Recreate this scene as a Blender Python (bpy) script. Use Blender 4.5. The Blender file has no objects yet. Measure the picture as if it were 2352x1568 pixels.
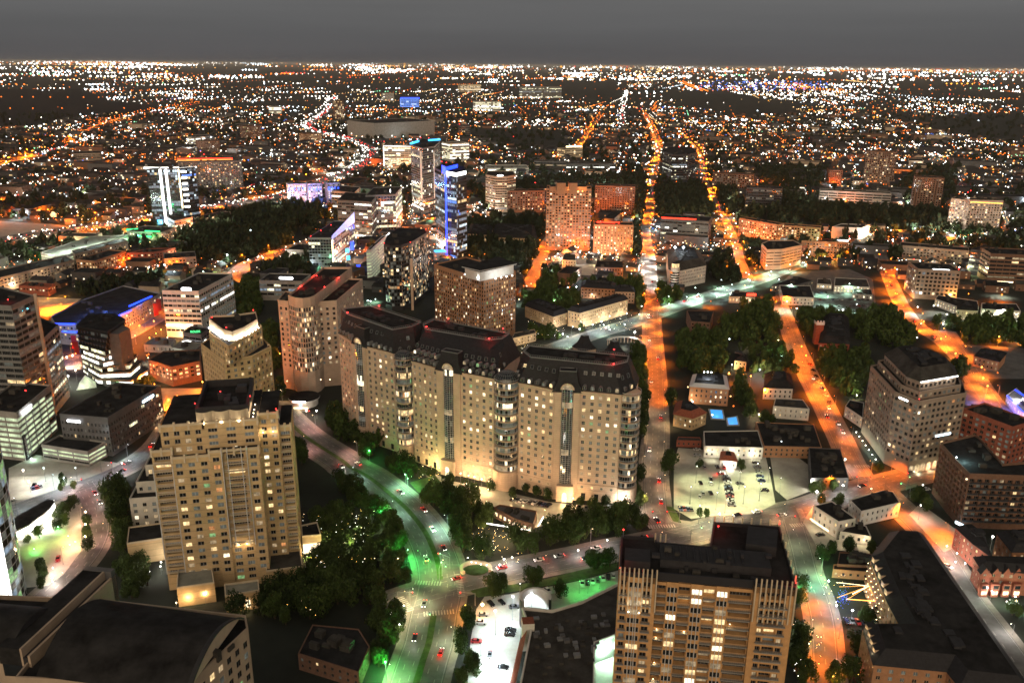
import bpy, math, random
from math import pi, sin, cos, radians, hypot, atan2, sqrt
import numpy as np
rnd = random.Random(7)
SC = bpy.context.scene
COL = SC.collection
# ------------------------------------------------------------ camera
F = 1950.; CX, CY = 1176., 784.          # focal length and centre in units of a 2352 px wide frame
PITCH = radians(18.04); ROLL = radians(0.5); HC = 220.
cp, sp, cr, sr = cos(PITCH), sin(PITCH), cos(ROLL), sin(ROLL)
cam = bpy.data.cameras.new('camera'); camo = bpy.data.objects.new('camera', cam); COL.objects.link(camo)
cam.sensor_width = 36.; cam.lens = 36. * F / 2352.; cam.clip_start = 1.; cam.clip_end = 200000.
import mathutils
Mx = mathutils.Matrix(((cr, -sr, 0), (0, 0, 0), (0, 0, 0)))
ax = mathutils.Vector((1, 0, 0)); fwd = mathutils.Vector((0, cp, -sp)); up = mathutils.Vector((0, sp, cp))
X = ax * cr + up * sr * 1.0
# image right vector and image up vector after the roll
X = ax * cr + (-up) * (-sr); Y = up * cr - ax * sr
camo.matrix_world = mathutils.Matrix(((X.x, Y.x, -fwd.x, 0), (X.y, Y.y, -fwd.y, 0), (X.z, Y.z, -fwd.z, HC), (0, 0, 0, 1)))
SC.camera = camo
# ------------------------------------------------------------ sky: overcast night lit from below by the city
w = bpy.data.worlds.new('World'); SC.world = w; w.use_nodes = True
nt = w.node_tree; nt.nodes.clear()
out = nt.nodes.new('ShaderNodeOutputWorld'); bg = nt.nodes.new('ShaderNodeBackground'); nt.links.new(bg.outputs[0], out.inputs[0])
tc = nt.nodes.new('ShaderNodeTexCoord'); sx = nt.nodes.new('ShaderNodeSeparateXYZ'); nt.links.new(tc.outputs['Generated'], sx.inputs[0])
rp = nt.nodes.new('ShaderNodeValToRGB'); nt.links.new(sx.outputs['Z'], rp.inputs[0])
e = rp.color_ramp.elements; e[0].position = 0.0; e[0].color = (.080, .081, .086, 1); e[1].position = .075; e[1].color = (.138, .138, .138, 1)
x_ = e.new(.02); x_.color = (.094, .095, .098, 1)
x_ = e.new(.5); x_.color = (.12, .12, .12, 1)
mp = nt.nodes.new('ShaderNodeMapping'); mp.inputs['Scale'].default_value = (1.5, 1.5, 26); nt.links.new(tc.outputs['Generated'], mp.inputs[0])
nz = nt.nodes.new('ShaderNodeTexNoise'); nz.inputs['Scale'].default_value = 1.6; nz.inputs['Detail'].default_value = 3; nt.links.new(mp.outputs[0], nz.inputs[0])
mr = nt.nodes.new('ShaderNodeMapRange'); mr.inputs[1].default_value = .3; mr.inputs[2].default_value = .7; mr.inputs[3].default_value = .93; mr.inputs[4].default_value = 1.06
nt.links.new(nz.outputs[0], mr.inputs[0])
mm = nt.nodes.new('ShaderNodeVectorMath'); mm.operation = 'SCALE'; nt.links.new(rp.outputs[0], mm.inputs[0]); nt.links.new(mr.outputs[0], mm.inputs['Scale'])
nt.links.new(mm.outputs[0], bg.inputs[0]); bg.inputs[1].default_value = 1.0
# ------------------------------------------------------------ broad warm glow of the downtown behind the camera
sl = bpy.data.lights.new('city_glow', 'SUN'); sl.energy = 2.15; sl.angle = radians(70); sl.color = (1, .755, .49)
so = bpy.data.objects.new('city_glow', sl); COL.objects.link(so)
so.rotation_euler = mathutils.Vector((.10, cos(radians(15)), -sin(radians(15)))).to_track_quat('-Z', 'Y').to_euler()
v = SC.view_settings; v.view_transform = 'Standard'; v.look = 'None'; v.exposure = 0; v.gamma = 1
c = SC.cycles; c.use_denoising = True; c.max_bounces = 3; c.diffuse_bounces = 1; c.glossy_bounces = 1; c.transmission_bounces = 1; c.volume_bounces = 0
c.sample_clamp_indirect = 3; c.sample_clamp_direct = 0; c.caustics_reflective = False; c.caustics_refractive = False; c.use_light_tree = True
c.filter_width = 1.6
# ------------------------------------------------------------ picture points to places
OFF = {'R1': (0, 631.6), 'R2': (784.4, 631.6), 'R3': (1567.6, 631.6), 'R4': (0, 1051.4), 'R5': (784.4, 1051.4),
  'R6': (1567.6, 1051.4), 'T1': (0, 287.1), 'T2': (784.4, 287.1), 'T3': (1567.6, 287.1), 'V': (0, 0)}
OFF2 = {'C1': (258.4, 832.6, 4.551), 'C2': (287.1, 1148.4, 4.551), 'C3': (1378.1, 1148.4, 3.735), 'C4': (1894.9, 1062.3, 3.1),
  'D1': (0, 660.4, 4.551), 'D2': (602.9, 488.1, 4.551), 'D3': (1521.7, 545.5, 5.461), 'D4': (1923.6, 488.1, 5.46)}
def ov(k, x, y):
 if k == 'V': return (x, y)
 if k in OFF2: q = OFF2[k]; return (q[0] + x / q[2], q[1] + y / q[2])
 return (OFF[k][0] + x / 2.9985, OFF[k][1] + y / 2.9985)
def ray(x, y):
 u = x - CX; q = y - CY; a = u * cr + q * sr; b = -u * sr + q * cr
 return (a, F * cp - b * sp, -F * sp - b * cp)
def G(p, z=0., k=None):
 """place at height z of a point of the survey sheet k"""
 if k: p = ov(k, *p)
 d = ray(*p); t = (z - HC) / d[2]
 return (d[0] * t, d[1] * t)
def height(pb, pt, k=None):
 if k: pb = ov(k, *pb); pt = ov(k, *pt)
 g = G(pb); d = ray(*pt); return HC + d[2] * hypot(*g) / hypot(d[0], d[1])
def projv(x, y, z):
 z -= HC; f = y * cp - z * sp; dn = -y * sp - z * cp; a = x * F / f; b = dn * F / f
 return (CX + a * cr - b * sr, CY + a * sr + b * cr)
# ------------------------------------------------------------ materials
MATS = {}
def mat(name, col, rough=.8, var=.25, scale=.3, metal=0., spec=.3, course=0., bump=0.):
 if name in MATS: return MATS[name]
 m = bpy.data.materials.new(name); m.use_nodes = True; t = m.node_tree; b = t.nodes['Principled BSDF']
 b.inputs['Roughness'].default_value = rough; b.inputs['Metallic'].default_value = metal; b.inputs['Specular IOR Level'].default_value = spec
 g = t.nodes.new('ShaderNodeNewGeometry')
 n = t.nodes.new('ShaderNodeTexNoise'); n.inputs['Scale'].default_value = scale; n.inputs['Detail'].default_value = 4; n.inputs['Roughness'].default_value = .65
 t.links.new(g.outputs['Position'], n.inputs['Vector'])
 r = t.nodes.new('ShaderNodeMapRange'); r.inputs[1].default_value = .3; r.inputs[2].default_value = .7
 r.inputs[3].default_value = 1 - var; r.inputs[4].default_value = 1 + var; t.links.new(n.outputs[0], r.inputs[0])
 s = t.nodes.new('ShaderNodeVectorMath'); s.operation = 'SCALE'; s.inputs[0].default_value = col
 last = r.outputs[0]
 if course:
  sz = t.nodes.new('ShaderNodeSeparateXYZ'); t.links.new(g.outputs['Position'], sz.inputs[0])
  md = t.nodes.new('ShaderNodeMath'); md.operation = 'PINGPONG'; md.inputs[1].default_value = course; t.links.new(sz.outputs['Z'], md.inputs[0])
  lt = t.nodes.new('ShaderNodeMath'); lt.operation = 'GREATER_THAN'; lt.inputs[1].default_value = course * .09; t.links.new(md.outputs[0], lt.inputs[0])
  q = t.nodes.new('ShaderNodeMapRange'); q.inputs[3].default_value = .72; q.inputs[4].default_value = 1.; t.links.new(lt.outputs[0], q.inputs[0])
  mu = t.nodes.new('ShaderNodeMath'); mu.operation = 'MULTIPLY'; t.links.new(last, mu.inputs[0]); t.links.new(q.outputs[0], mu.inputs[1]); last = mu.outputs[0]
 t.links.new(last, s.inputs['Scale']); t.links.new(s.outputs[0], b.inputs['Base Color'])
 MATS[name] = m; return m
def emis(name, col, st, var=0., scale=.6, sample=False, base=(.05, .05, .05)):
 if name in MATS: return MATS[name]
 m = bpy.data.materials.new(name); m.use_nodes = True; t = m.node_tree; b = t.nodes['Principled BSDF']
 b.inputs['Base Color'].default_value = (*base, 1); b.inputs['Roughness'].default_value = .4
 b.inputs['Emission Color'].default_value = (*col, 1); b.inputs['Emission Strength'].default_value = st
 if var:
  g = t.nodes.new('ShaderNodeNewGeometry'); n = t.nodes.new('ShaderNodeTexNoise'); n.inputs['Scale'].default_value = scale; n.inputs['Detail'].default_value = 2
  t.links.new(g.outputs['Position'], n.inputs['Vector'])
  r = t.nodes.new('ShaderNodeMapRange'); r.inputs[1].default_value = .35; r.inputs[2].default_value = .65
  r.inputs[3].default_value = st * (1 - var); r.inputs[4].default_value = st * (1 + var); t.links.new(n.outputs[0], r.inputs[0])
  t.links.new(r.outputs[0], b.inputs['Emission Strength'])
 m.cycles.emission_sampling = 'AUTO' if sample else 'NONE'
 MATS[name] = m; return m
M = lambda n: MATS[n]
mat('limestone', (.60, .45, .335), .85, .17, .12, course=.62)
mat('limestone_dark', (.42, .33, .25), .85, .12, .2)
mat('cream_stone', (.58, .42, .235), .85, .18, .15, course=1.6)
mat('cream_trim', (.60, .50, .36), .8, .1)
mat('beige', (.30, .235, .19), .85, .12, .2)
mat('tan_brick', (.54, .31, .14), .9, .15, .6)
mat('concrete', (.30, .29, .27), .85, .2, .2)
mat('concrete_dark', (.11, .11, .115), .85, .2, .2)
mat('white_wall', (.62, .59, .54), .8, .12, .3)
mat('grey_wall', (.20, .20, .20), .8, .15, .3)
mat('brick_red', (.27, .085, .055), .9, .2, .8)
mat('brick_brown', (.17, .095, .065), .9, .2, .8)
mat('brick_orange', (.38, .20, .11), .9, .15, .6)
mat('dark_wall', (.045, .045, .05), .7, .2)
mat('charcoal', (.028, .028, .032), .7, .25, .5)
mat('slate', (.022, .022, .026), .7, .3, .8, course=.3)
mat('roof_dark', (.024, .024, .025), .9, .6, .12, spec=.08)
mat('roof_grey', (.055, .052, .048), .9, .45, .15, spec=.1)
mat('roof_pale', (.20, .20, .17), .9, .3, .15)
mat('roof_tile', (.30, .09, .05), .85, .3, 1.2, course=.25)
mat('metal_grey', (.22, .23, .24), .5, .1, metal=.3)
mat('metal_white', (.6, .6, .6), .5, .05)
mat('steel_dark', (.03, .03, .035), .5, .1)
mat('asphalt', (.12, .12, .12), .85, .35, .11)
mat('asphalt_dark', (.035, .035, .036), .9, .4, .1)
mat('lot_concrete', (.36, .35, .30), .85, .22, .10)
mat('sidewalk', (.19, .175, .155), .85, .25, .3)
mat('paint_white', (.34, .34, .32), .7, .4, .8)
mat('grass', (.045, .085, .02), .95, .4, .4)
mat('ground', (.020, .024, .018), .95, .5, .02)
mat('hedge', (.04, .075, .02), .95, .4, 1.5)
mat('bark', (.06, .045, .03), .9, .3, 2)
mat('water_blue', (.02, .2, .5), .2, .1)
mat('tarp_blue', (.05, .25, .55), .6, .1)
mat('pool_tile', (.3, .3, .28), .6, .1)
mat('tyre', (.015, .015, .015), .9, .1)
mat('car_white', (.62, .62, .60), .3, .03, spec=.5); mat('car_black', (.012, .012, .014), .25, .1, spec=.6)
mat('car_silver', (.32, .33, .34), .3, .05, metal=.4); mat('car_grey', (.09, .095, .10), .3, .05, spec=.5)
mat('car_red', (.35, .02, .02), .3, .05, spec=.5); mat('car_blue', (.03, .06, .16), .3, .05, spec=.5)
mat('car_glass', (.01, .012, .014), .1, .1, spec=.8)
mat('flag_cloth', (.5, .1, .1), .8, .1)
def leafmat(name, c1, c2):
 m = bpy.data.materials.new(name); m.use_nodes = True; t = m.node_tree; b = t.nodes['Principled BSDF']
 g = t.nodes.new('ShaderNodeNewGeometry'); n = t.nodes.new('ShaderNodeTexNoise'); n.inputs['Scale'].default_value = .35; n.inputs['Detail'].default_value = 3
 t.links.new(g.outputs['Position'], n.inputs['Vector'])
 ob = t.nodes.new('ShaderNodeObjectInfo')
 ad = t.nodes.new('ShaderNodeMath'); ad.operation = 'MULTIPLY_ADD'; ad.inputs[1].default_value = .35; t.links.new(ob.outputs['Random'], ad.inputs[0]); t.links.new(n.outputs[0], ad.inputs[2])
 r = t.nodes.new('ShaderNodeMapRange'); r.inputs[1].default_value = .4; r.inputs[2].default_value = .95; t.links.new(ad.outputs[0], r.inputs[0])
 mx = t.nodes.new('ShaderNodeMix'); mx.data_type = 'RGBA'; mx.inputs[6].default_value = (*c1, 1); mx.inputs[7].default_value = (*c2, 1)
 t.links.new(r.outputs[0], mx.inputs[0]); t.links.new(mx.outputs[2], b.inputs['Base Color'])
 b.inputs['Roughness'].default_value = .75; b.inputs['Specular IOR Level'].default_value = .15
 MATS[name] = m
leafmat('leaves', (.016, .030, .009), (.060, .092, .022))
leafmat('leaves_far', (.012, .018, .009), (.026, .038, .015))
# window glass and lit rooms
mat('glass', (.018, .021, .024), .12, .2, .5, spec=.8)
mat('glass_blue', (.02, .035, .05), .12, .2, .5, spec=.8)
emis('room_faint', (.55, .60, .50), .12, .6, .5); emis('room_dim', (1, .72, .40), .38, .6, .5)
emis('room_warm', (1, .70, .33), 1.25, .5, .7); emis('room_white', (1, .86, .60), 2.0, .45, .7)
emis('room_orange', (1, .40, .13), .65, .5, .7); emis('room_green', (.45, .9, .35), .45, .5, .7)
emis('room_cool', (.75, .92, 1), 1.3, .5, .7); emis('room_blue', (.12, .3, 1), 1.2, .5, .6)
emis('office_lit', (1, .95, .62), 1.3, .7, .35); emis('office_white', (1, 1, .9), 2.6, .5, .3)
emis('garage_lit', (.85, 1, .62), .75, .45, .2)
emis('cool_dim', (.6, .8, 1), .30, .6, .4)
for n_, c_, s_ in (('lamp_white', (1, .97, .9), 14), ('lamp_cool', (.80, .92, 1), 14), ('lamp_warm', (1, .74, .42), 12), ('lamp_orange', (1, .38, .07), 9),
     ('lamp_green', (.25, 1, .35), 8), ('lamp_red', (1, .03, .03), 8), ('lamp_blue', (.02, .05, 1), 6), ('lamp_cyan', (.1, .75, 1), 8),
     ('lamp_yellow', (1, .62, .12), 9)):
 emis(n_, c_, s_)
for n_, c_, s_ in (('far_white', (1, .93, .80), 8), ('far_cool', (.80, .93, 1), 8), ('far_warm', (1, .62, .25), 4.5), ('far_orange', (1, .20, .015), 3.6),
     ('far_green', (.3, 1, .5), 2.5), ('far_red', (1, .05, .04), 2.6), ('far_blue', (.1, .25, 1), 3.0), ('far_yellow', (1, .42, .05), 4)):
 emis(n_, c_, s_)
for n_, c_, s_ in (('strip_white', (1, .98, .9), 5), ('strip_blue', (.012, .05, 1), 4), ('strip_cyan', (.05, .5, 1), 3), ('strip_red', (1, .03, .01), 5), ('strip_green', (.03, 1, .25), 3.),
     ('strip_orange', (1, .45, .08), 4), ('strip_warm', (1, .78, .45), 5), ('sign_white', (1, 1, 1), 6), ('sign_cool', (.7, .9, 1), 5), ('sign_red', (1, .05, .02), 4), ('sign_green', (.1, 1, .3), 3),
     ('pool_glow', (.03, .40, 1), 1.1), ('tail_red', (1, .03, .01), 6), ('head_white', (1, .98, .9), 14), ('screen_glow', (1, .8, .5), 2.2)):
 emis(n_, c_, s_)
# ------------------------------------------------------------ mesh helpers
def props(o, label=None, cat=None, group=None, kind=None):
 if label: o['label'] = label
 if cat: o['category'] = cat
 if group: o['group'] = group
 if kind: o['kind'] = kind
 return o
def empty(name, loc, label=None, cat=None, group=None):
 o = bpy.data.objects.new(name, None); COL.objects.link(o); o.location = loc; o.empty_display_size = 1
 return props(o, label, cat, group)
class MB:
 def __init__(s): s.v = []; s.f = []; s.m = []; s.mn = []; s.mi = {}
 def mt(s, n):
  if n not in s.mi: s.mi[n] = len(s.mn); s.mn.append(n)
  return s.mi[n]
 def face(s, pts, m):
  i = len(s.v); s.v.extend(pts); s.f.append(tuple(range(i, i + len(pts)))); s.m.append(s.mt(m))
 def prism(s, P, z0, z1, m, top=None, z1s=None):
  n = len(P); i = len(s.v)
  s.v.extend((p[0], p[1], z0) for p in P); s.v.extend((p[0], p[1], z1 if z1s is None else z1s[k]) for k, p in enumerate(P))
  for k in range(n):
   j = (k + 1) % n; s.f.append((i + k, i + j, i + n + j, i + n + k)); s.m.append(s.mt(m))
  s.f.append(tuple(range(i + n, i + 2 * n))); s.m.append(s.mt(top or m))
  s.f.append(tuple(range(i + n - 1, i - 1, -1))); s.m.append(s.mt(m))
 def box(s, x, y, z0, lx, ly, h, a, m, top=None):
  ca, sa = cos(a), sin(a)
  P = [(x + ca * u - sa * q, y + sa * u + ca * q) for u, q in ((-lx / 2, -ly / 2), (lx / 2, -ly / 2), (lx / 2, ly / 2), (-lx / 2, ly / 2))]
  s.prism(P, z0, z0 + h, m, top)
 def bar(s, A, B, w, m):
  """square bar between two 3-D points"""
  A = mathutils.Vector(A); B = mathutils.Vector(B); d = (B - A)
  if d.length < 1e-6: return
  d.normalize(); u = d.cross(mathutils.Vector((0, 0, 1)))
  if u.length < .01: u = mathutils.Vector((1, 0, 0))
  u.normalize(); q = u.cross(d); i = len(s.v); h = w / 2
  for C in (A, B):
   for a_, b_ in ((-h, -h), (h, -h), (h, h), (-h, h)): s.v.append(tuple(C + u * a_ + q * b_))
  for f in ((0, 1, 5, 4), (1, 2, 6, 5), (2, 3, 7, 6), (3, 0, 4, 7), (3, 2, 1, 0), (4, 5, 6, 7)): s.f.append(tuple(i + k for k in f)); s.m.append(s.mt(m))
 def ring(s, P, z0, z1, t, m):
  """parapet: band of thickness t just inside polygon P"""
  n = len(P); Q = inset(P, t)
  for k in range(n):
   j = (k + 1) % n
   s.face([(*P[k], z0), (*P[j], z0), (*P[j], z1), (*P[k], z1)], m); s.face([(*Q[j], z0), (*Q[k], z0), (*Q[k], z1), (*Q[j], z1)], m)
   s.face([(*P[k], z1), (*P[j], z1), (*Q[j], z1), (*Q[k], z1)], m)
 def cyl(s, x, y, z0, z1, r, n, m, top=None, r1=None):
  r1 = r if r1 is None else r1; i = len(s.v)
  for z, q in ((z0, r), (z1, r1)):
   for k in range(n): s.v.append((x + q * cos(2 * pi * k / n), y + q * sin(2 * pi * k / n), z))
  for k in range(n):
   j = (k + 1) % n; s.f.append((i + k, i + j, i + n + j, i + n + k)); s.m.append(s.mt(m))
  s.f.append(tuple(range(i + n, i + 2 * n))); s.m.append(s.mt(top or m)); s.f.append(tuple(range(i + n - 1, i - 1, -1))); s.m.append(s.mt(m))
 def octa(s, x, y, z, r, m, rz=None):
  rz = rz or r; i = len(s.v); s.v.extend([(x + r, y, z), (x, y + r, z), (x - r, y, z), (x, y - r, z), (x, y, z + rz), (x, y, z - rz)])
  mi = s.mt(m)
  for f in ((0, 1, 4), (1, 2, 4), (2, 3, 4), (3, 0, 4), (1, 0, 5), (2, 1, 5), (3, 2, 5), (0, 3, 5)): s.f.append(tuple(i + k for k in f)); s.m.append(mi)
 def build(s, name, parent=None, smooth=False, origin=None):
  if not s.f: return None
  me = bpy.data.meshes.new(name)
  o_ = origin if origin is not None else (parent.location if parent is not None else (0, 0, 0))
  vs = np.array(s.v, dtype=float) - np.array(o_, dtype=float) if s.v else s.v
  me.from_pydata(vs.tolist(), [], s.f)
  for n in s.mn: me.materials.append(MATS[n])
  me.polygons.foreach_set('material_index', s.m)
  if smooth: me.polygons.foreach_set('use_smooth', [True] * len(s.f))
  me.update()
  o = bpy.data.objects.new(name, me); COL.objects.link(o)
  if parent is not None: o.parent = parent
  elif origin is not None: o.location = origin
  return o
def area(P): return sum(P[i][0] * P[(i + 1) % len(P)][1] - P[(i + 1) % len(P)][0] * P[i][1] for i in range(len(P))) / 2
def ccw(P): return P if area(P) > 0 else P[::-1]
def cen(P): return (sum(p[0] for p in P) / len(P), sum(p[1] for p in P) / len(P))
def inset(P, t):
 """move each edge of a CCW polygon inward by t"""
 n = len(P); R = []
 for k in range(n):
  a, b, c_ = P[k - 1], P[k], P[(k + 1) % n]
  d1 = (b[0] - a[0], b[1] - a[1]); d2 = (c_[0] - b[0], c_[1] - b[1]); l1 = hypot(*d1) or 1; l2 = hypot(*d2) or 1
  n1 = (-d1[1] / l1, d1[0] / l1); n2 = (-d2[1] / l2, d2[0] / l2); den = 1 + n1[0] * n2[0] + n1[1] * n2[1]
  den = max(den, .35); R.append((b[0] + t * (n1[0] + n2[0]) / den, b[1] + t * (n1[1] + n2[1]) / den))
 return R
def inside(P, x, y):
 r = False; j = len(P) - 1
 for i in range(len(P)):
  if (P[i][1] > y) != (P[j][1] > y) and x < (P[j][0] - P[i][0]) * (y - P[i][1]) / (P[j][1] - P[i][1]) + P[i][0]: r = not r
  j = i
 return r
def lerp(a, b, t): return tuple(a[i] + (b[i] - a[i]) * t for i in range(len(a)))
OCC = []      # footprints already built on: (bbox, polygon)
def occupy(P, grow=0):
 if grow: P = inset(ccw(P), -grow)
 xs = [p[0] for p in P]; ys = [p[1] for p in P]; OCC.append((min(xs), max(xs), min(ys), max(ys), P))
def taken(x, y, r=0):
 for a, b, c_, d, P in OCC:
  if a - r < x < b + r and c_ - r < y < d + r:
   if inside(P, x, y): return True
   if r:
    for k in range(6):
     if inside(P, x + r * cos(k * pi / 3), y + r * sin(k * pi / 3)): return True
 return False
PAL = {
 'resi': (('glass', 50), ('room_faint', 26), ('room_dim', 12), ('room_warm', 6), ('room_white', 3), ('room_orange', 2), ('room_green', 1)),
 'hotel': (('glass', 42), ('room_faint', 24), ('room_dim', 14), ('room_warm', 10), ('room_white', 8), ('room_green', 2)),
 'dark': (('glass', 80), ('room_faint', 12), ('room_dim', 5), ('room_warm', 3)),
 'office': (('glass', 60), ('room_faint', 22), ('office_lit', 11), ('office_white', 4), ('cool_dim', 3)),
 'bright': (('glass', 28), ('room_faint', 24), ('office_lit', 34), ('office_white', 14)),
 'cool': (('glass', 62), ('cool_dim', 24), ('room_cool', 6), ('room_warm', 6), ('room_blue', 2)),
 'garage': (('garage_lit', 94), ('glass', 6)),
 'blueglow': (('glass_blue', 40), ('cool_dim', 30), ('room_cool', 15), ('room_blue', 15)),
 'warm': (('glass', 46), ('room_dim', 24), ('room_warm', 20), ('room_white', 10)),
 'rest': (('screen_glow', 30), ('room_white', 30), ('room_warm', 40)),
}
def pick(pal):
 L = PAL[pal]; t = rnd.random() * sum(q for _, q in L)
 for n, q in L:
  t -= q
  if t <= 0: return n
 return L[0][0]
WM = {}
def winmesh(w_, h_, m, fr, near, mull):
 key = (round(w_, 1), round(h_, 1), m, fr, near, mull)
 if key in WM: return WM[key]
 b = MB(); w_, h_ = key[0], key[1]
 b.face([(-w_ / 2, 0, 0), (w_ / 2, 0, 0), (w_ / 2, 0, h_), (-w_ / 2, 0, h_)], m)
 if near:
  t = .09
  def q(x0, x1, z0, z1): b.face([(x0, -.06, z0), (x1, -.06, z0), (x1, -.06, z1), (x0, -.06, z1)], fr)
  q(-w_ / 2, w_ / 2, 0, t); q(-w_ / 2, w_ / 2, h_ - t, h_); q(-w_ / 2, -w_ / 2 + t, t, h_ - t); q(w_ / 2 - t, w_ / 2, t, h_ - t)
  nm = max(1, int(round(w_ / 1.1)) - 1) if mull != 'x' else 1
  for k in range(nm):
   x = -w_ / 2 + w_ * (k + 1) / (nm + 1); q(x - .05, x + .05, t, h_ - t)
  if mull == 'x': b.face([(-w_ / 2 + t, -.07, h_ * .5 - .05), (w_ / 2 - t, -.07, h_ * .5 - .05), (w_ / 2 - t, -.07, h_ * .5 + .05), (-w_ / 2 + t, -.07, h_ * .5 + .05)], fr)
 me = bpy.data.meshes.new('window'); me.from_pydata(b.v, [], b.f)
 for n in b.mn: me.materials.append(MATS[n])
 me.polygons.foreach_set('material_index', b.m); me.update(); WM[key] = (me, b); return WM[key]
def put_windows(T, wins, name='window', limit=100):
 """wins: (x, y, z, angle, w, h, material, frame, mull)"""
 ws = sorted(wins, key=lambda q: (-q[4] * q[5] / (q[0] ** 2 + q[1] ** 2)))
 L = T.location
 for k, (x, y, z, a, ww, hh, m, fr, mu) in enumerate(ws[:limit]):
  near = hypot(x, y) < 620
  o = bpy.data.objects.new(name, winmesh(ww, hh, m, fr, near, mu)[0]); COL.objects.link(o); o.parent = T
  o.location = (x - L[0], y - L[1], z - L[2]); o.rotation_euler = (0, 0, a)
 if len(ws) > limit:
  b = MB()
  for (x, y, z, a, ww, hh, m, fr, mu) in ws[limit:]:
   near = hypot(x, y) < 620; s_ = winmesh(ww, hh, m, fr, near, mu)[1]; ca, sa = cos(a), sin(a); i = len(b.v)
   b.v.extend((x + ca * p[0] - sa * p[1], y + sa * p[0] + ca * p[1], z + p[2]) for p in s_.v)
   b.f.extend(tuple(i + j for j in f) for f in s_.f); b.m.extend(b.mt(s_.mn[j]) for j in s_.m)
  o = b.build(name, T); o['kind'] = 'stuff'
ST = dict(bay=3.6, fh=3.5, wf=.5, hf=.55, base=0., top=1.2, pal='resi', rec=.3, fr='metal_grey', mull='', run=False)
def facade(b, wins, A, B, z0, z1, wall, st, open_=True):
 """wall sheet from A to B (outside on the right hand side of A->B) with real openings; windows are set back in them"""
 s = dict(ST); s.update(st)
 dx, dy = B[0] - A[0], B[1] - A[1]; L = hypot(dx, dy)
 if L < .3: return
 ux, uy = dx / L, dy / L; nx, ny = uy, -ux
 P = lambda u, z, o=0.: (A[0] + ux * u + nx * o, A[1] + uy * u + ny * o, z)
 lo = z0 + s['base']; hi = z1 - s['top']
 if not open_ or hi - lo < s['fh'] * .7 or L < s['bay'] * .6:
  b.face([P(0, z0), P(L, z0), P(L, z1), P(0, z1)], wall); return
 if s['base'] > 0: b.face([P(0, z0), P(L, z0), P(L, lo), P(0, lo)], wall)
 b.face([P(0, hi), P(L, hi), P(L, z1), P(0, z1)], wall)
 nf = max(1, int(round((hi - lo) / s['fh']))); fh = (hi - lo) / nf; nb = max(1, int(round(L / s['bay']))); bw = L / nb
 ww = bw * s['wf']; wh = fh * s['hf']; r = s['rec']; ang = atan2(uy, ux)
 mg = (bw - ww) / 2
 for f in range(nf):
  zb = lo + f * fh; zs = zb + (fh - wh) * .55; zt = zs + wh
  b.face([P(0, zb), P(L, zb), P(L, zs), P(0, zs)], wall); b.face([P(0, zt), P(L, zt), P(L, zb + fh), P(0, zb + fh)], wall)
  runm = pick(s['pal'])
  for k in range(nb):
   u0 = k * bw
   if mg > .02:
    if k == 0: b.face([P(0, zs), P(mg, zs), P(mg, zt), P(0, zt)], wall)
    e_ = u0 + bw + (mg if k < nb - 1 else 0); b.face([P(u0 + bw - mg, zs), P(e_, zs), P(e_, zt), P(u0 + bw - mg, zt)], wall)
   a_, c_ = u0 + mg, u0 + bw - mg
   b.face([P(a_, zs), P(c_, zs), P(c_, zs, -r), P(a_, zs, -r)], wall); b.face([P(a_, zt, -r), P(c_, zt, -r), P(c_, zt), P(a_, zt)], wall)
   if mg > .02:
    b.face([P(a_, zs, -r), P(a_, zs), P(a_, zt), P(a_, zt, -r)][::-1], wall); b.face([P(c_, zs), P(c_, zs, -r), P(c_, zt, -r), P(c_, zt)], wall)
   if s['run'] and rnd.random() < .7: m = runm
   else: m = pick(s['pal'])
   c3 = P((a_ + c_) / 2, zs, -r + .02)
   wins.append((c3[0], c3[1], zs, ang, ww, wh, m, s['fr'], s['mull']))
def rooftop(b, P, z, n, mt='roof_grey', seed=0, hmin=1.2, hmax=3.2):
 """plant boxes, ducts and vents on a roof"""
 r = random.Random(seed); c0 = cen(P); Q = inset(P, 3.)
 a = atan2(P[1][1] - P[0][1], P[1][0] - P[0][0])
 for k in range(n):
  t = r.random(); v_ = Q[r.randrange(len(Q))]; x, y = lerp(c0, v_, t * .8)
  x += r.uniform(-2, 2); y += r.uniform(-2, 2)
  if inside(Q, x, y): b.box(x, y, z, r.uniform(1.5, 5), r.uniform(1.5, 4), r.uniform(hmin, hmax), a, mt)
class Bld: pass
def building(label, P, h, wall='concrete', roof='roof_dark', st={}, name='building', cat='building', z0=0., par=1.0, units=5, styles={}, extra=None, group=None, solid=(), occ=True):
 """a whole building: P footprint (any order), h roof height; every outward edge that a viewer near the camera could see gets windows"""
 P = ccw(P); c0 = cen(P)
 T = empty(name, (c0[0], c0[1], z0), label, cat, group); b = MB(); wins = []; n = len(P)
 for k in range(n):
  A, B = P[k], P[(k + 1) % n]
  nx, ny = (B[1] - A[1]), -(B[0] - A[0]); L = hypot(nx, ny) or 1; m_ = ((A[0] + B[0]) / 2, (A[1] + B[1]) / 2); D = hypot(*m_)
  fac = -(nx * m_[0] + ny * m_[1]) / L / D
  s = dict(st); s.update(styles.get(k, {}))
  facade(b, wins, A, B, z0, h, wall, s, open_=fac > -.12 and k not in solid)
 b.build('wall', T)
 rb = MB(); Q = inset(P, .02)
 rb.face([(p[0], p[1], h - .02) for p in inset(P, .35)], roof); rb.ring(P, h, h + par, .4, wall)
 rooftop(rb, P, h, units, seed=int(c0[0] * 7 + c0[1]))
 rb.build('roof', T)
 put_windows(T, wins)
 if occ: occupy(P, 2)
 r = Bld(); r.T = T; r.P = P; r.h = h; r.c = c0
 return r
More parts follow.
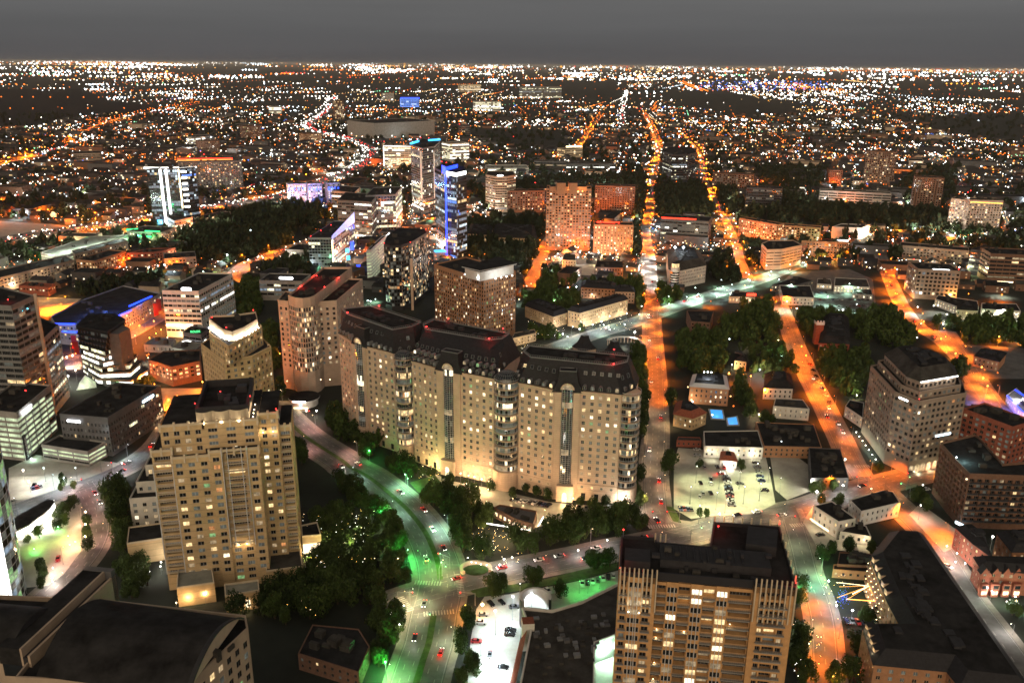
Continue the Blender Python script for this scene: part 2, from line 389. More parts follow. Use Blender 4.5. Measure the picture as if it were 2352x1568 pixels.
def foot(k, pts, h, depth=None):
 """footprint from points on the roof edge at height h; h may be (i, (xb, yb)): foot of corner i"""
 if isinstance(h, tuple): h = height(h[1], pts[h[0]], k)
 W = [G(p, h, k) for p in pts]
 if len(W) == 2:
  A, B = W; d = (B[0] - A[0], B[1] - A[1]); L = hypot(*d); n = (-d[1] / L, d[0] / L)
  if n[0] * A[0] + n[1] * A[1] < 0: n = (-n[0], -n[1])
  W = [A, B, (B[0] + n[0] * depth, B[1] + n[1] * depth), (A[0] + n[0] * depth, A[1] + n[1] * depth)]
 elif len(W) == 3:
  A, B, C = W
  if depth:  # keep the first edge, square off the rest
   d = (A[0] - B[0], A[1] - B[1]); L = hypot(*d); n = (-d[1] / L, d[0] / L)
   if n[0] * (C[0] - B[0]) + n[1] * (C[1] - B[1]) < 0: n = (-n[0], -n[1])
   q = (C[0] - B[0]) * n[0] + (C[1] - B[1]) * n[1] if depth is True else depth
   C = (B[0] + n[0] * q, B[1] + n[1] * q)
  W = [A, B, C, (A[0] + C[0] - B[0], A[1] + C[1] - B[1])]
 return ccw(W), h
def bk(label, k, pts, h, depth=None, **kw):
 P, hh = foot(k, pts, h, depth); r = building(label, P, hh, **kw); return r
def part_bars(T, name, segs, w_, m):
 """glowing or plain strips: list of (A, B) 3-D"""
 for A, B in segs:
  b = MB(); b.bar(A, B, w_, m); b.build(name, T)
def point(T, name, x, y, z, col, power, r=.5, spot=None, aim=None):
 l = bpy.data.lights.new(name, 'SPOT' if spot else 'POINT'); l.energy = power * 1.6; l.color = col; l.shadow_soft_size = r
 if spot: l.spot_size = spot; l.spot_blend = .7
 o = bpy.data.objects.new(name, l); COL.objects.link(o)
 L = T.location if T is not None else (0, 0, 0)
 if T is not None: o.parent = T
 o.location = (x - L[0], y - L[1], z - L[2])
 if aim: o.rotation_euler = mathutils.Vector((aim[0] - x, aim[1] - y, aim[2] - z)).to_track_quat('-Z', 'Y').to_euler()
 return o
def text3(T, name, s, x, y, z, ang, size, m, up_=False):
 """raised lettering on a wall, as a mesh: reads along direction ang (or upward), faces its right hand side"""
 cu = bpy.data.curves.new(name, 'FONT'); cu.body = s; cu.size = size; cu.extrude = .1; cu.align_x = 'CENTER'; cu.align_y = 'CENTER'
 t = bpy.data.objects.new(name, cu); COL.objects.link(t); bpy.context.view_layer.update()
 me = bpy.data.meshes.new_from_object(t.evaluated_get(bpy.context.evaluated_depsgraph_get())); bpy.data.objects.remove(t)
 me.materials.clear(); me.materials.append(MATS[m])
 o = bpy.data.objects.new(name, me); COL.objects.link(o); o.parent = T; L = T.location
 R = mathutils.Matrix.Rotation(ang, 4, 'Z') @ mathutils.Matrix.Rotation(pi / 2, 4, 'X')
 if up_: R = R @ mathutils.Matrix.Rotation(pi / 2, 4, 'Z')
 o.matrix_local = mathutils.Matrix.Translation((x - L[0], y - L[1], z - L[2])) @ R
 return o
def signbox(T, x, y, z, ang, w_, h_, m='sign_white', power=0, col=(.8, .92, 1)):
 """a glowing fascia panel too bright to read, rounded at the ends"""
 b = MB(); ux, uy = cos(ang), sin(ang); nx, ny = uy, -ux; r = h_ / 2; pts = []
 for k in range(7): t = -pi / 2 + pi * k / 6; pts.append((w_ / 2 - r + r * cos(t), r + r * sin(t)))
 for k in range(7): t = pi / 2 + pi * k / 6; pts.append((-w_ / 2 + r + r * cos(t), r + r * sin(t)))
 f = [(x + ux * p + nx * .15, y + uy * p + ny * .15, z + q) for p, q in pts]; g = [(x + ux * p - nx * .15, y + uy * p - ny * .15, z + q) for p, q in pts]
 b.face(f, m)
 for k in range(14): j = (k + 1) % 14; b.face([g[k], g[j], f[j], f[k]], 'metal_grey')
 b.build('sign', T)
 if power: point(T, 'sign_light', x + nx * 1.5, y + ny * 1.5, z + r, col, power, .6)
# ------------------------------------------------------------ ground, roads, lots
def struct(name, P, z, m, label=None):
 b = MB(); b.face([(p[0], p[1], z) for p in ccw(P)], m); o = b.build(name); props(o, label, None, None, 'structure'); return o
struct('ground', [(-90000, -3000), (90000, -3000), (90000, 160000), (-90000, 160000)], 0, 'ground', 'dark ground under the whole city')
def smooth(P, n=6):
 R = []
 for i in range(len(P) - 1):
  p0 = P[max(i - 1, 0)]; p1 = P[i]; p2 = P[i + 1]; p3 = P[min(i + 2, len(P) - 1)]
  for k in range(n):
   t = k / n; R.append(tuple(.5 * (2 * p1[j] + (p2[j] - p0[j]) * t + (2 * p0[j] - 5 * p1[j] + 4 * p2[j] - p3[j]) * t * t + (3 * p1[j] - p0[j] - 3 * p2[j] + p3[j]) * t ** 3) for j in (0, 1)))
 R.append(P[-1]); return R
def offset(L, d):
 R = []
 for i in range(len(L)):
  a = L[max(i - 1, 0)]; b = L[min(i + 1, len(L) - 1)]; t = (b[0] - a[0], b[1] - a[1]); l = hypot(*t) or 1
  R.append((L[i][0] - t[1] / l * d, L[i][1] + t[0] / l * d))
 return R
def strip(b, L, d0, d1, z, m):
 A, B = offset(L, d0), offset(L, d1)
 for i in range(len(L) - 1):
  q = [(*A[i], z), (*A[i + 1], z), (*B[i + 1], z), (*B[i], z)]
  if area([(p[0], p[1]) for p in q]) < 0: q = q[::-1]
  b.face(q, m)
def walk(L, step, start=0.):
 """points every step metres with direction"""
 R = []; acc = start
 for i in range(len(L) - 1):
  a, b = L[i], L[i + 1]; l = hypot(b[0] - a[0], b[1] - a[1])
  while acc < l:
   t = acc / l; R.append((a[0] + (b[0] - a[0]) * t, a[1] + (b[1] - a[1]) * t, atan2(b[1] - a[1], b[0] - a[0]))); acc += step
  acc -= l
 return R
ROADS = {}; ZR = [0.10]; ROCC = []
def hides(x, y, h):
 """true where something of height h would stand in front of a road for a viewer high in the south"""
 d = hypot(x, y); reach = h * d / HC * 1.1
 for s in (.3, .65, 1.):
  u, q = x * (1 + reach * s / d), y * (1 + reach * s / d)
  for a, b, c_, e_, P in ROCC:
   if a < u < b and c_ < q < e_ and inside(P, u, q): return True
 return False
def road(name, label, pts, wd, m='asphalt', lanes=2, walks=3., median=0.):
 L = smooth([G(p[1:], 0, p[0]) for p in pts]); ZR[0] += .006; z = ZR[0]
 b = MB(); strip(b, L, wd / 2, -wd / 2, z, m); props(b.build('road'), label, None, None, 'structure')
 if walks:
  b = MB(); strip(b, L, wd / 2 + walks, wd / 2 + .1, .05 + z / 5, 'sidewalk'); strip(b, L, -wd / 2 - .1, -wd / 2 - walks, .05 + z / 5, 'sidewalk'); props(b.build('sidewalk'), 'pale pavement beside the ' + label, None, None, 'structure')
 b = MB()
 for s in range(1, lanes):
  d = -wd / 2 + wd * s / lanes
  if median and abs(d) < .5: continue
  o_ = offset(L, d)
  for x, y, a in walk(o_, 8):
   q = [(x + cos(a) * u - sin(a) * v_, y + sin(a) * u + cos(a) * v_, z + .012) for u, v_ in ((0, -.09), (3, -.09), (3, .09), (0, .09))]; b.face(q, 'paint_white')
 for d in (wd / 2 - .5, -wd / 2 + .5): strip(b, L, d + .07, d - .07, z + .012, 'paint_white')
 props(b.build('road_marking'), 'white lane lines on the ' + label, None, None, 'structure')
 ROADS[name] = (L, wd)
 for i in range(0, len(L) - 1, 3):
  j = min(i + 3, len(L) - 1); A = offset([L[i], L[j]], wd / 2 + 1.5); B = offset([L[i], L[j]], -wd / 2 - 1.5); occupy(ccw([A[0], A[1], B[1], B[0]])); ROCC.append(OCC[-1])
 return L
blvd = road('blvd', 'curving green-lit boulevard', [('R1', 1880, 900), ('R1', 2080, 1095), ('R1', 2352, 1275), ('R5', 60, 65), ('R5', 180, 130), ('R5', 300, 220), ('R5', 420, 325), ('R5', 500, 410), ('R5', 580, 520), ('R5', 635, 640), ('R5', 668, 740), ('R5', 680, 860), ('R5', 665, 960), ('R5', 640, 1060), ('R5', 622, 1160), ('R5', 600, 1280), ('R5', 560, 1400), ('R5', 515, 1550), ('R5', 440, 1800)], 19.5, lanes=6, median=1)
cross = road('cross', 'street below the long curved hotel', [('R5', 250, 1040), ('R5', 560, 930), ('R5', 820, 860), ('R5', 1200, 770), ('R5', 1600, 690), ('R5', 1900, 625), ('R6', 80, 520), ('R6', 400, 420), ('R6', 700, 375), ('R6', 900, 330), ('R6', 1120, 250), ('R6', 1350, 185), ('R6', 1750, 85), ('R6', 2100, 0), ('R6', 2600, -90)], 14.5, lanes=4)
mck = road('mck', 'straight orange-lit avenue right of the hotel', [('R6', 80, 500), ('R2', 2200, 1700), ('R2', 2155, 1500), ('R2', 2150, 1290), ('R2', 2165, 1100), ('R2', 2165, 900), ('R2', 2160, 700), ('R2', 2150, 550), ('R2', 2140, 400), ('R2', 2135, 250), ('V', 1492, 660), ('V', 1489, 600), ('V', 1480, 530), ('V', 1494, 470), ('V', 1500, 400), ('V', 1512, 345), ('V', 1500, 300), ('V', 1480, 262)], 11.5, lanes=3)
diag = road('diag', 'pale green-lit avenue crossing behind the hotel', [('V', 1270, 800), ('R2', 1750, 405), ('R2', 2000, 330), ('R3', 0, 205), ('R3', 250, 120), ('R3', 480, 50), ('V', 1790, 625), ('V', 1850, 600)], 15, lanes=4)
routh = road('routh', 'orange-lit street left of the beige office block', [('R3', 640, 150), ('R3', 700, 280), ('R3', 760, 440), ('R3', 830, 600), ('R3', 880, 720), ('R3', 960, 870), ('R3', 1020, 990), ('R3', 1085, 1120), ('R3', 1165, 1290), ('R6', 1240, 150)], 10.5, lanes=3)
low = road('low', 'orange street between the corner tower and the dark-roofed block', [('R6', 750, 410), ('R6', 815, 620), ('R6', 860, 800), ('R6', 920, 950), ('R6', 960, 1100), ('R6', 975, 1250), ('R6', 985, 1400), ('R6', 1000, 1600)], 9.5)
east = road('east', 'orange street running to the brick townhouses', [('R6', 1340, 190), ('R6', 1560, 400), ('R6', 1740, 590), ('R6', 1840, 760), ('R6', 1960, 960), ('R6', 2080, 1120), ('R6', 2250, 1350), ('R6', 2400, 1600)], 12)
left = road('left', 'pink-lit street behind the vaulted roof', [('R4', 560, 180), ('R4', 650, 330), ('R4', 665, 480), ('R4', 630, 600), ('R4', 560, 710), ('R4', 430, 850), ('R4', 260, 1010)], 12, lanes=4)
west = road('west', 'grey street below the dark office block', [('R4', -150, 440), ('R4', 200, 320), ('R4', 500, 215), ('R4', 850, 75), ('R1', 1080, 1180), ('R1', 1250, 960), ('R1', 1500, 850), ('R1', 1880, 900), ('R1', 2060, 900)], 13, lanes=4)
hines = road('hines', 'orange street beside the dark park', [('V', 528, 650), ('V', 560, 612), ('V', 610, 590), ('V', 665, 570), ('V', 720, 550)], 16, lanes=4)
cyan = road('hood', 'street left of the stacked glowing office', [('V', 150, 850), ('V', 180, 820), ('V', 290, 770), ('V', 370, 725), ('V', 440, 690)], 14, lanes=4)
turtle = road('turtle', 'orange lane by the townhomes', [('V', 1215, 660), ('V', 1240, 600), ('V', 1255, 560), ('V', 1300, 500)], 10)
rt = road('lemmon', 'far orange avenue on the right', [('V', 1720, 640), ('V', 1700, 600), ('V', 1690, 560), ('V', 1668, 510), ('V', 1640, 460), ('V', 1615, 400), ('V', 1605, 350), ('V', 1560, 300)], 12, walks=0)
e2 = road('knox', 'narrow orange street behind the beige office block', [('V', 2170, 760), ('V', 2240, 870), ('V', 2300, 960), ('V', 2340, 1010)], 12)
e3 = road('welborn', 'orange street among the dark trees', [('V', 2020, 580), ('V', 2060, 680), ('V', 2100, 740), ('V', 2170, 790), ('V', 2210, 830)], 9)
fwy = road('fwy', 'wide freeway with light trails', [('V', -60, 565), ('V', 100, 535), ('V', 250, 515), ('V', 380, 493), ('V', 500, 472), ('V', 640, 448), ('V', 740, 415), ('V', 815, 385), ('V', 850, 358), ('V', 838, 335), ('V', 785, 315), ('V', 720, 300), ('V', 705, 285), ('V', 735, 265), ('V', 752, 250), ('V', 765, 225)], 44, lanes=8, walks=0)
wst = road('industrial', 'orange boulevard curving past the dark river land', [('V', -20, 385), ('V', 100, 350), ('V', 165, 330), ('V', 195, 305), ('V', 230, 285), ('V', 320, 262), ('V', 460, 238)], 22, walks=0, lanes=4)
north = road('northway', 'far straight avenue rising to the skyline', [('V', 1325, 345), ('V', 1355, 300), ('V', 1372, 275), ('V', 1385, 262)], 16, walks=0)
n2 = road('inwood', 'bright vertical far avenue', [('V', 1428, 285), ('V', 1430, 250), ('V', 1437, 222), ('V', 1440, 210)], 22, walks=0)
n3 = road('stemmons_link', 'orange ramp in front of the white block', [('V', 1040, 320), ('V', 1110, 345), ('V', 1180, 360), ('V', 1260, 362), ('V', 1330, 350)], 18, walks=0)
# median of the boulevard with its hedge
med = MB()
for a_, b_ in ((3, 66), (79, 110)):
 strip(med, blvd[a_:b_], 1.3, -1.3, .32, 'grass')
 A, B = offset(blvd[a_:b_], 1.3), offset(blvd[a_:b_], -1.3)
 for Q in (A, B):
  for i in range(len(Q) - 1): med.face([(*Q[i], .1), (*Q[i + 1], .1), (*Q[i + 1], .32), (*Q[i], .32)], 'sidewalk')
props(med.build('median'), 'narrow grass median down the middle of the boulevard', None, None, 'structure')
def lot(label, k, pts, m='lot_concrete', z=.13, name='parking_lot'):
 P = [G(p, 0, k) for p in pts]; ZR[0] += .003; struct(name, P, z + ZR[0] / 10, m, label); occupy(ccw(P)); return P
lotA = lot('pale green-lit parking lot', 'R6', [(-30, -70), (-60, 40), (-60, 350), (60, 420), (200, 400), (500, 385), (640, 315), (610, 150), (570, -20)])
lotB = lot('grey lot next to the green-lit parking lot', 'R3', [(600, 1230), (740, 1215), (870, 1310), (900, 1480), (720, 1549), (640, 1480)])
lotC = lot('bright white parking lot by the round corner shop', 'R5', [(930, 1040), (985, 955), (1150, 940), (1320, 905), (1500, 875), (1640, 845), (1905, 775), (1905, 870), (1640, 990), (1450, 1045), (1330, 1120), (1240, 1200), (1160, 1550), (1130, 1700), (830, 1700), (870, 1450), (890, 1250)])
lotD = lot('hotel forecourt of warm stone paving', 'R5', [(640, 110), (760, 160), (1050, 215), (1440, 305), (1640, 325), (1960, 320), (1960, 400), (1600, 420), (1340, 480), (1040, 330), (780, 300)], 'lot_concrete', name='forecourt')
lotE = lot('green-lit ramp of the shop garage', 'R5', [(1740, 1290), (1900, 1240), (1900, 1700), (1725, 1700)], name='ramp')
lotF = lot('pale plaza around the planted island', 'R1', [(60, 1330), (250, 1240), (620, 1270), (860, 1300), (820, 1370), (560, 1450), (350, 1549), (60, 1549)], name='plaza')
lotG = lot('shopping centre parking lot', 'R3', [(640, 90), (760, -20), (1150, -40), (1310, 30), (1330, 190), (1220, 270), (900, 250), (640, 160)], 'asphalt')
lotH = lot('pale stone terrace left of the lower pink-lit street', 'R4', [(110, 560), (380, 300), (560, 310), (560, 640), (440, 800), (330, 880), (110, 900)], 'lot_concrete', name='terrace')
lotI = lot('orange-lit surface lot behind the cream tower', 'R1', [(1100, 780), (1420, 780), (1420, 900), (1250, 960), (1110, 930)])
lotJ = lot('orange-lit yard beyond the striped tower', 'R1', [(0, 130), (250, 150), (560, 165), (470, 230), (330, 290), (0, 260)])
lotK = lot('pale concrete apron by the brown brick block', 'R6', [(1620, 330), (1700, 360), (1880, 490), (1890, 610), (1800, 650), (1680, 520), (1560, 390)], name='apron')
lotL = lot('restaurant car park', 'R6', [(830, 440), (900, 330), (1060, 560), (1320, 600), (1340, 680), (1100, 640), (930, 620)], 'lot_concrete')
lotM = lot('blue-lit lot beside the neon diner', 'V', [(2210, 880), (2250, 875), (2352, 960), (2352, 1010), (2280, 1000), (2215, 930)], 'asphalt')
lotN = lot('pale lot by the freeway', 'V', [(-20, 520), (0, 508), (120, 515), (190, 525), (120, 545), (-20, 560)])
lotO = lot('lit lot in front of the orange-crowned tower', 'T2', [(1520, 960), (1800, 965), (1800, 1040), (1540, 1030)], 'lot_concrete')
lotP = lot('purple-lit corner lot', 'V', [(2190, 790), (2352, 800), (2352, 870), (2260, 870), (2200, 850)], 'asphalt')
CWZ = .42
def crosswalk(k, p, q, wd=3.2):
 A, B = G(p, 0, k), G(q, 0, k); n = int(hypot(A[0] - B[0], A[1] - B[1]) / 1.2); ux, uy = (B[0] - A[0]), (B[1] - A[1]); l = hypot(ux, uy); ux /= l; uy /= l
 b = MB()
 for i in range(n): x, y = lerp(A, B, (i + .5) / n); b.face([(x + ux * u - uy * v_, y + uy * u + ux * v_, CWZ) for u, v_ in ((-.3, -wd / 2), (.3, -wd / 2), (.3, wd / 2), (-.3, wd / 2))], 'paint_white')
 props(b.build('crosswalk'), 'white zebra stripes across the road', None, None, 'structure')
for c_ in (('R5', (400, 960), (480, 1060)), ('R5', (500, 860), (690, 870)), ('R5', (800, 800), (830, 960)), ('R5', (560, 1080), (780, 1060)), ('R6', (740, 470), (850, 460)), ('R6', (840, 440), (800, 350)), ('R6', (1180, 60), (1290, 60)), ('R6', (1390, 330), (1500, 280)), ('R5', (2110, 480), (2300, 470)), ('R3', (470, 90), (500, 20)), ('R2', (2050, 420), (2200, 430)), ('R2', (2070, 210), (2060, 310)), ('R4', (490, 250), (560, 180)), ('R1', (1990, 940), (2060, 860))): crosswalk(*c_)
def lawn(label, k, pts): P = [G(p, 0, k) for p in pts]; ZR[0] += .003; b = MB(); b.face([(p[0], p[1], .04 + ZR[0] / 8) for p in ccw(P)], 'grass'); props(b.build('lawn'), label, None, None, 'structure'); return P
lawn('round lawn between the glass tower and terrace', 'R4', [(120, 690), (300, 700), (330, 800), (250, 880), (120, 890)])
lawn('lawn at the left end of the forecourt', 'R5', [(470, 170), (640, 120), (720, 160), (600, 280), (520, 230)])
lawn('verge along the street', 'R5', [(870, 900), (1300, 860), (1650, 770), (1900, 720), (1900, 765), (1640, 840), (1300, 900), (940, 960)])
lawn('floodlit playing field', 'T1', [(1090, 1010), (1200, 965), (1420, 985), (1520, 1000), (1440, 1040), (1150, 1035)])
lawn('dark park lawn', 'T1', [(1200, 900), (1500, 780), (1700, 760), (1700, 860), (1500, 900)])
lawn('verge along the green-lit lot', 'R5', [(2230, 330), (2290, 340), (2352, 470), (2352, 520), (2290, 450)])
# ------------------------------------------------------------ the long curved hotel: three blocks, glazed bays and slate mansards
HOT = empty('hotel_block', (-20, 440, 0), 'long curved limestone hotel with three black mansard roofs and round glass bays', 'hotel')
EZ, RZ = 62., 75.
wl = MB(); wins = []
stH = dict(bay=4.2, fh=3.6, wf=.42, hf=.52, base=10., top=1.4, pal='hotel', fr='metal_white', mull='x', rec=.35)
def gz(k, x, y, z): return G((x, y), z, k)
W = {}
W['R'] = [(3.8, 415.8), (22.2, 405.8), (35.1, 404.5), (55.4, 400.1)]
W['M'] = [(-56., 448.6), (-40.7, 437.), (-27.6, 430.4), (-9.4, 421.5)]
W['L'] = [(-106.9, 498.6), (-94.8, 481.6), (-85.7, 473.6), (-67.8, 460.9)]
TOPS = {'R': [(1300, 568), (1870, 625), (1970, 600), (1982, 560), (1292, 488), (1250, 530)],
  'M': [(575, 375), (1010, 450), (1110, 440), (1160, 405), (640, 308), (560, 345)],
  'L': [(35, 270), (350, 380), (490, 355), (550, 328), (200, 215), (0, 235)]}
roofm = MB(); rail = MB(); dorm = []; sky = []
def norm(a, b):
 l = hypot(b[0] - a[0], b[1] - a[1]); return (b[0] - a[0]) / l, (b[1] - a[1]) / l
for key in 'LMR':
 w0, w1, w2, w3 = W[key]
 for (A, B) in ((w0, w1), (w2, w3)): facade(wl, wins, A, B, 0, EZ, 'limestone', stH)
 T6 = [G(p, RZ, 'R2') for p in TOPS[key]]; c0 = cen(T6)
 ux, uy = norm(w0, w3); nx, ny = -uy, ux
 E6 = [w0, w3, (T6[2][0] + ux * 5 - nx * 2, T6[2][1] + uy * 5 - ny * 2), (T6[3][0] + ux * 5 + nx * 3, T6[3][1] + uy * 5 + ny * 3),
   (T6[4][0] + nx * 4, T6[4][1] + ny * 4), (T6[5][0] - ux * 4 + nx * 2, T6[5][1] - uy * 4 + ny * 2)]
 n = 6
 for k in range(1, n): # side and rear walls
  A, B = E6[k], E6[(k + 1) % n]; facade(wl, wins, A, B, 0, EZ, 'limestone', dict(stH, bay=4.6), open_=k in (1, 5) or key == 'R' and k == 2)
 # mansard: steep slate skirt, moulded lip, flat top
 K6 = [lerp(E6[k], T6[k], .72) for k in range(n)]; zk = EZ + 10.2; OUT = inset(ccw(E6), -.5)
 for A6, B6, za, zb in ((OUT, K6, EZ, zk), (K6, T6, zk, RZ)):
  for k in range(n):
   j = (k + 1) % n; roofm.face([(*A6[k], za), (*A6[j], za), (*B6[j], zb), (*B6[k], zb)], 'slate')
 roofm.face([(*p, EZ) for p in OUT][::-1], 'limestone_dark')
 roofm.face([(*p, RZ - .2) for p in T6], 'roof_dark'); roofm.ring(T6, RZ, RZ + .5, .6, 'metal_grey')
 O2 = inset(T6, .2)
 for k in range(n):
  A, B = O2[k], O2[(k + 1) % n]; rail.bar((*A, RZ + 1.5), (*B, RZ + 1.5), .12, 'metal_grey'); L = hypot(B[0] - A[0], B[1] - A[1])
  for q in range(int(L / 1.2)): x, y = lerp(A, B, q * 1.2 / L); rail.box(x, y, RZ + .4, .14, .14, 1.1, 0, 'metal_grey')
 rooftop(roofm, T6, RZ - .2, 9, 'charcoal', seed=ord(key), hmin=.8, hmax=2.)
 occupy(ccw(E6), 2)
 # central glazed stair bay between jambs, arched head and slate gable above it
 ax_, ay_ = w1; bx_, by_ = w2; u_x, u_y = norm(w1, w2); Lc = hypot(bx_ - ax_, by_ - ay_); o_x, o_y = u_y, -u_x
 Pt = lambda u, o: (ax_ + u_x * u + o_x * o, ay_ + u_y * u + o_y * o)
 m0, m1 = Lc / 2 - 3.1, Lc / 2 + 3.1
 wl.prism(ccw([Pt(0, -.5), Pt(0, .9), Pt(m0, .9), Pt(m0, -.5)]), 0, EZ - 1, 'limestone'); wl.prism(ccw([Pt(m1, -.5), Pt(m1, .9), Pt(Lc, .9), Pt(Lc, -.5)]), 0, EZ - 1, 'limestone')
 wl.prism(ccw([Pt(m0 - 1.2, 0), Pt(m0 - 1.2, 3.5), Pt(m1 + 1.2, 3.5), Pt(m1 + 1.2, 0)]), 0, 9.2, 'limestone')
 g = MB(); zz = 10.; top = EZ + 1
 arc = [(Lc / 2 + 2.9 * cos(t), .6 + 1.7 * sin(t)) for t in [pi - pi * k / 6 for k in range(7)]]
 while zz < top - 3:
  mm_ = pick('hotel') if rnd.random() < .35 else 'glass_blue'
  for k in range(6):
   A, B = Pt(*arc[k]), Pt(*arc[k + 1]); g.face([(*A, zz), (*B, zz), (*B, zz + 3.3), (*A, zz + 3.3)], mm_ if rnd.random() < .75 else 'glass')
   for q in (0, 1.1, 2.2): g.bar((*A, zz + q), (*B, zz + q), .11, 'metal_white')
   g.bar((*A, zz), (*A, zz + 3.3), .11, 'metal_white')
  zz += 3.3
 g.build('glass_bay', HOT)
 g = MB()  # arched head
 R_ = 3.6
 for k in range(8):
  t0, t1 = pi * k / 8, pi * (k + 1) / 8
  for (ra, rb, o1, mt) in ((2.7, R_, 1.5, 'limestone'), (0, 2.7, 1.2, 'room_dim' if key != 'L' else 'room_warm')):
   p = [Pt(Lc / 2 + r * cos(t), o1) + (zz + r * sin(t),) for r, t in ((ra, t0), (rb, t0), (rb, t1), (ra, t1))]
   g.face(p, mt)
  a = Pt(Lc / 2 + R_ * cos(t0), 1.5); b2 = Pt(Lc / 2 + R_ * cos(t1), 1.5); a2 = Pt(Lc / 2 + R_ * cos(t0), -1.5); b3 = Pt(Lc / 2 + R_ * cos(t1), -1.5)
  g.face([(*a, zz + R_ * sin(t0)), (*b2, zz + R_ * sin(t1)), (*b3, zz + R_ * sin(t1)), (*a2, zz + R_ * sin(t0))], 'slate')
  g.bar((*Pt(Lc / 2, 1.3), zz), (*Pt(Lc / 2 + 2.6 * cos(t0), 1.3), zz + 2.6 * sin(t0)), .1, 'metal_white')
 g.build('arched_window', HOT)
 g = MB()  # flared slate gable with flat cap
 lo_ = [Pt(-1.5, .6), Pt(Lc + 1.5, .6), Pt(Lc + 1.5, -4), Pt(-1.5, -4)]; mi_ = [Pt(1.2, .2), Pt(Lc - 1.2, .2), Pt(Lc - 1.2, -4.5), Pt(1.2, -4.5)]; hi_ = [Pt(2.2, -1.0), Pt(Lc - 2.2, -1.0), Pt(Lc - 2.2, -6), Pt(2.2, -6)]
 for A4, B4, za, zb in ((lo_, mi_, EZ - 1, EZ + 4.5), (mi_, hi_, EZ + 4.5, EZ + 10)):
  for k in range(4): j = (k + 1) % 4; g.face([(*A4[k], za), (*A4[j], za), (*B4[j], zb), (*B4[k], zb)], 'slate')
 # keep the mouth of the arch open: step the gable face back behind it
 g.face([(*p, EZ + 10) for p in hi_], 'slate')
 for k in range(4): g.bar((*hi_[k], EZ + 10.1), (*hi_[(k + 1) % 4], EZ + 10.1), .35, 'metal_grey')
 g.build('gable', HOT)
 # dormers, two rows, and square roof lights above
 for (A, B, TA, TB) in ((w0, w1, T6[0], None), (w2, w3, None, T6[1])):
  ux2, uy2 = norm(A, B); L = hypot(B[0] - A[0], B[1] - A[1]); ox, oy = uy2, -ux2; nb = max(3, int(round(L / 4.2)))
  for row, (zd, so_, hh_) in enumerate(((EZ + .9, .0, 2.5), (EZ + 4.6, 1.2, 2.2), (EZ + 8.2, 2.6, 1.7))):
   if row == 1 and key != 'M': continue
   for k in range(nb):
    t = (k + .5) / nb; x = A[0] + (B[0] - A[0]) * t - ox * so_; y = A[1] + (B[1] - A[1]) * t - oy * so_; dorm.append((x, y, zd, atan2(uy2, ux2), row, hh_))
 for q, (k0, k1) in enumerate(((1, 2), (5, 0))):
  A, B = E6[k0], E6[k1]; ux2, uy2 = norm(A, B); L = hypot(B[0] - A[0], B[1] - A[1]); ox, oy = uy2, -ux2
  for row, (zd, so_, hh_) in enumerate(((EZ + .9, .2, 2.5), (EZ + 6.5, 2.2, 2.0))):
   for k in range(2):
    t = (k + .75) / 2.5; dorm.append((A[0] + (B[0] - A[0]) * t - ox * so_, A[1] + (B[1] - A[1]) * t - oy * so_, zd, atan2(uy2, ux2), row * 2, hh_))
wl.build('wall', HOT); roofm.build('mansard_roof', HOT); rail.build('roof_railing', HOT)
for (x, y, z, a, row, hh_) in dorm:
 b = MB(); ca, sa = cos(a), sin(a); Q = lambda u, o, zz_: (x + ca * u + sa * o, y + sa * u - ca * o, z + zz_)
 m_ = pick('hotel'); wd = .75 if row < 2 else .85
 if row < 2:
  prof = [(-wd - .25, 0), (wd + .25, 0), (wd + .25, hh_ * .62)] + [((wd + .25) * cos(t), hh_ * .62 + .8 * sin(t)) for t in (pi / 4, pi / 2, 3 * pi / 4)] + [(-wd - .25, hh_ * .62)]
  for k in range(len(prof)):
   p, q = prof[k], prof[(k + 1) % len(prof)]; b.face([Q(p[0], .55, p[1]), Q(q[0], .55, q[1]), Q(q[0], -3.2, q[1]), Q(p[0], -3.2, p[1])], 'metal_grey')
  b.face([Q(p[0], .55, p[1]) for p in prof], 'metal_grey')
  pr = [(p[0] * .76, .15 + p[1] * .88) for p in prof]
  dm = b.build('dormer', HOT); b = MB(); b.face([Q(p[0], .6, p[1]) for p in pr], m_); b.face([Q(-.06, .64, .2), Q(.06, .64, .2), Q(.06, .64, hh_ * .8), Q(-.06, .64, hh_ * .8)], 'metal_white'); b.build('dormer_window', dm, origin=HOT.location)
 else:
  b.face([Q(-wd, .3, 0), Q(wd, .3, 0), Q(wd, -.5, hh_), Q(-wd, -.5, hh_)], m_ if rnd.random() < .5 else 'glass')
  for u in (-wd, 0, wd): b.bar(Q(u, .36, 0), Q(u, -.44, hh_), .14, 'metal_grey' if u else 'charcoal')
  for t in (0, .5, 1): b.bar(Q(-wd, .36 - .8 * t, hh_ * t), Q(wd, .36 - .8 * t, hh_ * t), .14, 'metal_grey' if t != .5 else 'charcoal')
  b.build('roof_window', HOT)
put_windows(HOT, wins)
# cornice at the eave and string courses
for key in 'LMR':
 w0, w1, w2, w3 = W[key]
 for A, B in ((w0, w1), (w2, w3)):
  ux, uy = norm(A, B); ox, oy = uy, -ux
  for z, t, h_ in ((EZ - .9, .5, .8), (9.2, .35, .6), (EZ - 5.2, .15, .3), (6.2, .2, .3)):
   cn = MB(); cn.prism(ccw([(A[0] - ux * .3 - ox * .1, A[1] - uy * .3 - oy * .1), (A[0] - ux * .3 + ox * t, A[1] - uy * .3 + oy * t), (B[0] + ux * .3 + ox * t, B[1] + uy * .3 + oy * t), (B[0] + ux * .3 - ox * .1, B[1] + uy * .3 - oy * .1)]), z, z + h_, 'limestone'); cn.build('cornice', HOT)
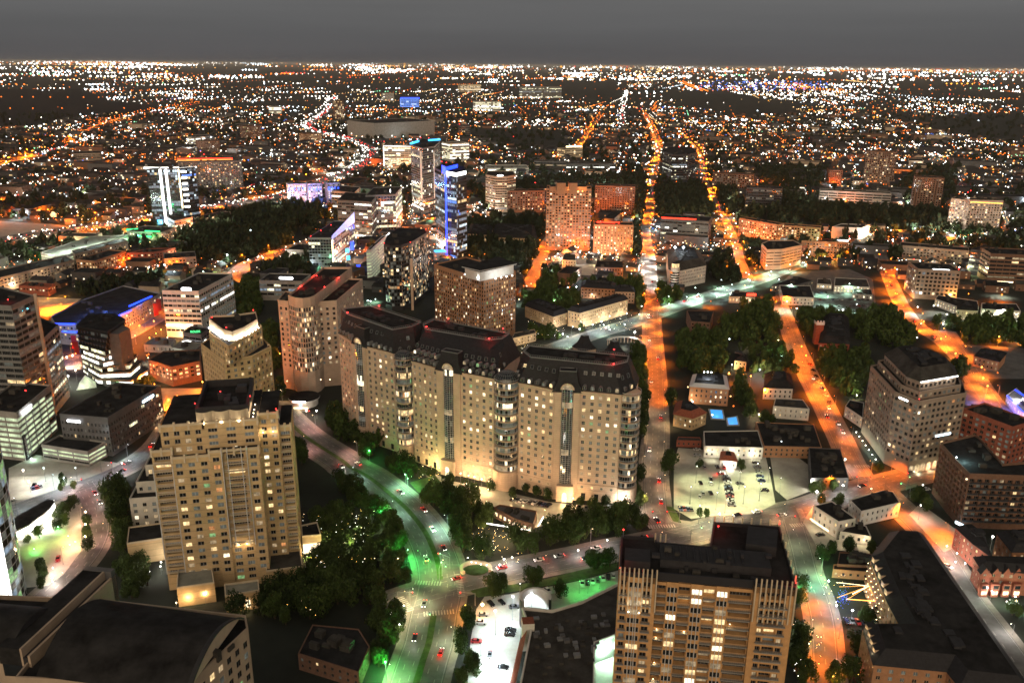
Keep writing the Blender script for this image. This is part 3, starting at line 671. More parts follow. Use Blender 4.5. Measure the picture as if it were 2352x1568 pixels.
# round windows in the base
for key in 'LMR':
 w0, w1, w2, w3 = W[key]
 for A, B in ((w0, w1), (w2, w3)):
  L = hypot(B[0] - A[0], B[1] - A[1]); ux, uy = norm(A, B); ox, oy = uy, -ux; nb = 4
  for k in range(nb):
   t = (k + .5) / nb; x, y = A[0] + ux * L * t + ox * .06, A[1] + uy * L * t + oy * .06; b = MB(); mt = pick('hotel')
   b.face([(x + ux * .75 * cos(q) , y + uy * .75 * cos(q), 7.9 + .75 * sin(q)) for q in [pi / 6 * i for i in range(12)]], mt if mt != 'glass' else 'room_faint')
   for i in range(12):
    q0, q1 = pi / 6 * i, pi / 6 * (i + 1); b.face([(x + ux * r * cos(q) + ox * .05, y + uy * r * cos(q) + oy * .05, 7.9 + r * sin(q)) for r, q in ((.75, q0), (.98, q0), (.98, q1), (.75, q1))], 'cream_trim')
   b.build('round_window', HOT)
# ground floor doors and tall openings
def opening(T, name, A, u, wd, z0, h, m, arch=False, off=.08, ang=None):
 ux, uy = ang; ox, oy = uy, -ux; b = MB(); x, y = A[0] + ux * u + ox * off, A[1] + uy * u + oy * off
 pts = [(-wd / 2, z0), (wd / 2, z0)] + ([(wd / 2 * cos(t), z0 + h - wd / 2 + wd / 2 * sin(t)) for t in [pi * i / 8 for i in range(9)]] if arch else [(wd / 2, z0 + h), (-wd / 2, z0 + h)])
 b.face([(x + ux * p, y + uy * p, z) for p, z in pts], m)
 for i in range(len(pts)):
  p, q = pts[i], pts[(i + 1) % len(pts)]; b.bar((x + ux * p[0] + ox * .05, y + uy * p[0] + oy * .05, p[1]), (x + ux * q[0] + ox * .05, y + uy * q[0] + oy * .05, q[1]), .2, 'cream_trim')
 nm = max(1, int(wd / 1.2))
 for i in range(1, nm): u_ = -wd / 2 + wd * i / nm; b.bar((x + ux * u_ + ox * .03, y + uy * u_ + oy * .03, z0), (x + ux * u_ + ox * .03, y + uy * u_ + oy * .03, z0 + h * .9), .08, 'metal_grey')
 b.build(name, T)
for key in 'LMR':
 w0, w1, w2, w3 = W[key]
 d = norm(w1, w2); Lc = hypot(w2[0] - w1[0], w2[1] - w1[1])
 opening(HOT, 'entrance', w1, Lc / 2, 2.6, .1, 5.6, 'room_white' if key != 'L' else 'glass', True, 3.6, d)
 for A, B in ((w0, w1), (w2, w3)):
  L = hypot(B[0] - A[0], B[1] - A[1]); dd = norm(A, B)
  if key == 'M' and A is w2:
   for k in range(5): opening(HOT, 'entrance', A, L * (k + .5) / 5, 2.2, .1, 4.2, 'room_warm', True, .1, dd)
  else:
   for k in range(3): opening(HOT, 'ground_window', A, L * (k + .5) / 3, 2.4, .6, 4.0, 'glass' if rnd.random() < .6 else 'room_dim', False, .1, dd)
# round glass bays with a white balcony ring at each floor and a ribbed dome
for (x, y, r, z0, zt, dome) in ((-61.5, 455.5, 5.6, 9., EZ - .5, 1), (-2.6, 419.6, 6.8, 11., EZ + .2, 1), (60.2, 405.2, 6.3, 9., EZ - .6, 0)):
 g = MB(); nf = int((zt - z0) / 3.6); fh = (zt - z0) / nf; N = 26; bs = MB(); bs.cyl(x, y, 0, z0, r + .3, 26, 'limestone'); bs.build('bay_base', HOT)
 for f in range(nf):
  z = z0 + f * fh; mm_ = pick('warm') if f < 2 else pick('resi')
  for k in range(N):
   t0, t1 = 2 * pi * k / N, 2 * pi * (k + 1) / N
   if sin((t0 + t1) / 2) > .75: continue
   m_ = mm_ if rnd.random() < .5 else pick('resi')
   A = (x + r * .86 * cos(t0), y + r * .86 * sin(t0)); B = (x + r * .86 * cos(t1), y + r * .86 * sin(t1))
   g.face([(*A, z + .3), (*B, z + .3), (*B, z + fh - .3), (*A, z + fh - .3)], m_); g.bar((*A, z + .3), (*A, z + fh - .3), .12, 'metal_grey')
 g.build('glass_bay', HOT)
 g = MB()
 for f in range(nf + 1):
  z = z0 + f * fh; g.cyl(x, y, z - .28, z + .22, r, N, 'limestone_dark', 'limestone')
  for k in range(N):
   t0, t1 = 2 * pi * k / N, 2 * pi * (k + 1) / N; A = (x + r * .99 * cos(t0), y + r * .99 * sin(t0)); B = (x + r * .99 * cos(t1), y + r * .99 * sin(t1))
   g.bar((*A, z + 1.25), (*B, z + 1.25), .13, 'metal_white'); g.bar((*A, z + .2), (*A, z + 1.25), .06, 'metal_grey')
 g.build('balcony_ring', HOT)
 if dome:
  g = MB()
  for k in range(N):
   t0, t1 = 2 * pi * k / N, 2 * pi * (k + 1) / N
   for i in range(4):
    p0, p1 = pi / 2 * i / 4, pi / 2 * (i + 1) / 4; q = lambda t, p: (x + r * .96 * cos(p) * cos(t), y + r * .96 * cos(p) * sin(t), zt + .2 + r * .72 * sin(p))
    g.face([q(t0, p0), q(t1, p0), q(t1, p1), q(t0, p1)] if i < 3 else [q(t0, p0), q(t1, p0), q(t0, p1)], 'glass'); g.bar(q(t0, p0), q(t0, p1), .1, 'metal_grey'); g.bar(q(t0, p0), q(t1, p0), .1, 'metal_grey')
  g.build('glass_dome', HOT)
def beacon(T, x, y, z, h=1.2, name='beacon', col='lamp_red', r=.3, power=160):
 b = MB(); b.cyl(x, y, z, z + h, .08, 6, 'metal_grey'); b.octa(x, y, z + h + r * .7, r, col); b.build(name, T)
 if power: point(T, 'beacon_glow', x, y, z + h + r + .5, (1, .03, .02), power, .3)
for p in ((1112, 368), (735, 300), (585, 356), (1016, 438), (1877, 512), (1875, 612), (42, 258), (258, 212)):
 x, y = G(p, RZ + 1.5, 'R2'); beacon(HOT, x, y, RZ - .2, 1.4, r=.45, power=900)
# spires of the pavilion behind
for i, (px, py) in enumerate(((1675, 440), (1880, 480))):
 x, y = G((px, py), 20, 'R2')
 T = empty('pavilion', (x, y, 0), ('low slate pavilion with a flared spire behind the hotel, left of the round drive', 'slate pavilion with a pointed cap beside the round drive')[i], 'pavilion')
 b = MB(); b.box(x, y, 0, 13, 13, 13, .5, 'limestone'); b.build('wall', T)
 b = MB(); z = 13; P0 = [(x + 7.3 * cos(.5 + pi / 4 + k * pi / 2) * 1.38, y + 7.3 * sin(.5 + pi / 4 + k * pi / 2) * 1.38) for k in range(4)]
 for f, zz in ((.55, 17), (.32, 22), (.28, 23)):
  P1 = [(x + (p[0] - x) * f / (1 if z == 13 else 1), y + (p[1] - y) * f) for p in P0] if z == 13 else [(x + (p[0] - x) * f / f0, y + (p[1] - y) * f / f0) for p in PP]
  for k in range(4): j = (k + 1) % 4; A = P0 if z == 13 else PP; b.face([(*A[k], z), (*A[j], z), (*P1[j], zz), (*P1[k], zz)], 'slate')
  z = zz; PP = P1; f0 = f
 b.face([(*p, z) for p in PP], 'metal_grey'); b.build('roof', T); occupy(P0)
# ------------------------------------------------------------ tall foreground buildings
def frame(O, deg):
 a = radians(deg); c_, s_ = cos(a), sin(a); return lambda u, q: (O[0] + c_ * u - s_ * q, O[1] + s_ * u + c_ * q)
def rect(L, u0, u1, v0, v1): return [L(u0, v0), L(u1, v0), L(u1, v1), L(u0, v1)]
def block(T, P, z0, h, wall, st, name='wall', roof='roof_dark', par=1., units=4, front=(0, 1, 3), styles={}, wl=None):
 b = MB(); P = ccw(P); wins = []
 for k in range(len(P)): facade(b, wins, P[k], P[(k + 1) % len(P)], z0, h, wall, dict(st, **styles.get(k, {})), open_=k in front)
 b.build(name, T); r = MB(); r.face([(*p, h - .02) for p in inset(P, .35)], roof); r.ring(P, h, h + par, .4, wall); rooftop(r, P, h, units, seed=int(P[0][0] * 3 + h)); r.build('roof', T)
 if wl is None: put_windows(T, wins)
 else: wl.extend(wins)
# ---- cream tower on the left
L = frame((-149., 319.5), 12.5)
T = empty('apartment_tower', (*L(25, 15), 0), 'cream stone apartment tower with uplit crown and stacked balconies, left of the boulevard', 'apartment tower')
cs = dict(bay=4.3, fh=3.45, wf=.52, hf=.56, base=7, top=1.5, pal='resi', fr='metal_white', rec=.4); ws_ = []
wl = MB()
def fc(u0, v0, u1, v1, z0, z1, st, op=True, wall='cream_stone'): facade(wl, ws_, L(u0, v0), L(u1, v1), z0, z1, wall, dict(cs, **st), op)
bal = dict(wf=.78, hf=.68, rec=1.8, pal='dark')
fc(0, 0, 8, 0, 0, 66, dict(bay=8, **bal)); fc(8, 0, 8, -.0 - 1.5, 0, 64, {}, False); fc(8, -1.5, 23, -1.5, 0, 63, dict(bay=5)); fc(23, -1.5, 23, -2.6, 0, 63, {}, False)
fc(23, -2.6, 28, -2.6, 0, 65, dict(bay=5)); fc(28, -1.2, 38, -1.2, 0, 65, dict(bay=10, wf=.7, hf=.7, rec=1.5, pal='dark', base=18), wall='cream_stone'); fc(28, -1.8, 38, -1.8, 0, 24, dict(bay=5, base=2, wf=.6))
fc(38, -2.6, 43, -2.6, 0, 65, dict(bay=5)); fc(43, -2.6, 43, 8, 0, 65, dict(bay=5)); fc(28, -2.6, 28, -1.2, 0, 65, {}, False); fc(38, -1.2, 38, -2.6, 0, 65, {}, False)
fc(0, 34, 0, 0, 0, 66, dict(bay=5, rec=.6)); fc(43, 8, 51, 8, 0, 76, dict(bay=3.9)); fc(51, 8, 51, 9.5, 0, 76, {}, False); fc(51, 9.5, 56, 9.5, 0, 69, dict(bay=5, **bal)); fc(56, 9.5, 56, 36, 0, 69, dict(bay=5))
fc(4, 2.5, 21, 2.5, 63, 76, dict(bay=4.6, base=.5)); fc(21, 2.5, 43, 2.5, 65, 76, dict(bay=7.2, base=.5, wf=.5)); fc(4, 30, 4, 2.5, 63, 76, dict(bay=5)); fc(43, 2.5, 43, 8, 65, 76, {}, False)
wl.build('wall', T)
rf = MB()
for (u0, u1, v0, v1, z) in ((0, 8, 0, 34, 65.6), (4, 43, 2.5, 40, 75.6), (43, 51, 8, 38, 75.5), (51, 56, 9.5, 36, 68.6), (8, 23, -1.5, 3, 62.6), (23, 43, -2.6, 3, 64.6)):
 P = rect(L, u0 + .02, u1 - .02, v0 + .02, v1); rf.face([(*p, z) for p in P], 'roof_dark')
rooftop(rf, rect(L, 4, 43, 3, 40), 75.6, 6, 'charcoal', 3); rf.build('roof', T)
for (u0, v0, u1, v1, z) in ((8, -1.5, 23, -1.5, 63), (23, -2.6, 43, -2.6, 65), (4, 2.5, 21, 2.5, 76), (21, 2.5, 43, 2.5, 76), (43, 8, 51, 8, 76), (0, 0, 8, 0, 66), (51, 9.5, 56, 9.5, 69)):
 A, B = L(u0, v0 + .25), L(u1, v1 + .25); pr = MB()
 n_ = max(2, int(hypot(A[0] - B[0], A[1] - B[1]) / 4.6))
 for k in range(n_):
  p, q = lerp(A, B, (k + .06) / n_), lerp(A, B, (k + .94) / n_); pr.bar((*p, z + .5), (*q, z + .5), .9, 'cream_trim')
 for k in range(n_ + 1): p = lerp(A, B, k / n_); pr.bar((*p, z - 2), (*p, z + 1.8), .8, 'cream_trim')
 pr.build('parapet', T)
put_windows(T, ws_)
# balconies: slabs with white railings and thin posts
for (u0, u1, vv, z0, z1) in ((.5, 7.5, -.1, 9, 62), (28.4, 37.6, -1.4, 21, 62), (51.4, 55.6, 9.4, 9, 64)):
 z = z0
 while z < z1:
  b = MB(); b.prism(ccw([L(u0, vv), L(u0, vv - 1.1), L(u1, vv - 1.1), L(u1, vv)]), z, z + .22, 'cream_trim')
  bo = b.build('balcony', T); b = MB(); b.bar((*L(u0, vv - 1.05), z + 1.15), (*L(u1, vv - 1.05), z + 1.15), .1, 'metal_white')
  for k in range(int((u1 - u0) / .7) + 1): p = L(u0 + k * .7, vv - 1.05); b.bar((*p, z + .2), (*p, z + 1.15), .05, 'metal_white')
  b.build('railing', bo, origin=T.location); z += 3.45
for u in (27.9, 30.2, 35.8, 38.1, .2, 7.8): b = MB(); b.bar((*L(u, -3.0 if u > 20 else -1.3), 20 if u > 20 else 9), (*L(u, -3.0 if u > 20 else -1.3), 67 if u > 20 else 60), .3, 'metal_white'); b.build('post', T)
# crown: scalloped drum walls lit from below, dark plant screen behind
cw = MB(); dk = MB()
for k in range(3):
 u0, u1 = 18.5 + k * 7, 24.5 + k * 7
 pts = [(u0 + (u1 - u0) * t / 6, 4.2 - 1.3 * sin(pi * t / 6) + .0) for t in range(7)]
 for t in range(6): A, B = L(*pts[t]), L(*pts[t + 1]); cw.face([(*A, 75.6), (*B, 75.6), (*B, 81), (*A, 81)], 'cream_trim')
 A, B = L(u1, 4.4), L(u1 + 1, 4.4); cw.face([(*A, 75.6), (*B, 75.6), (*B, 81), (*A, 81)], 'cream_trim')
 b = MB(); x, y = L((u0 + u1) / 2, 2.2); b.octa(x, y, 76.3, .32, 'lamp_warm'); b.build('crown_lamp', T); point(T, 'crown_light', x, y, 76.7, (1, .78, .5), 260, .3)
for (A, B) in (((39.5, 4.4), (39.5, 36)), ((18.5, 36), (18.5, 4.4))): A, B = L(*A), L(*B); cw.face([(*A, 75.6), (*B, 75.6), (*B, 81), (*A, 81)], 'cream_trim')
cw.build('crown_wall', T)
P = rect(L, 18.3, 39.7, 4.6, 38); dk.ring(ccw(P), 79.5, 82.6, 1.2, 'charcoal'); dk.face([(*p, 79.6) for p in P], 'roof_dark'); rooftop(dk, P, 79.6, 12, 'steel_dark', 5); dk.build('plant_screen', T)
for u, q in ((41, 6), (41, 10), (41, 14), (41, 20), (17, 4)): x, y = L(u, q); b = MB(); b.octa(x, y, 76.4, .3, 'lamp_warm'); b.build('crown_lamp', T); point(T, 'crown_light', x, y, 77, (1, .78, .5), 130, .3)
for u, q, z in ((40, 12, 82.6), (18, 8, 82.6), (50.5, 9, 77), (27, 20, 82.6)): x, y = L(u, q); beacon(T, x, y, z, .8, r=.3, power=100)
for u in (44.5, 48.7): x, y = L(u, 7.3); b = MB(); b.octa(x, y, 68.3, .28, 'lamp_warm'); b.build('wall_lamp', T); point(T, 'wall_light', x, y - .4, 68.2, (1, .68, .35), 260, .3)
for u in (31., 34.5): x, y = L(u, -2.7); b = MB(); b.octa(x, y, 20.6, .3, 'lamp_warm'); b.build('wall_lamp', T); point(T, 'wall_light', x, y - .5, 20.3, (1, .7, .35), 220, .3)
# low stone wings and canopies around the foot
for (P, h, rfm, lab) in (([('C2', 540, 925), ('C2', 935, 870), ('C2', 900, 665), ('C2', 555, 720)], 9, 'roof_pale', 0), ([('C2', 1045, 1010), ('C2', 1405, 950), ('C2', 1395, 840), ('C2', 1040, 890)], 8, 'roof_pale', 1),
      ([('C2', 20, 462), ('C2', 425, 400), ('C2', 410, 240), ('C2', 40, 290)], 11, 'roof_dark', 0), ([('C2', 1850, 385), ('C2', 2050, 370), ('C2', 2010, 235), ('C2', 1840, 270)], 9, 'roof_dark', 1),
      ([('C2', 1475, 750), ('C2', 1860, 700), ('C2', 1820, 470), ('C2', 1450, 500)], 7, 'roof_grey', 0)):
 W4 = ccw([G(p[1:], h, p[0]) for p in P]); b = MB(); b.prism(W4, 0, h, 'cream_stone', rfm); b.ring(W4, h, h + .7, .4, 'cream_trim'); b.build('podium', T); occupy(W4, 1)
for (p, z, sz, m, pw) in ((('C2', 685, 990), 4, (7, 3.4), 'screen_glow', 900), (('C2', 1240, 1085), 3, (5.5, 3.6), 'screen_glow', 900), (('C2', 1120, 1110), 2.5, (2.5, 2.6), 'room_orange', 0), (('C2', 1355, 1060), 2.5, (2.5, 2.6), 'room_orange', 0), (('C2', 1955, 500), 4, (8, 5), 'screen_glow', 1500)):
 x, y = G(p[1:], z, p[0]); b = MB(); q = radians(12.5); ux, uy = cos(q), sin(q); b.face([(x - ux * sz[0] / 2, y - uy * sz[0] / 2, z - sz[1] / 2), (x + ux * sz[0] / 2, y + uy * sz[0] / 2, z - sz[1] / 2), (x + ux * sz[0] / 2, y + uy * sz[0] / 2, z + sz[1] / 2), (x - ux * sz[0] / 2, y - uy * sz[0] / 2, z + sz[1] / 2)], m); b.build('lobby_window', T)
 if pw: point(T, 'lobby_light', x, y - 3, z, (1, .66, .3), pw, 1)
occupy(rect(L, -2, 58, -4, 40), 1)
# stepped garden wing left of the tower
L2 = frame(G((170, 1400), 22, 'C1'), 10)
T = empty('terraced_wing', (*L2(8, 8), 0), 'pale stepped low-rise with roof terraces tucked left of the cream tower', 'apartment house')
w2 = []
for (u0, u1, v0, v1, z0, h) in ((0, 22, 0, 30, 0, 20), (2, 22, 7, 30, 20, 25), (5, 22, 15, 30, 25, 30)): block(T, rect(L2, u0, u1, v0, v1), z0, h, 'white_wall', dict(bay=4.4, fh=3.6, base=2 if z0 == 0 else .3, pal='resi', wf=.4), wl=w2, units=3)
put_windows(T, w2); occupy(rect(L2, -1, 23, -1, 31), 2)
# ---- corner tower, bottom right
L = frame((31.9, 215.2), -7.9)
T = empty('corner_tower', (*L(25, 15), 0), 'tan brick high-rise with black roof, uplit fins and stacked balconies at the bottom edge', 'apartment tower')
wl = MB(); ws_ = []; FR = 50.2; Z1 = 78.4
cols = [(0, .5, 'w'), (.5, 3.0, 'n'), (3.0, 5.6, 'b'), (5.6, 8.2, 'n'), (8.2, 10.7, 'w'),
  (10.7, 14., 'B'), (14., 17.4, 'b'), (17.4, 21., 'B'), (21., 24.6, 'b'), (24.6, 28.2, 'B2'), (28.2, 31.8, 'b'), (31.8, 38.6, 'B'),
  (38.6, 40.3, 'w'), (40.3, 42.3, 'n'), (42.3, 46.0, 'B'), (46.0, 48.2, 'n'), (48.2, FR, 'w')]
cols = [(0, .5, 'w'), (.5, 2.6, 'n'), (2.6, 6.9, 'b'), (6.9, 9.6, 'n'), (9.6, 10.9, 'w')] + cols[5:]
for (u0, u1, t) in cols:
 pav = u1 <= 10.95 or u0 >= 38.5; vv = 0 if pav else 1.4; zt = Z1 if pav else Z1 - 1.5
 if t == 'w': fc = dict(); facade(wl, ws_, L(u0, vv), L(u1, vv), 0, zt, 'tan_brick', {}, False); continue
 st = dict(n=dict(wf=.72, hf=.7, rec=1.2, pal='dark'), b=dict(wf=.84, hf=.62, rec=.25, pal='warm', fr='metal_white'), B=dict(wf=.9, hf=.74, rec=2.0, pal='dark'), B2=dict(wf=.9, hf=.7, rec=1.5, pal='warm'))[t]
 if t == 'b': vv -= .5; facade(wl, ws_, L(u0, vv + .5), L(u0, vv), 0, zt, 'tan_brick', {}, False); facade(wl, ws_, L(u1, vv), L(u1, vv + .5), 0, zt, 'tan_brick', {}, False)
 facade(wl, ws_, L(u0, vv), L(u1, vv), 0, zt, 'tan_brick', dict(bay=u1 - u0, fh=3.1, base=4, top=1.2, **st))
for u in (10.9, 38.6): facade(wl, ws_, L(u, 0 if u < 20 else 1.4), L(u, 1.4 if u < 20 else 0), 0, Z1, 'tan_brick', {}, False)
facade(wl, ws_, L(FR, 0), L(FR, 35), 0, Z1, 'tan_brick', dict(bay=4, fh=3.1, base=4, wf=.6, rec=.8)); facade(wl, ws_, L(0, 20), L(0, 0), 0, Z1, 'tan_brick', dict(bay=4, fh=3.1, wf=.6, rec=.8, base=4))
wl.build('wall', T); put_windows(T, ws_)
PF = ccw([L(0, 0), L(10.9, 0), L(10.9, 1.4), L(38.6, 1.4), L(38.6, 0), L(FR, 0), (86.9, 242.), (66.1, 244.7), (61.6, 229.8), (45.7, 232.), (45.7, 234.6), (35., 235.9)])
rf = MB(); rf.face([(*p, Z1 - .1) for p in PF], 'roof_dark'); rf.ring(PF, Z1 - 2, Z1 + 1.0, .5, 'steel_dark')
rf.prism(ccw([L(12, 6), L(44, 6), L(44, 15), L(12, 15)]), Z1 - .1, Z1 + 2.6, 'charcoal'); rf.prism(ccw([L(38, 18), L(47, 17), L(49, 28), L(40, 29)]), Z1 - .1, Z1 + 3.2, 'charcoal')
rf.prism(ccw([L(1.5, 4), L(9, 4), L(9, 11), L(1.5, 11)]), Z1 - .1, Z1 + 2.6, 'charcoal')
r_ = random.Random(4)
for k in range(26):
 u, q = r_.uniform(10, 45), r_.uniform(3, 18); x, y = L(u, q); rf.box(x, y, Z1 + (2.6 if 6 < q < 15 else -.1), r_.uniform(.8, 2.4), r_.uniform(.8, 2), r_.uniform(.6, 1.5), -.14, r_.choice(('steel_dark', 'roof_grey', 'charcoal')))
for k in range(12): x, y = L(39 + .4 * k, 20 + k * .4); rf.bar((*L(14 + k * 2, 7), Z1 + 2.9), (*L(14 + k * 2, 14), Z1 + 2.9), .25, 'steel_dark')
rf.build('roof', T)
for (x, y) in [L(.4, -.4)] + [L(u, -.4) for u in (1.6, 3, 4.4, 5.7, 7, 8.2, 9.5, 10.9)] + [L(u, -.4) for u in (38.9, 40.4, 41.8, 43.2, 44.6, 46, 47.4, 48.8, 50.1)] + [L(50.3, q) for q in (3, 7, 11, 16, 21, 26)] + [lerp((66.5, 244.9), (86.7, 242.3), k / 7) for k in range(8)] + [L(14 - k, 20) for k in (0, 1.6, 3.2)]:
 b = MB(); b.bar((x, y, 67 if y < 216 else Z1 - 1), (x, y, Z1 + 3), .38, 'cream_trim'); b.build('fin', T)
for ux in (1.6, 4.4, 7., 9.5): b = MB(); b.prism(ccw([L(ux - .25, -.6), L(ux + .25, -.6), L(ux + .25, 0), L(ux - .25, 0)]), 67, Z1 + .6, 'cream_trim'); b.build('fin', T)
for u in (3.3, 6.4): # uplights on the left fins
 x, y = L(u, -1.5); b = MB(); b.octa(x, y, 67.2, .28, 'lamp_warm'); b.build('wall_lamp', T); point(T, 'fin_light', x, y + .2, 67.8, (1, .85, .6), 420, .25, spot=radians(60), aim=(x + .1, y + 1.0, 76))
z = 8.
zs_ = []
while z < 74: zs_.append(z); z += (Z1 - 1.2 - 4) / 24.
for z in zs_:
 for (u0, u1) in ((.3, 2.7), (7., 9.7), (10.9, 14), (17.4, 21), (24.6, 28.2), (31.8, 38.5), (40.3, 42.3), (42.4, 46.1), (46.1, 48.3)):
  pav = u0 < 10 or u0 > 39; vv = -.1 if pav else 1.3
  b = MB(); b.prism(ccw([L(u0, vv), L(u0, vv - .9), L(u1, vv - .9), L(u1, vv)]), z, z + .2, 'concrete')
  bo = b.build('balcony', T); b = MB(); b.bar((*L(u0, vv - .88), z + 1.1), (*L(u1, vv - .88), z + 1.1), .07, 'metal_grey')
  for k in range(int((u1 - u0) / .6) + 1): p = L(u0 + k * .6, vv - .88); b.bar((*p, z + .2), (*p, z + 1.1), .035, 'steel_dark')
  b.build('railing', bo, origin=T.location)
for u in (3.9, 4.9, 5.6, 15.1, 16.3, 22.2, 23.4, 29.4, 30.6): b = MB(); vv = -.75 if u < 10 else .65; b.bar((*L(u, vv), 4), (*L(u, vv), Z1 - 3), .16, 'metal_white'); b.build('white_pipe', T)
for k, (u, z) in enumerate(((12, 60), (12, 57), (20, 60), (12, 42), (12, 36), (12, 30), (19, 32), (26, 33), (33, 39), (12, 48), (19, 26), (26, 28), (33, 64))):
 x, y = L(u, 1.0); b = MB(); b.octa(x, y, z + .4, .16, 'lamp_warm'); b.build('balcony_lamp', T); point(T, 'balcony_light', x, y - .1, z + .3, (1, .7, .35), 28, .15)
for (u, q, z) in ((.3, 1, Z1 + 1), (FR, 1, Z1 + 1)): x, y = L(u, q); beacon(T, x, y, z, .6, r=.3, power=220)
beacon(T, 66.5, 240, Z1 + 1, .8, r=.28, power=260); beacon(T, 35.5, 235, Z1 + .8, 2.4, r=.3, power=90); beacon(T, 86.5, 241.5, Z1 + 1, 1, r=.22, power=40)
occupy(PF, 2)
# ---- vaulted roof building, bottom left
T = empty('vaulted_building', (-110, 195, 0), 'stone building with a huge black barrel-vaulted roof and lit sign in the bottom left corner', 'office building')
wl = MB(); ws_ = []; zE = 66.
def at(p, z, k): return G(p, z, k)
A0 = at((250, 1500), zE, 'R4'); A1 = at((1265, 1640), zE, 'R4'); A2 = at((1650, 1105), zE, 'R4'); A3 = at((720, 975), zE, 'R4')
E1 = at((1300, 1590), zE - 2, 'R4'); E2 = at((1712, 1195), zE - 2, 'R4')
B = MB(); N = 16
def arc3(P, Q, rise, n): return [(P[0] + (Q[0] - P[0]) * t / n, P[1] + (Q[1] - P[1]) * t / n, zE + rise * sin(pi * t / n) ** .8) for t in range(n + 1)]
S0, S1 = arc3(A0, A3, 6.5, N), arc3(A1, A2, 6.5, N)
for k in range(N): B.face([S0[k], S1[k], S1[k + 1], S0[k + 1]], 'roof_dark')
B.build('vaulted_roof', T, smooth=True)
b = MB(); b.face(S1 + [], 'cream_trim')
for k in range(N): # proud rim of the gable
 q = [(p[0] + 1.2, p[1], p[2]) for p in (S1[k], S1[k + 1])]; b.face([S1[k], q[0], q[1], S1[k + 1]], 'charcoal'); b.bar(q[0], q[1], .45, 'charcoal')
b.build('gable_wall', T)
D1_, D2_ = E1, E2; LF = (A0[0] - 24, A0[1] + 4)
body = ccw([(-157, 198.4), (A0[0] - 6, 196.9), (A0[0] - 5.9, A0[1] + .3), A0, (E1[0] - 2, E1[1] - .2), D1_, D2_, (A2[0] + 1, A2[1] + 2.5), (A3[0], A3[1] + 1), (A3[0] - 34, A3[1] + 3)])
for k in range(len(body)):
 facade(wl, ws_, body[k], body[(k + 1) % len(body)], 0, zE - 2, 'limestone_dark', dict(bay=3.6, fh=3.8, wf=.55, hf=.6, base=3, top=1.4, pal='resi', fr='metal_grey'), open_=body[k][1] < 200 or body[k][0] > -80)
wl.build('wall', T); put_windows(T, ws_)
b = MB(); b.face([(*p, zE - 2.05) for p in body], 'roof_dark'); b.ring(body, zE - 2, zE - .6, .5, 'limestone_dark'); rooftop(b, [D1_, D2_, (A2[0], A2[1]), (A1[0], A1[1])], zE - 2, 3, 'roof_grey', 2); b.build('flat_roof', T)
# stepped stone spine crossing the vault, left vault, flat-topped stair head
spn = MB()
x0, y0 = at((190, 1290), zE + 5, 'R4'); x1, y1 = at((785, 735), zE + 5, 'R4')
ux, uy = norm((x0, y0), (x1, y1)); px_, py_ = -uy, ux; Lg = hypot(x1 - x0, y1 - y0)
for (o0, o1, z, m) in ((0, .7, zE + 1.6, 'limestone_dark'), (.7, 2.2, zE + .8, 'charcoal'), (2.2, 2.8, zE + 3.6, 'limestone_dark'), (2.8, 9.5, zE + 3.4, 'roof_dark')):  # charcoal step: shade on the pale stone is put into the colour
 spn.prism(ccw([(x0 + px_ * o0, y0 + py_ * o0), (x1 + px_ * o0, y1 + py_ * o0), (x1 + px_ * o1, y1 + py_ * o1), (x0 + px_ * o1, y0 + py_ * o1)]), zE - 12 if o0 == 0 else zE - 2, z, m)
spn.prism(ccw([(x1 + ux * .0, y1), (x1 + px_ * 9.5, y1 + py_ * 9.5), (x1 + px_ * 9.5 - ux * 2, y1 + py_ * 9.5 - uy * 2), (x1 - ux * 2, y1 - uy * 2)]), 0, zE + 3.7, 'concrete_dark')  # stone end pier; its weak light is put into this darker colour
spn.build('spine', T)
b = MB(); V0 = [(x0 + px_ * 9 - 6, y0 + 3), (x0 + px_ * 9 - 6 + ux * 20, y0 + 3 + uy * 20)]
W0, W1 = (x0 + px_ * 7, y0 + py_ * 7), (x0 + px_ * 7 + ux * 22, y0 + py_ * 7 + uy * 22)
S0 = arc3((W0[0] - 26, W0[1] + 3), (W1[0] - 26, W1[1] + 3), 5.5, N); S1 = arc3(W0, W1, 5.5, N)
for k in range(N): b.face([S0[k], S1[k], S1[k + 1], S0[k + 1]], 'roof_dark')
b.face(S1, 'charcoal'); b.build('vaulted_roof', T, smooth=True)
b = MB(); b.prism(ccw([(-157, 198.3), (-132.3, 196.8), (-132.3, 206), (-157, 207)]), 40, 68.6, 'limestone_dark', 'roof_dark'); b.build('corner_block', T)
sx_, sy_ = -137.6, 196.9; b = MB(); b.box(sx_, sy_ + .1, 56, 7.6, .3, 11, -.06, 'glass'); b.build('glazing', T)
signbox(T, sx_, sy_ - .3, 61.6, -.06, 6.6, 1.9, 'sign_white'); point(T, 'sign_light', sx_, sy_ - 1.4, 62.5, (.8, .92, 1), 120, 1)
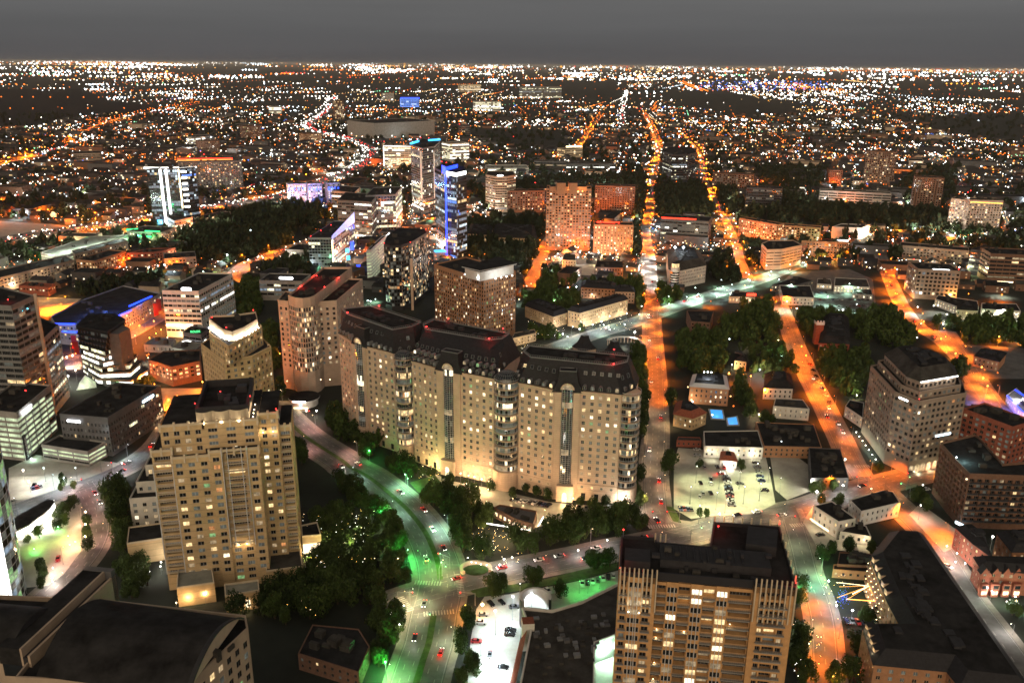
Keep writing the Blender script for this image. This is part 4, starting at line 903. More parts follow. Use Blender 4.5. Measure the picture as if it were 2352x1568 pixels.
# glazed shaft of the curved tower at the far left edge
HG = 70.; gx, gy = G((41, 1400)); tx, ty = G((34, 1010), HG); rz = lambda z: 27 + (tx - gx) * z / HG
c0 = (gx - 27, gy); T = empty('glass_tower', (c0[0], c0[1], 0), 'curved glass tower with glowing white edge at the far left of the view', 'glass tower')
for nm, ra, rb in (('glass_wall', -100, 48),):
 b = MB(); n_ = 20
 for k in range(n_):
  t0, t1 = radians(ra + (rb - ra) * k / n_), radians(ra + (rb - ra) * (k + 1) / n_)
  for f in range(21):
   z = f * 3.4; r0, r1 = rz(z), rz(z + 3.1); A = (c0[0] + r0 * cos(t0), c0[1] + r0 * sin(t0)); B_ = (c0[0] + r0 * cos(t1), c0[1] + r0 * sin(t1)); A2 = (c0[0] + r1 * cos(t0), c0[1] + r1 * sin(t0)); B2 = (c0[0] + r1 * cos(t1), c0[1] + r1 * sin(t1))
   m = ('strip_white' if k < 13 else rnd.choice(('glass', 'cool_dim', 'room_green', 'glass', 'room_faint')))
   b.face([(*A, z), (*B_, z), (*B2, z + 3.1), (*A2, z + 3.1)], m); b.bar((*A2, z + 3.2), (*B2, z + 3.2), .25, 'metal_white'); b.bar((*A, z), (*A2, z + 3.2), .12, 'metal_white')
 b.build(nm, T)
b = MB(); b.cyl(c0[0], c0[1], 0, HG + 1, 26.2, 40, 'concrete_dark', 'roof_dark', r1=rz(HG) - .8); b.build('core', T); occupy([(c0[0] + 28 * cos(t * pi / 6), c0[1] + 28 * sin(t * pi / 6)) for t in range(12)])
# ---- dark slate-roofed block with courtyard, bottom right
def hip(T, P, z, ins, rise, m='slate', topm='roof_dark', name='mansard_roof', over=.6):
 P = ccw(P); b = MB(); O = inset(P, -over); Q = inset(P, ins); n = len(P)
 for k in range(n): j = (k + 1) % n; b.face([(*O[k], z), (*O[j], z), (*Q[j], z + rise), (*Q[k], z + rise)], m)
 b.face([(*p, z + rise) for p in Q], topm); b.face([(*p, z) for p in O][::-1], topm); rooftop(b, Q, z + rise, 6 + int(min(60, area(P) / 60)), 'charcoal', int(P[0][0]), .5, 1.2); b.build(name, T)
hD = 17.
PD = [G(p, hD, 'C4') for p in [(325, 680), (465, 505), (695, 518), (1490, 1660), (960, 1600), (870, 1487), (350, 1437), (270, 1165), (540, 1165), (445, 985)]]
r = building('black slate-roofed stone block folded round a lantern-lit courtyard in the bottom right', PD, hD, wall='brick_orange', st=dict(bay=4, fh=3.3, base=.6, wf=.36, pal='resi', top=.8, fr='cream_trim'), name='courtyard_block', cat='apartment building', par=.2, units=0)
hip(r.T, PD, hD + .25, 4.2, 4.2)
for (p, q, n_) in (((330, 700), (440, 985), 5), ((285, 1185), (350, 1400), 4)):
 for k in range(n_):
  a = G(lerp(p, q, (k + .3) / n_), hD, 'C4'); b = MB(); b.box(a[0] + 1.2, a[1], hD + .3, 2.2, 2.4, 2.6, 0, 'limestone'); b.prism(ccw([(a[0], a[1] - 1.4), (a[0] + 2.6, a[1] - 1.4), (a[0] + 2.6, a[1] + 1.4), (a[0], a[1] + 1.4)]), hD + 2.9, hD + 3.2, 'slate'); b.build('dormer', r.T)
  point(r.T, 'dormer_light', a[0] - .7, a[1] - .3, hD + 1.2, (1, .75, .42), 60, .15)
for row in range(4):
 for k in range(8):
  p0, p1 = PD[0], PD[-1]
  x, y = lerp(p1, p0, (k + .5) / 8); n_ = norm(p1, p0); ox, oy = -n_[1], n_[0]
  x += ox * 1.; y += oy * 1.; z = 2.6 + row * 3.9
  b = MB(); b.prism(ccw([(x - ox * .9 - n_[0] * 1.4, y - oy * .9 - n_[1] * 1.4), (x + ox * .3 - n_[0] * 1.4, y + oy * .3 - n_[1] * 1.4), (x + ox * .3 + n_[0] * 1.4, y + oy * .3 + n_[1] * 1.4), (x - ox * .9 + n_[0] * 1.4, y - oy * .9 + n_[1] * 1.4)]), z - .9, z - .7, 'limestone'); b.bar((x + ox * .25 - n_[0] * 1.4, y + oy * .25 - n_[1] * 1.4, z + .3), (x + ox * .25 + n_[0] * 1.4, y + oy * .25 + n_[1] * 1.4, z + .3), .09, 'metal_grey'); b.build('balcony', r.T)
  if row < 4: b = MB(); b.octa(x + ox * .2, y + oy * .2, z + 1.4, .2, 'lamp_warm'); b.build('balcony_lamp', r.T)
 point(r.T, 'balcony_light', *lerp(PD[-1], PD[0], .25 + .5 * (row % 2)), 3 + row * 3.9, (1, .7, .38), 10, .2)
# ---- brown brick L-shaped block, right edge
PE = [G(p, 29, 'R3') for p in [(1775, 1165), (2010, 1108), (2040, 1125), (2205, 1312), (2460, 1290), (2500, 1400), (1975, 1380), (1885, 1290)]]
r = building('brown brick apartment block with black roof and bright rooftop lounge at the right edge', PE, 29, wall='brick_brown', st=dict(bay=3.8, fh=3.3, base=3, wf=.62, hf=.62, rec=1.0, pal='dark', top=1.2), name='brick_block', cat='apartment building', par=1.2, units=6)
b = MB(); q0, q1 = G((1960, 1395), 26, 'R3'), G((2420, 1420), 26, 'R3')
for k in range(9):
 x, y = lerp(q0, q1, k / 8); bb = MB(); bb.box(x, y - .8, 24.6, 2.0, .5, 1.5, 0, 'screen_glow'); bb.build('lounge_window', r.T)
 if k % 2 == 0: point(r.T, 'lounge_light', x, y - 2, 27.5, (1, .8, .5), 500, .4)
x, y = G((1935, 1300), 29, 'R3'); point(r.T, 'roof_floodlight', x + 1, y + 2, 32, (.6, 1, .95), 1800, .6); beacon(r.T, x - 3, y + 2, 29, 2.5, name='roof_lamp', col='lamp_cool', r=.4, power=0)
for z in range(4, 27, 3):
 for k in range(7):
  a = lerp(PE[6], PE[5], (k + .5) / 7); b = MB(); b.box(a[0], a[1] - .7, z, 4.5, 1.4, .2, -.03, 'concrete_dark'); b.box(a[0], a[1] - 1.35, z + .2, 4.5, .06, .9, -.03, 'steel_dark'); b.build('balcony', r.T)
x, y = G((1895, 1255 + 200), 5, 'R3'); x, y = G((1885, 450), 4, 'R6'); b = MB(); b.box(x + 3, y, 2.5, .5, 7, 1.2, .5, 'sign_cool'); b.build('lit_sign', r.T)
# ---- townhouses
for i, (pts, h, lab, wm) in enumerate((([(1880, 480), (2010, 600), (2130, 690), (2070, 530), (1990, 470)], 11, 'red brick townhouse row end-on beside the pale apron', 'brick_red'),
         ([(2010, 690), (2060, 770), (2420, 800), (2420, 700)], 11, 'red brick townhouses with gabled fronts facing the garden', 'brick_red'),
         ([(2165, 520), (2270, 650), (2420, 650), (2420, 500)], 12, 'mustard brick house lit by a lamp behind the red townhouses', 'brick_orange'))):
 P = ccw([G(p, h, 'R6') for p in pts]); r = building(lab, P, h, wall=wm, st=dict(bay=3.4, fh=3.2, base=.8, wf=.36, hf=.5, pal='resi', fr='cream_trim', top=.6), name='townhouse', cat='townhouse', par=.3, units=4)
 hip(r.T, P, h + .3, 2.6, 2.8)
 if i == 1:
  A, B_ = P[0], P[1]
  for k in range(4):
   a, c_ = G((2085 + k * 75, 790), h, 'R6'), None
   b = MB(); b.face([(a[0] - 1.8, a[1] - .3, h - .5), (a[0] + 1.8, a[1] - .3, h - .5), (a[0], a[1] - .3, h + 2.6)], 'brick_red'); b.face([(a[0] - 2, a[1] - .5, h - .6), (a[0], a[1] - .5, h + 2.8), (a[0], a[1] + 3, h + 2.8), (a[0] - 2, a[1] + 3, h - .6)], 'slate'); b.face([(a[0] + 2, a[1] - .5, h - .6), (a[0], a[1] - .5, h + 2.8), (a[0], a[1] + 3, h + 2.8), (a[0] + 2, a[1] + 3, h - .6)], 'slate')
   b.build('gable', r.T); b = MB(); b.box(a[0], a[1] - 1, 0, 3.2, 1.8, 6.4, 0, 'brick_red'); b.build('bay', r.T)
   for zz in (1.2, 4): b = MB(); b.box(a[0], a[1] - 2.0, zz, 2.3, .12, 1.7, 0, 'room_white' if (zz < 2) else 'glass'); b.build('bay_window', r.T)
# ---- white restaurant houses
def house(label, k, pts, h, wall='white_wall', roof='roof_dark', rise=0, pal='resi', bay=3.2, name='house', cat='house', units=2, flat=True, group=None, st={}):
 P, hh = foot(k, pts, h); r = building(label, P, hh, wall=wall, roof=roof, st=dict(dict(bay=bay, fh=3.2, base=.7, wf=.34, hf=.5, pal=pal, top=.6, fr='metal_grey'), **st), name=name, cat=cat, par=.4, units=units, group=group)
 if rise: hip(r.T, r.P, hh + .4, min(4, rise * 1.3), rise, roof)
 return r
r = house('white two-storey restaurant with a light strip along its side wall', 'R6', [(900, 330), (1075, 443), (1195, 420), (1030, 300)], 9, name='restaurant', cat='restaurant')
A, B_ = G((885, 415), 3.5, 'R6'), G((1010, 500), 3.5, 'R6'); b = MB(); b.bar((A[0] - .5, A[1] - .3, 3.5), (B_[0] - .5, B_[1] - .3, 3.5), .35, 'strip_warm'); b.build('light_strip', r.T)
for t in (.2, .5, .8): x, y = lerp(A, B_, t); point(r.T, 'strip_light', x - 1.5, y - 1, 3.5, (1, .78, .5), 260, .4)
r = house('long white restaurant with verandah beside the street corner', 'R6', [(1150, 290), (1230, 372), (1500, 310), (1450, 232), (1380, 222)], 8, name='restaurant', cat='restaurant')
r = house('low black-roofed link wing with lit patio behind the white restaurant', 'R6', [(1085, 510), (1300, 545), (1265, 470), (1170, 440)], 5, name='restaurant_wing', cat='restaurant')
for p in ((1215, 530), (1140, 560), (1250, 560)): x, y = G(p, 4, 'R6'); b = MB(); b.octa(x, y, 4, .3, 'lamp_warm'); b.build('patio_lamp', r.T); point(r.T, 'patio_light', x, y - .5, 4, (1, .78, .48), 500, .3)
# ---- shops at the bottom centre: long parapeted roof, drum entrance and stair tower
T = empty('shopping_block', (20, 260, 0), 'wide flat-roofed shopping block with curved corner parapet and red tiled tower beside the white lot', 'shopping centre')
PS = [G(p, 9, 'R5') for p in [(1240, 1040), (1450, 1060), (1650, 1000), (1910, 870), (2100, 830), (2300, 1560), (1900, 1760), (1880, 1235), (1745, 1285), (1740, 1760), (1190, 1760), (1265, 1380), (1300, 1200)]]
b = MB(); b.prism(ccw(PS), 0, 9, 'concrete', 'roof_grey'); b.ring(ccw(PS), 9, 10.2, .6, 'white_wall'); b.build('wall', T)
b = MB(); r_ = random.Random(12)
for k in range(60):
 p = (r_.uniform(1330, 1850), r_.uniform(1080, 1540)); x, y = G(p, 9, 'R5')
 if inside(PS, x, y): b2 = MB(); b2.box(x, y, 9.05, r_.uniform(1.2, 2.6), r_.uniform(1, 2), r_.uniform(.7, 1.5), .15, r_.choice(('roof_grey', 'concrete_dark', 'roof_grey', 'metal_grey'))); b2.build('roof_unit', T)
cx_, cy_ = G((1335, 1010), 9, 'R5'); n_ = 14
b = MB()
for k in range(n_):
 t0, t1 = radians(-20 + 235 * k / n_), radians(-20 + 235 * (k + 1) / n_)
 for rr, rr2 in ((6.6, 5.6),):
  A, B2, C_, D_ = [(cx_ + q * cos(t), cy_ + q * sin(t)) for q, t in ((rr, t0), (rr, t1), (rr2, t1), (rr2, t0))]
  b.face([(*A, 0), (*B2, 0), (*B2, 13), (*A, 13)], 'concrete_dark'); b.face([(*C_, 0), (*D_, 0), (*D_, 13), (*C_, 13)], 'white_wall'); b.face([(*A, 13), (*B2, 13), (*C_, 13), (*D_, 13)], 'white_wall')
b.build('drum_parapet', T)
x, y = G((1285, 1110), 13, 'R5'); b = MB(); b.box(x, y, 0, 4.6, 4.6, 12.5, .1, 'white_wall', 'roof_tile'); b.build('stair_tower', T)
A, B2 = G((1268, 1215), 8, 'R5'), G((1185, 1600), 8, 'R5'); b = MB(); b.face([(A[0] - 2.2, A[1], 5.5), (B2[0] - 2.2, B2[1], 5.5), (B2[0] + .6, B2[1], 10.4), (A[0] + .6, A[1], 10.4)], 'roof_tile'); b.build('tiled_eave', T)
occupy(ccw(PS), 1)
# ---- beige office block on the right with lit roof line
hO = 51.8
PO = [G(p, z, 'R3') for p, z in (((1290, 570), hO), ((1440, 712), 45), ((1585, 790), 44), ((1945, 700), 44), ((1940, 690), hO + 1), ((1760, 530), hO), ((1390, 500), hO))]
T = empty('office_block', (235, 470, 0), 'beige stone office tower with stepped top and white light line under its dark roof', 'office tower')
w2 = []; so_ = dict(bay=3.5, fh=3.75, base=7, top=1.2, wf=.62, hf=.55, pal='resi', rec=.4, fr='metal_grey')
Q0 = [(222.3, 496.), (218.5, 452.), (225.6, 437.3), (259., 451.), (266, 470), (262, 492), (240, 505)]
block(T, Q0, 0, 44, 'beige', so_, front=(0, 1, 2, 3), wl=w2, units=3)
Q1 = inset(ccw(Q0), 3.2); block(T, Q1, 44, 48, 'beige', dict(so_, base=.3, top=.4, fh=3.2), front=(0, 1, 2, 3), wl=w2, units=0)
Q2 = inset(ccw(Q0), 6.2); block(T, Q2, 48, 52.5, 'beige', dict(so_, base=.3, top=.4, fh=3.4, pal='dark'), front=(0, 1, 2, 3), wl=w2, units=0)
put_windows(T, w2); Q3 = ccw(inset(ccw(Q0), 8)); hip(T, Q2, 53.6, 5.5, 6, 'roof_grey')
b = MB(); i0 = 2
A, B2 = Q2[2], Q2[3]; b.bar((A[0], A[1] - .5, 53.4), (B2[0] + .5, B2[1] - .6, 53.4), .5, 'strip_white'); b.build('light_line', T)
for t in (.2, .5, .8): x, y = lerp(A, B2, t); point(T, 'line_light', x, y - 1.4, 53, (1, .97, .88), 300, .4)
x, y = lerp(Q0[1], Q0[2], .35); ang = atan2(Q0[2][1] - Q0[1][1], Q0[2][0] - Q0[1][0]); signbox(T, x + .3, y - .6, 42., ang, 6.5, 1.0, 'sign_white')
x, y = lerp(Q0[2], Q0[3], .62); ang = atan2(Q0[3][1] - Q0[2][1], Q0[3][0] - Q0[2][0]); signbox(T, x + .3, y - .5, 20.7, ang, 12, 1.2, 'sign_cool')
for k in range(8):
 x, y = lerp(Q0[2], Q0[3], (k + .5) / 8); d = norm(Q0[2], Q0[3]); opening(T, 'arched_window', Q0[2], hypot(Q0[3][0] - Q0[2][0], Q0[3][1] - Q0[2][1]) * (k + .5) / 8, 2.6, .3, 5, 'room_warm' if k > 2 else 'room_dim', True, .1, d)
 if k % 2: point(T, 'base_uplight', x + d[1] * 2, y - d[0] * 2, 1.2, (1, .85, .5), 700, .4)
for k in range(7): x, y = lerp((220.5, 494), (217, 455), k / 6); x -= 2; b = MB(); b.octa(x, y, .8, .35, 'lamp_white'); b.build('base_lamp', T); point(T, 'base_uplight', x - .4, y, 1.6, (.8, 1, .75), 350, .3)
beacon(T, *Q0[2], 45, 1, r=.3, power=60); occupy(ccw(Q0), 3)
P = [G(p, 6, 'R4') for p in ((112, 505), (200, 462), (290, 400), (345, 345), (378, 300), (330, 285), (250, 330), (112, 405))]
T = empty('canopy', (*cen(P), 0), 'curved dark canopy with a broad white glowing edge beside the far left glass tower', 'canopy')
b = MB(); b.prism(ccw(P), 5.6, 6.4, 'concrete', 'roof_grey'); b.build('roof', T); b = MB(); E_ = [G(p, 4, 'R4') for p in ((112, 510), (200, 470), (290, 408), (345, 352), (375, 305))]
for k in range(4): b.face([(*E_[k], 1), (*E_[k + 1], 1), (*E_[k + 1], 5.5), (*E_[k], 5.5)], 'strip_white')
b.build('glazing', T); point(T, 'canopy_light', *lerp(E_[1], E_[3], .5), 3, (1, .95, .8), 6, .5); point(T, 'canopy_light', E_[2][0] + 3, E_[2][1] - 5, 4, (1, .9, .75), 4000, .8); occupy(ccw(P))
# ------------------------------------------------------------ the other towers and blocks, each surveyed from its roof corners
RIB = dict(run=True, bay=7, fh=3.9, wf=.94, hf=.5, base=4, top=1.6, pal='office', rec=.35)
RES = dict(bay=3.8, fh=3.3, base=4, wf=.55, hf=.58, pal='resi', top=1.2, rec=.4)
def TW(label, k, pts, h, depth=None, wall='concrete', st=RES, name='office_building', cat='office building', strips=(), signs=(), lights=(), beacons=(), **kw):
 P, hh = foot(k, pts, h, depth)
 r = building(label, P, hh, wall=wall, st=st, name=name, cat=cat, **kw)
 for (p, q, m, w_) in strips:   # strip along roof edge or vertical: points on the survey sheet with heights as share of hh
  A = G(p[:2], hh * p[2], k); B = G(q[:2], hh * q[2], k)
  if p[:2] != q[:2] and abs(p[2] - q[2]) > .1: B = (A[0], A[1])
  b = MB(); d = hypot(*A) ; s_ = 1 - .8 / d; b.bar((A[0] * s_, A[1] * s_, hh * p[2]), (B[0] * s_, B[1] * s_, hh * q[2]), w_, m); b.build('light_strip', r.T)
 for (p, zf, w_, h_, m) in signs:
  z = hh * zf; x, y = G(p, z, k); s_ = 1 - 1.2 / hypot(x, y); signbox(r.T, x * s_, y * s_, z - h_ / 2, atan2(-x, y) * .0 + face_angle(r.P, x, y), w_, h_, m)
 for (p, z, c_, pw) in lights: x, y = G(p, z, k); point(r.T, 'facade_light', x, y, z, c_, pw, .8)
 for p in beacons: x, y = G(p, hh + 1.5, k); beacon(r.T, x, y, hh, 1.5, r=.22 + hypot(x, y) / 2600, power=100)
 return r
def face_angle(P, x, y):
 best = None
 for i in range(len(P)):
  A, B = P[i], P[(i + 1) % len(P)]; L = hypot(B[0] - A[0], B[1] - A[1])
  if L < 2: continue
  t = max(0, min(1, ((x - A[0]) * (B[0] - A[0]) + (y - A[1]) * (B[1] - A[1])) / L / L)); d = hypot(A[0] + (B[0] - A[0]) * t - x, A[1] + (B[1] - A[1]) * t - y)
  if best is None or d < best[0]: best = (d, atan2(B[1] - A[1], B[0] - A[0]))
 return best[1]
WHT, ORG, GRN, BLU, RED, CYN, WRM = (1, .95, .85), (1, .42, .10), (.45, 1, .55), (.08, .2, 1), (1, .05, .03), (.2, .8, 1), (1, .75, .45)
# striped tower with the tall fin, and what stands under it
h1 = height((612, 1325), (366, 95), 'D1'); Ct, Ft = G((120, 205), h1, 'D1'), G((366, 95), h1, 'D1'); Et = G((733, 1135), 0, 'D1'); h2 = height((733, 1135), (592, 400), 'D1')
dl = norm(Ct, Ft); nn = (-dl[1], dl[0]); bk_ = 46; lf = (Ct[0] - 55 * .97, Ct[1] + 55 * .12)
r = building('tall dark striped office tower with a slanting pale fin, at the left edge', [lf, Ct, Ft, (Ft[0] - 45, Ft[1] + 28), (lf[0], lf[1] + 30)], h1, wall='grey_wall', st=dict(RIB, pal='dark', bay=6, fh=3.7, hf=.6), name='office_building', cat='office tower', units=3)
b = MB(); b.bar((Ft[0] + .6, Ft[1] - .8, 0), (Ft[0] + .6, Ft[1] - .8, h1 + 2), 1.5, 'limestone'); b.build('fin', r.T)
A, B = G((5, 250), h1 - 6, 'D1'), G((120, 260), h1 - 6, 'D1'); signbox(r.T, (A[0] + B[0]) / 2 - 2, (A[1] + B[1]) / 2 - 1.5, h1 - 7, -.13, 14, 3.2, 'sign_cool', 500)
for p in ((175, 262), (230, 238), (287, 215)): x, y = G(p, h1 - 5, 'D1'); b = MB(); b.octa(x + .6, y - 1., h1 - 5, .45, 'lamp_cyan'); b.build('wall_lamp', r.T)
beacon(r.T, *G((88, 155), h1, 'D1'), h1, 1.5, r=.4, power=400)
for p in ((235, 828), (308, 795), (262, 1045)): x, y = G(p, h1 * .45, 'D1'); b = MB(); b.octa(x * .985, y * .985, h1 * .45 + 1, .5, 'lamp_red'); b.build('beacon', r.T)
r = building('stepped lower wing of the striped tower with lit floors, right of its fin', [Ft, Et, (Et[0] - 40, Et[1] + 30), (Ft[0] - 30, Ft[1] + 26)], h2, wall='grey_wall', st=dict(RIB, pal='office', bay=5, fh=3.7, hf=.6), name='office_wing', cat='office building', units=3)
r = TW('glowing open parking garage with a bright sign above its corner', 'R1', [(-150, 930), (115, 958), (350, 765)], (1, (180, 1280)), wall='concrete', st=dict(RIB, pal='garage', bay=9, fh=3.3, hf=.62, base=1, top=2.4), name='parking_garage', cat='parking garage')
ang = atan2(r.P[2][1] - r.P[1][1], r.P[2][0] - r.P[1][0])
Pg = [G((115, 958), r.h, 'R1'), G((350, 765), r.h, 'R1')]; ang = atan2(Pg[1][1] - Pg[0][1], Pg[1][0] - Pg[0][0]); x, y = lerp(Pg[0], Pg[1], .22); ox, oy = sin(ang), -cos(ang)
signbox(r.T, x + ox * .8, y + oy * .8, r.h - 1.6, ang, 13, 1.6, 'sign_white', 500); signbox(r.T, x + ox * .8, y + oy * .8, r.h - 3.0, ang, 12, .8, 'sign_white')
b = MB(); x, y = lerp(Pg[0], Pg[1], .02); b.prism(ccw([(x, y), (x + ox * 1, y + oy * 1), (x + ox * 1 + cos(ang) * 2.6, y + oy * 1 + sin(ang) * 2.6), (x + cos(ang) * 2.6, y + sin(ang) * 2.6)]), 0, 15.5, 'steel_dark'); b.build('sign_panel', r.T)
text3(r.T, 'lettering', 'HARWOOD', x + ox * 1.15 + cos(ang) * 1.3, y + oy * 1.15 + sin(ang) * 1.3, 8., ang, 2.3, 'metal_white', True)
point(r.T, 'sign_light', x + ox * 4, y + oy * 4, 2, (.6, 1, .8), 900, .5); b = MB(); b.octa(x + ox * 3, y + oy * 3, 1, .5, 'lamp_cool'); b.build('ground_lamp', r.T)
r = TW('dark grey office block with two white glowing signs below its roof', 'R1', [(410, 965), (740, 992), (1108, 770)], (1, (785, 1245)), wall='concrete_dark', st=dict(bay=2.3, fh=4, wf=.5, hf=.5, base=1, top=2.6, pal='dark', rec=.3), cat='office building', units=8,
  signs=(((508, 1000), .9, 9, 1.5, 'sign_white'),))
c0, c1 = G((740, 992), r.h, 'R1'), G((1108, 770), r.h, 'R1'); ang = atan2(c1[1] - c0[1], c1[0] - c0[0]); x, y = lerp(c0, c1, .72); signbox(r.T, x + sin(ang) * .5, y - cos(ang) * .5, r.h - 3, ang, 12, 1.8, 'sign_cool', 160)
for k, (t, f) in enumerate(((.35, .45), (.38, .45), (.41, .45), (.44, .45), (.47, .45), (.6, .75), (.63, .75), (.9, .8), (.93, .5), (.96, .35))): x, y = lerp(c0, c1, t); b = MB(); b.box(x + sin(ang) * .2, y - cos(ang) * .2, r.h * f, 1.1, .1, 1.7, ang, 'office_lit'); b.build('lit_window', r.T)
x, y = G((740, 1070), r.h * .72, 'R1'); point(r.T, 'wall_light', x - .5, y - 2, r.h * .72, (.9, 1, 1), 200, .3)
r = TW('low open garage with bright slanted decks at the foot of the dark grey office', 'R1', [(285, 1175), (605, 1225)], 8.5, 14, wall='concrete', st=dict(RIB, pal='garage', bay=10, fh=2.7, hf=.55, base=.6, top=.8), name='parking_garage', cat='parking garage', units=0)
# stacked glowing office: floors step and turn as they rise
Tt = [(790, 425), (1125, 490), (1320, 355), (1200, 290), (920, 300)]; Tb = [(850, 840), (1010, 965), (1375, 985), (1560, 865), (1240, 700)]
PT = [G(p, 41, 'D1') for p in Tt]; PB = [G(p, 8, 'D1') for p in Tb]; c0 = cen(PB)
T = empty('stacked_office', (*c0, 0), 'stacked many-sided office with louvred floors glowing white, over a small glass pyramid', 'office building')
b0 = MB(); core = [lerp(c0, p, .6) for p in PB]; b0.prism(ccw(core), 0, 40, 'concrete_dark'); b0.build('core', T)
for f in range(9):
 z = 5 + f * 4.1; t = f / 8.; tt = t ** .8; P = ccw([lerp(a, b_, tt) for a, b_ in zip(PB, PT)]); g = MB(); Q = inset(P, 1.1)
 lit = {0: 'office_white', 1: 'office_white', 2: 'office_lit', 3: 'office_white', 4: 'office_white', 5: 'office_lit', 6: 'glass', 7: 'glass', 8: 'glass'}[f]
 for k in range(5):
  A, B = Q[k], Q[(k + 1) % 5]; n_ = max(1, int(hypot(A[0] - B[0], A[1] - B[1]) / 3))
  for i in range(n_):
   a, c_ = lerp(A, B, i / n_), lerp(A, B, (i + 1) / n_); g.face([(*a, z), (*c_, z), (*c_, z + 2.6), (*a, z + 2.6)], lit if rnd.random() < .68 else rnd.choice(('glass', 'room_faint', 'office_lit' if f < 6 else 'glass'))); g.bar((*a, z), (*a, z + 2.6), .12, 'metal_grey')
 g.build('glass_band', T); g = MB()
 for q, (dz, oo) in enumerate(((2.6, 0), (3.0, .25), (3.4, .1), (3.8, 0))): Pq = inset(P, .3 + oo); g.prism(Pq, z + dz, z + dz + .22, 'limestone_dark' if f < 5 else 'charcoal', 'roof_dark')
 g.build('louvre_band', T)
P = ccw(PT); b = MB(); b.prism(inset(P, .4), 41.6, 43, 'charcoal', 'roof_dark'); rooftop(b, P, 43, 5, 'charcoal', 9); b.build('roof', T); occupy(ccw(PB), 2)
b = MB(); base = [G(p, 0, 'D1') for p in ((800, 1075), (1010, 1045), (1000, 990), (830, 1000))]; ap = G((890, 915), 9, 'D1')
for k in range(4): b.face([(*base[k], .2), (*base[(k + 1) % 4], .2), (*ap, 9)], 'garage_lit'); b.bar((*base[k], .2), (*ap, 9), .3, 'metal_white')
b.build('glass_pyramid', T); point(T, 'pyramid_light', ap[0] + 2, ap[1] - 10, 6, (1, .95, .7), 2500, 1); point(T, 'pyramid_light', c0[0] + 5, c0[1] - 26, 4, (.5, 1, .4), 350, 1)
r = TW('slant-roofed black shop block with a green name sign over a white glowing canopy', 'R1', [(1258, 400), (1385, 418), (1440, 372)], 14, wall='concrete_dark', st=dict(RIB, pal='dark', base=6), name='shop', cat='shop', units=2)
c0, c1 = G((1258, 400), 14, 'R1'), G((1440, 390), 14, 'R1'); ang = atan2(c1[1] - c0[1], c1[0] - c0[0]); x, y = lerp(c0, c1, .52); text3(r.T, 'lettering', 'ROLEX', x, y - 2.2, 15.3, ang, 2.4, 'sign_green')
b = MB(); b.bar((c0[0], c0[1] - 3, 7.5), (c1[0], c1[1] - 3, 7.5), 1.6, 'strip_white'); b.build('canopy', r.T); point(r.T, 'canopy_light', x, y - 8, 7, (.95, 1, 1), 6000, 1)
house('low grey flat-roofed hall below the canopy of the green-signed shop', 'R1', [(1180, 500), (1330, 530), (1400, 470), (1250, 455)], 8, 'concrete', 'roof_pale', name='hall', cat='shop')
house('wide low grey roof left of the white glowing canopy', 'R1', [(990, 480), (1180, 490), (1210, 440), (1060, 430)], 6, 'concrete', 'roof_pale', name='hall', cat='shop')
r = TW('curved brown hotel with red roof lights in front of the cream crowned tower', 'R1', [(1020, 590), (1180, 640), (1380, 600), (1380, 520), (1130, 530)], 14, wall='brick_brown', st=dict(RES, pal='warm', bay=4), name='hotel', cat='hotel', lights=(((1250, 680), 8, (1, .25, .08), 2200), ((1100, 700), 6, WRM, 1200)), units=4)
r = TW('green and white glass office block with rows of lit floors and a white roof sign', 'R1', [(1115, 112), (1368, 118), (1602, -5)], (0, (1162, 425)), wall='white_wall', st=dict(RIB, pal='office', bay=4, fh=4), styles={}, signs=(((1283, 95), 1.03, 9, 3.0, 'sign_white'),), lights=(((1200, 380), 8, ORG, 2500), ((1170, 250), 20, ORG, 1500)), cat='office building')
PA = [G(p, 17, 'R1') for p in [(375, 335), (530, 350), (790, 305), (1110, 132), (850, 78), (560, 180), (350, 290)]]
r = building('blue-trimmed apartment block with red wall panels, behind the stacked office', PA, 17, wall='concrete', st=dict(RES, bay=3.5), name='apartment_block', cat='apartment building', units=8)
part_bars(r.T, 'light_strip', [((*G(a, 17.5, 'R1'), 18), (*G(c_, 17.5, 'R1'), 18)) for a, c_ in (((375, 338), (515, 342)), ((430, 392), (530, 398)), ((785, 298), (905, 245)), ((890, 218), (1045, 150)))], 1.0, 'strip_blue')
for p in ((450, 360), (480, 380), (850, 270), (970, 185), (640, 250), (560, 300), (750, 240)): x, y = G(p, 20, 'R1'); point(r.T, 'blue_wash', x, y - 2, 21, BLU, 6500, 1)
for p in ((520, 470), (505, 430), (1070, 210), (1090, 180)): x, y = G(p, 10, 'R1'); b = MB(); b.box(x * .985, y * .985, 4, 4, .4, 11, -.1 if p[0] < 700 else .6, 'car_red'); b.build('red_panel', r.T)
# crowned cream tower
T = None
PL = ccw([G(p, 58, 'R1') for p in [(1385, 482), (1545, 600), (1735, 565), (1868, 500), (1800, 430), (1500, 400)]])
r = building('cream stone tower with a fan-shaped uplit crown, behind the nearer cream tower', PL, 58, wall='cream_stone', st=dict(RES, bay=4, wf=.42, fr='cream_trim'), name='apartment_tower', cat='apartment tower', units=4); w2 = []
PU = ccw([G(p, 69, 'R1') for p in [(1440, 405), (1575, 500), (1660, 450), (1805, 360), (1760, 310), (1460, 335)]]); block(r.T, PU, 58, 69, 'cream_stone', dict(RES, base=.3, top=.8, bay=4), front=range(6), wl=w2, units=0)
PC = ccw([G(p, 74, 'R1') for p in [(1440, 312), (1535, 385), (1600, 402), (1690, 365), (1775, 312), (1762, 262), (1600, 285), (1450, 290)]]); block(r.T, PC, 69, 74, 'cream_trim', dict(RES, base=9), front=(), units=3, wl=w2)
put_windows(r.T, w2)
